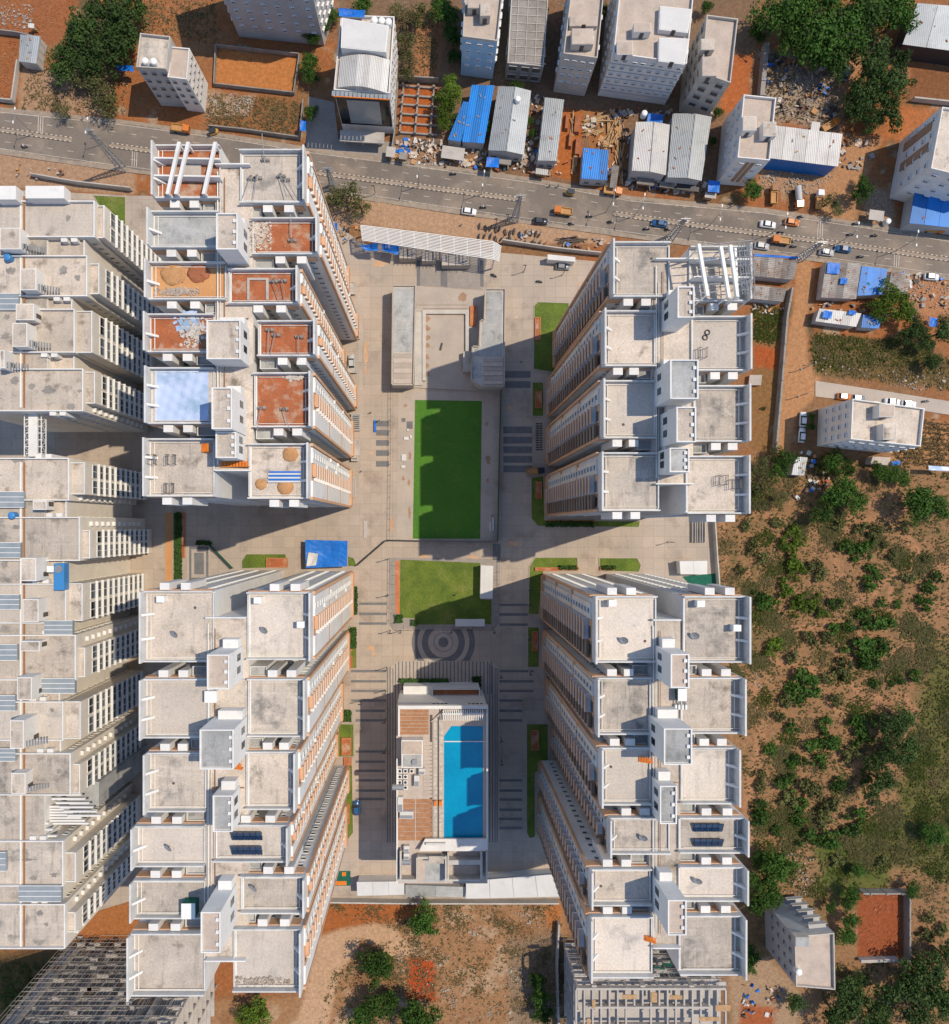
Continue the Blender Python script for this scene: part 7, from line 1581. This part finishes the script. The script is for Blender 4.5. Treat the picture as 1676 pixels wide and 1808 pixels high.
for i, (px, py) in enumerate(((805, 1050), (970, 330), (985, 330), (816, 397), (655, 729), (640, 832), (920, 640), (1010, 1052), (1488, 376), (1489, 284), (1488, 275), (1290, 366))):
    put(STAND, px, py, random.uniform(0, 360), ('person standing on the sunlit lawn' if i == 0 else 'person on foot on open ground'), 'person', 'people on foot' if i else None, z=.1 if i == 0 else .03)
# ------------------------------------------------------------------ trees, shrubs, grass, stones
def crown_mesh(name, m, R=1.0, hz=.75, clumps=26, per=34, leaf=.085, seed=0, sparse=0.):
    rs = np.random.RandomState(seed); Q = []
    cs = []
    for k in range(clumps):
        d = rs.normal(size=3); d /= np.linalg.norm(d); d[2] = abs(d[2]) * .9 - .15; r = rs.uniform(.35, .86) * (1 + .25 * math.sin(3 * math.atan2(d[1], d[0]) + seed)); cs.append((d * r * np.array([1, 1, hz]), rs.uniform(.22, .40)))
    for c, cr in cs:
        n = per if rs.rand() > sparse else per // 3
        p = rs.normal(size=(n, 3)); p /= np.linalg.norm(p, axis=1)[:, None]; p *= (rs.uniform(.45, 1., size=(n, 1)) * cr); p[:, 2] *= .8
        nn = p / np.linalg.norm(p, axis=1)[:, None] * .7 + rs.normal(size=(n, 3)) * .45 + np.array([0, 0, .35]); nn /= np.linalg.norm(nn, axis=1)[:, None]
        a = np.cross(nn, rs.normal(size=(n, 3))); a /= np.linalg.norm(a, axis=1)[:, None]; b = np.cross(nn, a)
        s = rs.uniform(.55, 1.25, size=(n, 1)) * leaf; a *= s; b *= s * rs.uniform(.5, .9, size=(n, 1)); P = c + p
        Q.append(np.stack([P - a, P - b * 1.0, P + a, P + b * 1.0], 1))
    V = np.concatenate(Q).reshape(-1, 3) * R; n = len(V) // 4
    V[:, 2] += hz * .55 * R
    me = bpy.data.meshes.new(name); me.from_pydata(V.tolist(), [], np.arange(n * 4).reshape(n, 4).tolist()); me.materials.append(MATS[m]); me.update(); return me
def trunk_mesh(name, seed):
    rs = random.Random(seed); mb = MB(); mb.tube((0, 0, -.75), (.02, .01, .25), .075, 7, .05)
    for k in range(6):
        a = 2 * math.pi * k / 6 + rs.uniform(-.4, .4); r = rs.uniform(.4, .75); e = (r * math.cos(a), r * math.sin(a), rs.uniform(.3, .75)); s = (.01, .0, rs.uniform(-.1, .25)); mb.tube(s, e, .035, 5, .012)
        mb.tube(e, (e[0] * 1.25, e[1] * 1.2, e[2] + .15), .014, 4, .005)
    me = bpy.data.meshes.new(name); me.from_pydata(mb.v, [], mb.f); me.materials.append(MATS['bark']); me.update(); return me
CR = {}
for key, m, sp in (('g', 'leaf_green', .1), ('d', 'leaf_dark', .1), ('o', 'leaf_olive', .45), ('b', 'leaf_bright', .1)):
    CR[key] = [crown_mesh('crown_' + key, m, clumps=34 if key != 'o' else 26, per=64 if key != 'o' else 40, leaf=.062, seed=11 * i + ord(key), sparse=sp) for i in range(3)]
SH = {}
for key, m in (('g', 'leaf_green'), ('d', 'leaf_dark'), ('o', 'leaf_olive'), ('b', 'leaf_bright')):
    SH[key] = [crown_mesh('shrub_' + key, m, clumps=11, per=34, leaf=.13, seed=7 * i + ord(key) + 3, hz=.7, sparse=.2) for i in range(3)]
TR = [trunk_mesh('trunk', i) for i in range(3)]
ntree = [0]
def tree(px, py, r, kind, label, group, z=None):
    rm = r * .148 ; hz = rm * 1.0
    b = W(px, py, hz + 1.5); t = thing('tree', label, 'tree', (b[0], b[1], 0), group, random.uniform(0, 6.28)); ntree[0] += 1; k = ntree[0]
    c = link('crown', CR[kind][k % 3], t); c.scale = (rm * random.uniform(.95, 1.1), rm * random.uniform(.9, 1.05), rm * random.uniform(.85, 1.1)); c.location = (0, 0, rm * .75 * .9 + .3); c.rotation_euler = (0, 0, random.uniform(0, 6))
    q = link('trunk', TR[k % 3], t); q.scale = (rm, rm, rm); q.location = (0, 0, rm * .75 + .1)
T_ = [  # (group, label, kind, [(px,py,r)...])
 ('trees in the north-west plots', 'dense dark tree in the grove by the orange plots', 'd', [(150, 60, 42), (192, 82, 44), (122, 88, 36), (195, 25, 46), (215, 58, 38), (160, 105, 40), (108, 112, 32), (230, 8, 34), (165, 10, 30)]),
 ('olive trees of the north-west grove', 'thin olive tree on the sunny edge of the grove', 'o', [(172, 75, 38), (172, 160, 36), (190, 185, 24), (245, 20, 26), (140, 130, 28)]),
 ('lane-side trees by the ochre plot', 'leafy green tree along the lane beside the ochre plot', 'g', [(565, 8, 24), (545, 108, 22), (547, 130, 18), (548, 196, 17), (552, 60, 20), (585, 22, 18), (570, 40, 18), (640, 5, 20)]),
 ('thin trees behind the office', 'thin olive tree in the bare field behind the office', 'o', [(715, 70, 24), (722, 100, 22), (718, 128, 18), (735, 18, 26), (700, 12, 20)]),
 ('leafy trees beside the pale blue house', 'full green tree beside the pale blue house', 'g', [(792, 20, 26), (800, 60, 24), (802, 95, 16), (775, 8, 22)]),
 ('leafy trees over the blue roofs', 'bright leafy tree overhanging the blue sheet roofs', 'b', [(797, 155, 26), (790, 182, 26), (786, 212, 18)]),
 ('small trees in the alley', 'small green tree squeezed between roofs', 'g', [(915, 150, 15), (938, 210, 9), (941, 232, 9), (860, 218, 14), (1270, 195, 12), (1262, 245, 9), (1067, 12, 14), (1250, 8, 14), (960, 10, 14)]),
 ('big trees of the rubble yard', 'large dark green tree above the rubble yard', 'g', [(1372, 28, 44), (1412, 18, 46), (1452, 62, 50), (1492, 48, 46), (1524, 28, 48), (1478, 100, 38), (1438, 92, 32), (1592, 22, 40), (1556, 8, 40), (1340, 55, 22), (1405, 70, 38), (1510, 80, 36), (1460, 10, 44)]),
 ('trees south of the big grove', 'dark tree south of the big grove beside the brown plot', 'd', [(1545, 112, 42), (1575, 142, 40), (1530, 162, 36), (1572, 190, 32), (1512, 188, 28), (1545, 208, 26), (1590, 108, 28)]),
 ('single verge trees', 'round green tree on the verge beside parked lorries', 'g', [(1332, 332, 22), (1524, 336, 24), (1528, 318, 14)]),
 ('bare trees by the road', 'nearly bare dark tree by the road edge', 'o', [(1470, 352, 20), (1478, 368, 16), (110, 192, 18), (95, 185, 12)]),
 ('olive tree at the gateway', 'spreading olive tree beside the compound gateway', 'o', [(610, 352, 36), (590, 345, 26), (636, 362, 24)]),
 ('trees over the worker rooms', 'bright green tree shading the worker rooms', 'b', [(1578, 522, 28), (1556, 545, 24), (1600, 545, 26), (1533, 500, 13)]),
 ('dark trees by the worker rooms', 'dark tree east of the worker rooms', 'd', [(1622, 580, 26), (1605, 590, 22), (1640, 605, 20), (1668, 585, 24), (1650, 640, 18)]),
 ('trees round the cream flats', 'mid-green tree beside the cream flats', 'g', [(1437, 735, 9), (1436, 752, 9), (1388, 812, 24), (1375, 832, 22), (1475, 816, 26), (1500, 828, 18), (1578, 838, 22), (1555, 832, 18), (1600, 845, 16)]),
 ('olive trees at the field edge', 'olive tree at the north edge of the scrub field', 'o', [(1345, 820, 24), (1350, 858, 30), (1345, 895, 24), (1380, 880, 20), (1372, 800, 18)]),
 ('green trees at the field edge', 'green tree at the north edge of the scrub field', 'g', [(1490, 868, 38), (1455, 908, 24), (1515, 885, 24), (1628, 888, 38), (1665, 900, 24), (1470, 880, 20)]),
 ('dark trees along the far field', 'dark tree beside the green meadow strip', 'd', [(1578, 1288, 32), (1605, 1325, 30), (1562, 1380, 32), (1600, 1270, 26), (1545, 1350, 24), (1575, 1335, 26)]),
 ('trees beside the scrub-side tower', 'leafy tree at the outer foot of the scrub-side tower', 'g', [(1372, 1532, 38), (1345, 1560, 28), (1358, 1585, 32), (1340, 1600, 24), (1328, 1690, 24), (1345, 1520, 22), (1320, 1710, 20)]),
 ('trees along the meadow', 'bushy tree on the edge of the meadow', 'g', [(1660, 1478, 24), (1640, 1470, 18), (1508, 1580, 20), (1505, 1628, 20), (1498, 1655, 22), (1500, 1600, 16), (1615, 1575, 18), (1470, 1605, 14), (1520, 1540, 16)]),
 ('dark trees at the south-east', 'dense dark tree south of the red walled plot', 'd', [(1640, 1718, 40), (1602, 1742, 42), (1662, 1768, 40), (1500, 1762, 38), (1480, 1795, 36), (1408, 1775, 20), (1550, 1800, 36), (1620, 1790, 36), (1520, 1735, 20), (1670, 1690, 26)]),
 ('trees in the waste ground', 'round green tree in the waste ground south of the wall', 'g', [(748, 1628, 34), (666, 1706, 38), (664, 1782, 36), (736, 1798, 42), (640, 1800, 28), (690, 1770, 20)]),
 ('shaded trees by the waste wall', 'shaded tree beside the wall in the waste ground', 'g', [(950, 1736, 20), (955, 1765, 22), (962, 1795, 22)]),
 ('tree at the stained tower foot', 'low bright tree south of the stained tower', 'b', [(455, 1790, 30), (435, 1800, 22)]),
]
for g, lab, kd, L in T_:
    rs_ = sorted(q[2] for q in L)
    for x, y, r in L:
        l2 = lab
        if len(L) > 2 and r == rs_[-1] and rs_[-2] < r - 1: l2 = 'widest ' + lab
        elif len(L) > 2 and r == rs_[0] and rs_[1] > r + 1: l2 = 'smallest ' + lab
        tree(x, y, r, kd, l2, g)
# shrubs in the scrub field
SHR = {'b': [(1402, 985, 22), (1395, 958, 20), (1408, 1010, 20), (1388, 1050, 22), (1420, 1060, 16), (1410, 1075, 22), (1450, 1078, 16), (1405, 940, 16), (1418, 955, 16), (1440, 1060, 14), (1368, 1148, 18), (1370, 1140, 14)],
       'g': [(1500, 965, 18), (1530, 968, 18), (1515, 975, 16), (1545, 1012, 16), (1540, 1030, 18), (1482, 1068, 18), (1350, 1065, 18), (1345, 1055, 14), (1475, 1110, 16), (1500, 1105, 14), (1545, 1098, 20), (1565, 1100, 18), (1530, 1090, 14), (1560, 1065, 12), (1585, 1070, 10), (1640, 1035, 16), (1655, 1020, 14), (1635, 1070, 16), (1625, 1060, 12), (1520, 1145, 24), (1545, 1155, 22), (1560, 1145, 20), (1530, 1165, 18), (1548, 1175, 16), (1548, 1205, 12), (1575, 1208, 9), (1615, 1195, 14), (1590, 1200, 10), (1420, 1200, 24), (1435, 1220, 22), (1405, 1215, 20), (1410, 1235, 16), (1455, 1280, 18), (1460, 1310, 22), (1440, 1320, 18), (1480, 1310, 16), (1520, 1280, 20), (1525, 1300, 18), (1515, 1270, 14), (1365, 1325, 16), (1400, 1285, 14), (1415, 1345, 16), (1400, 1350, 14), (1450, 1345, 16), (1420, 1420, 16), (1410, 1445, 16), (1430, 1480, 18), (1450, 1485, 16), (1470, 1480, 20), (1515, 1440, 18), (1512, 1468, 18), (1480, 1385, 16), (1530, 1375, 14), (1342, 1430, 20), (1345, 1450, 18), (1390, 1385, 20), (1370, 1470, 12)],
       'o': [(1320, 930, 14), (1345, 985, 16), (1310, 1005, 12), (1330, 960, 14), (1375, 920, 14), (1440, 1000, 18), (1450, 1020, 16), (1480, 925, 14), (1545, 940, 16), (1520, 935, 14), (1565, 960, 10), (1580, 980, 12), (1610, 1020, 14), (1640, 985, 12), (1600, 930, 14), (1430, 1125, 18), (1460, 1130, 16), (1490, 1180, 20), (1400, 1165, 14), (1465, 1195, 16), (1390, 1240, 16), (1380, 1265, 14), (1480, 1240, 16), (1500, 1330, 18), (1425, 1390, 20), (1440, 1400, 18), (1395, 1410, 18), (1470, 1420, 20), (1460, 1450, 18), (1545, 1415, 14), (1345, 1390, 14), (1345, 1370, 12), (1480, 1520, 14), (1560, 1520, 12), (1640, 1620, 14), (1640, 1650, 16), (1665, 1640, 14), (1430, 1610, 12), (1445, 1640, 12), (1350, 720 + 0, 6)]}
for kd, L in SHR.items():
    lab = {'b': 'bright green shrub in the scrub field near the drive', 'g': 'dark leafy shrub in the scrub field', 'o': 'olive grey shrub in the scrub field'}[kd]
    for i, (x, y, r) in enumerate(L):
        rm = r * .16; b = W(x, y, rm * .6); o = link('shrub', SH[kd][i % 3]); o.location = (b[0], b[1], 0); o.scale = (rm * random.uniform(.9, 1.2), rm * random.uniform(.85, 1.1), rm * random.uniform(.8, 1.1)); o.rotation_euler = (0, 0, random.uniform(0, 6))
        tag(o, lab, 'shrub', {'b': 'bright shrubs in the scrub', 'g': 'leafy shrubs in the scrub', 'o': 'olive shrubs in the scrub'}[kd])
# ground cover: small tufts, uncountable
def inside(px, py, pts):
    r = False
    for k in range(len(pts)):
        ax, ay = pts[k]; bx, by = pts[k - 1]
        if (ay > py) != (by > py) and px < (bx - ax) * (py - ay) / (by - ay) + ax: r = not r
    return r
def scatter(name, label, m, polys, n, s0, s1, up=1.0, clump=None, seed=1):
    rs = np.random.RandomState(seed); Q = []; tot = 0
    for pts, share in polys:
        xs = [p[0] for p in pts]; ys = [p[1] for p in pts]; k = 0; want = int(n * share); cx = rs.uniform(min(xs), max(xs), 40); cy = rs.uniform(min(ys), max(ys), 40); tries = 0
        while k < want and tries < want * 6:
            tries += 1
            if clump and rs.rand() < clump: i = rs.randint(40); x, y = cx[i] + rs.normal() * 9, cy[i] + rs.normal() * 9
            else: x, y = rs.uniform(min(xs), max(xs)), rs.uniform(min(ys), max(ys))
            if not inside(x, y, pts): continue
            k += 1; b = W(x, y); s = rs.uniform(s0, s1)
            for q in range(3):
                a = rs.uniform(0, 6.28); tl = rs.uniform(.3, 1.0) * up; d = np.array([math.cos(a), math.sin(a), 0]) * s; o = np.array([b[0], b[1], -.05]) + rs.normal(size=3) * [s, s, .02]; w = np.array([-d[1], d[0], 0]) * .6; u = d * .8 + np.array([0, 0, s * tl])
                Q.append([o - w, o + w, o + w * .5 + u, o - w * .5 + u])
    V = np.array(Q).reshape(-1, 3); nf = len(V) // 4
    me = bpy.data.meshes.new(name); me.from_pydata(V.tolist(), [], np.arange(nf * 4).reshape(nf, 4).tolist()); me.materials.append(MATS[m]); me.update()
    tag(link(name, me), label, 'grass', None, 'stuff')
field = [(1270, 920), (1335, 805), (1460, 800), (1690, 840), (1690, 1560), (1600, 1560), (1500, 1600), (1330, 1560), (1330, 1480), (1270, 1060)]
meadow = [(1640, 1150), (1700, 1100), (1700, 1560), (1600, 1530), (1450, 1560), (1470, 1490), (1580, 1440), (1610, 1300)]
scatter('dry_scrub', 'dry olive ground cover across the scrub field', 'grass_dry', [(field, .7), ([(1600, 740), (1690, 745), (1690, 830), (1570, 815)], .08), ([(1430, 590), (1590, 600), (1690, 640), (1690, 690), (1440, 660)], .12), ([(1600, 1560), (1700, 1560), (1700, 1820), (1470, 1820), (1600, 1700)], .1)], 9000, .12, .45, clump=.6, seed=3)
scatter('low_scrub', 'low green ground cover between the shrubs', 'grass_green', [(field, .5), (meadow, .28), ([(1430, 590), (1590, 600), (1690, 640), (1440, 655)], .08), ([(1330, 540), (1380, 545), (1370, 610), (1330, 600)], .04), ([(0, 1700), (110, 1700), (60, 1810), (0, 1810)], .05), ([(1450, 1700), (1690, 1700), (1690, 1810), (1450, 1810)], .05)], 10000, .15, .5, clump=.75, seed=5)
scatter('olive_scrub', 'olive grey undergrowth spreading round the shrubs', 'grass_olive', [(field, 1.0)], 8500, .2, .7, up=.6, clump=.85, seed=21)
scatter('dry_weeds', 'dry weeds over the southern waste ground', 'grass_dry', [([(560, 1595), (985, 1595), (1010, 1810), (560, 1810), (590, 1720), (700, 1650)], .5), ([(370, 165), (530, 178), (525, 240), (365, 222)], .14), ([(60, 110), (230, 130), (220, 200), (30, 195)], .1), ([(690, 20), (775, 20), (770, 140), (700, 140)], .1), ([(1340, 90), (1490, 100), (1480, 230), (1350, 210)], .08), ([(250, 0), (380, 5), (390, 75), (250, 60)], .08)], 6500, .12, .42, clump=.6, seed=8)
def stones(name, label, polys, n, s0, s1, m='rubble', seed=2):
    rs = random.Random(seed); mb = MB()
    for pts, share in polys:
        xs = [p[0] for p in pts]; ys = [p[1] for p in pts]; k = 0; cl = [(rs.uniform(min(xs), max(xs)), rs.uniform(min(ys), max(ys))) for _ in range(12)]
        while k < n * share:
            if rs.random() < .6: c = rs.choice(cl); x, y = c[0] + rs.gauss(0, 7), c[1] + rs.gauss(0, 6)
            else: x, y = rs.uniform(min(xs), max(xs)), rs.uniform(min(ys), max(ys))
            k += 1
            if not inside(x, y, pts): continue
            b = W(x, y); s = rs.uniform(s0, s1) * (2 if rs.random() < .04 else 1); pts5 = [(b[0] + s * rs.uniform(.5, 1) * math.cos(6.283 * q / 5), b[1] + s * rs.uniform(.5, 1) * math.sin(6.283 * q / 5)) for q in range(5)]
            mb.prism(pts5, -.2, s * rs.uniform(.15, .7), [s * rs.uniform(.1, .7) for _ in range(5)])
    tag(mb.build(name, m), label, 'rubble', None, 'stuff')
stones('rubble_field', 'pale broken rubble over the building plots', [([(1340, 90), (1490, 100), (1480, 230), (1350, 210)], .26), ([(1350, 295), (1480, 300), (1450, 345), (1330, 335)], .16), ([(700, 1620), (985, 1600), (1000, 1800), (700, 1800)], .14), ([(365, 160), (450, 168), (440, 205), (365, 205)], .08), ([(690, 255), (860, 262), (850, 300), (690, 285)], .08), ([(0, 0), (60, 10), (60, 50), (0, 50)], .05), ([(1590, 480), (1690, 480), (1690, 560), (1610, 560)], .08), ([(1430, 640), (1690, 660), (1690, 700), (1440, 660)], .06), ([(1530, 335), (1580, 340), (1578, 395), (1530, 392)], .05), ([(1260, 1190), (1345, 1190), (1345, 1215), (1310, 1215)], .02), ([(1380, 1500), (1450, 1520), (1430, 1590), (1380, 1580)], .04)], 3400, .08, .34)
stones('earth_clods', 'small dark clods over the bare orange plots', [([(0, 0), (140, 0), (140, 60), (0, 60)], .25), ([(560, 1595), (740, 1595), (740, 1625), (560, 1650)], .25), ([(715, 1690), (770, 1695), (765, 1770), (712, 1770)], .2), ([(1515, 1572), (1595, 1572), (1595, 1690), (1515, 1690)], .15), ([(0, 70), (30, 70), (28, 180), (0, 180)], .15)], 900, .06, .2, 'soil_red', 9)
# crop rows in the plot beside the cream flats
t = thing('maize_plot', 'dry maize rows planted beside the cream flats', 'crop', (*W(1640, 785), 0))
for k in range(9):
    a, b = Vector(W3(1600 - k * 2, 745 + k * 9)), Vector(W3(1690, 750 + k * 9)); mb = MB()
    for q in range(60):
        p = a + (b - a) * (q / 60) + Vector((random.uniform(-.3, .3), random.uniform(-.3, .3), 0)); an = random.uniform(0, 6); d = Vector((math.cos(an), math.sin(an), 0)) * .25; w = Vector((-d.y, d.x, 0)) * .5; h = Vector((0, 0, random.uniform(.4, 1.0))); mb.quad(tuple(p - w), tuple(p + w), tuple(p + w + d + h), tuple(p - w + d + h))
    mb.build('crop_row', 'timber', t)

# yard clutter between the road-side sheds
def clutter(name, label, polys, n, mats, s0, s1, seed):
    rs = random.Random(seed); mb = MB()
    for pts, share in polys:
        xs = [p[0] for p in pts]; ys = [p[1] for p in pts]; k = 0; cl = [(rs.uniform(min(xs), max(xs)), rs.uniform(min(ys), max(ys)), rs.randrange(len(mats))) for _ in range(14)]
        for k in range(int(n * share)):
            c = rs.choice(cl); x, y = (c[0] + rs.gauss(0, 6), c[1] + rs.gauss(0, 5)) if rs.random() < .75 else (rs.uniform(min(xs), max(xs)), rs.uniform(min(ys), max(ys)))
            if not inside(x, y, pts): continue
            mb.cur = c[2] if rs.random() < .7 else rs.randrange(len(mats)); mb.obox(W(x, y), rs.uniform(s0, s1), rs.uniform(s0, s1) * rs.choice((.2, .5, 1)), rs.uniform(.1, .9), rs.uniform(0, 3.1), -.1)
    tag(mb.build(name, mats), label, 'clutter', None, 'stuff')
CM = ['concrete_light', 'sheet_rust', 'timber', 'rubble', 'rubble', 'metal_dark', 'sheet_pale', 'brick_red', 'bark', 'concrete_raw', 'sand', 'tarp_blue']
clutter('yard_clutter', 'scattered boards, sheets and drums between the road-side sheds', [([(690, 245), (860, 255), (850, 298), (690, 285)], .2), ([(855, 268), (1000, 285), (990, 312), (850, 298)], .12), ([(1028, 190), (1115, 195), (1112, 335), (1075, 335), (1025, 262)], .16), ([(1110, 310), (1262, 322), (1260, 345), (1105, 332)], .14), ([(938, 160), (962, 170), (950, 285), (926, 280)], .06), ([(1345, 95), (1488, 105), (1478, 228), (1375, 222)], .18), ([(1080, 190), (1270, 195), (1262, 212), (1110, 214)], .06), ([(1440, 245), (1560, 250), (1530, 300), (1485, 300)], .03), ([(1590, 480), (1676, 490), (1676, 600), (1600, 560)], .05)], 1500, CM, .25, 1.6, 4)
clutter('yard_clutter', 'junk and stacked goods outside the compound gateway', [([(850, 395), (1070, 425), (1065, 448), (900, 425)], .45), ([(580, 392), (640, 400), (632, 440), (600, 430)], .3), ([(20, 280), (120, 300), (110, 325), (20, 310)], .25)], 260, CM, .2, 1.2, 6)
clutter('yard_clutter', 'loose boards and pipes round the worker rooms', [([(1320, 535), (1392, 540), (1385, 560), (1325, 550)], .2), ([(1430, 530), (1610, 545), (1600, 560), (1430, 545)], .35), ([(1395, 790), (1470, 800), (1460, 880), (1400, 880)], .25), ([(1310, 1735), (1380, 1720), (1400, 1800), (1310, 1800)], .2)], 260, CM, .2, 1.3, 12)
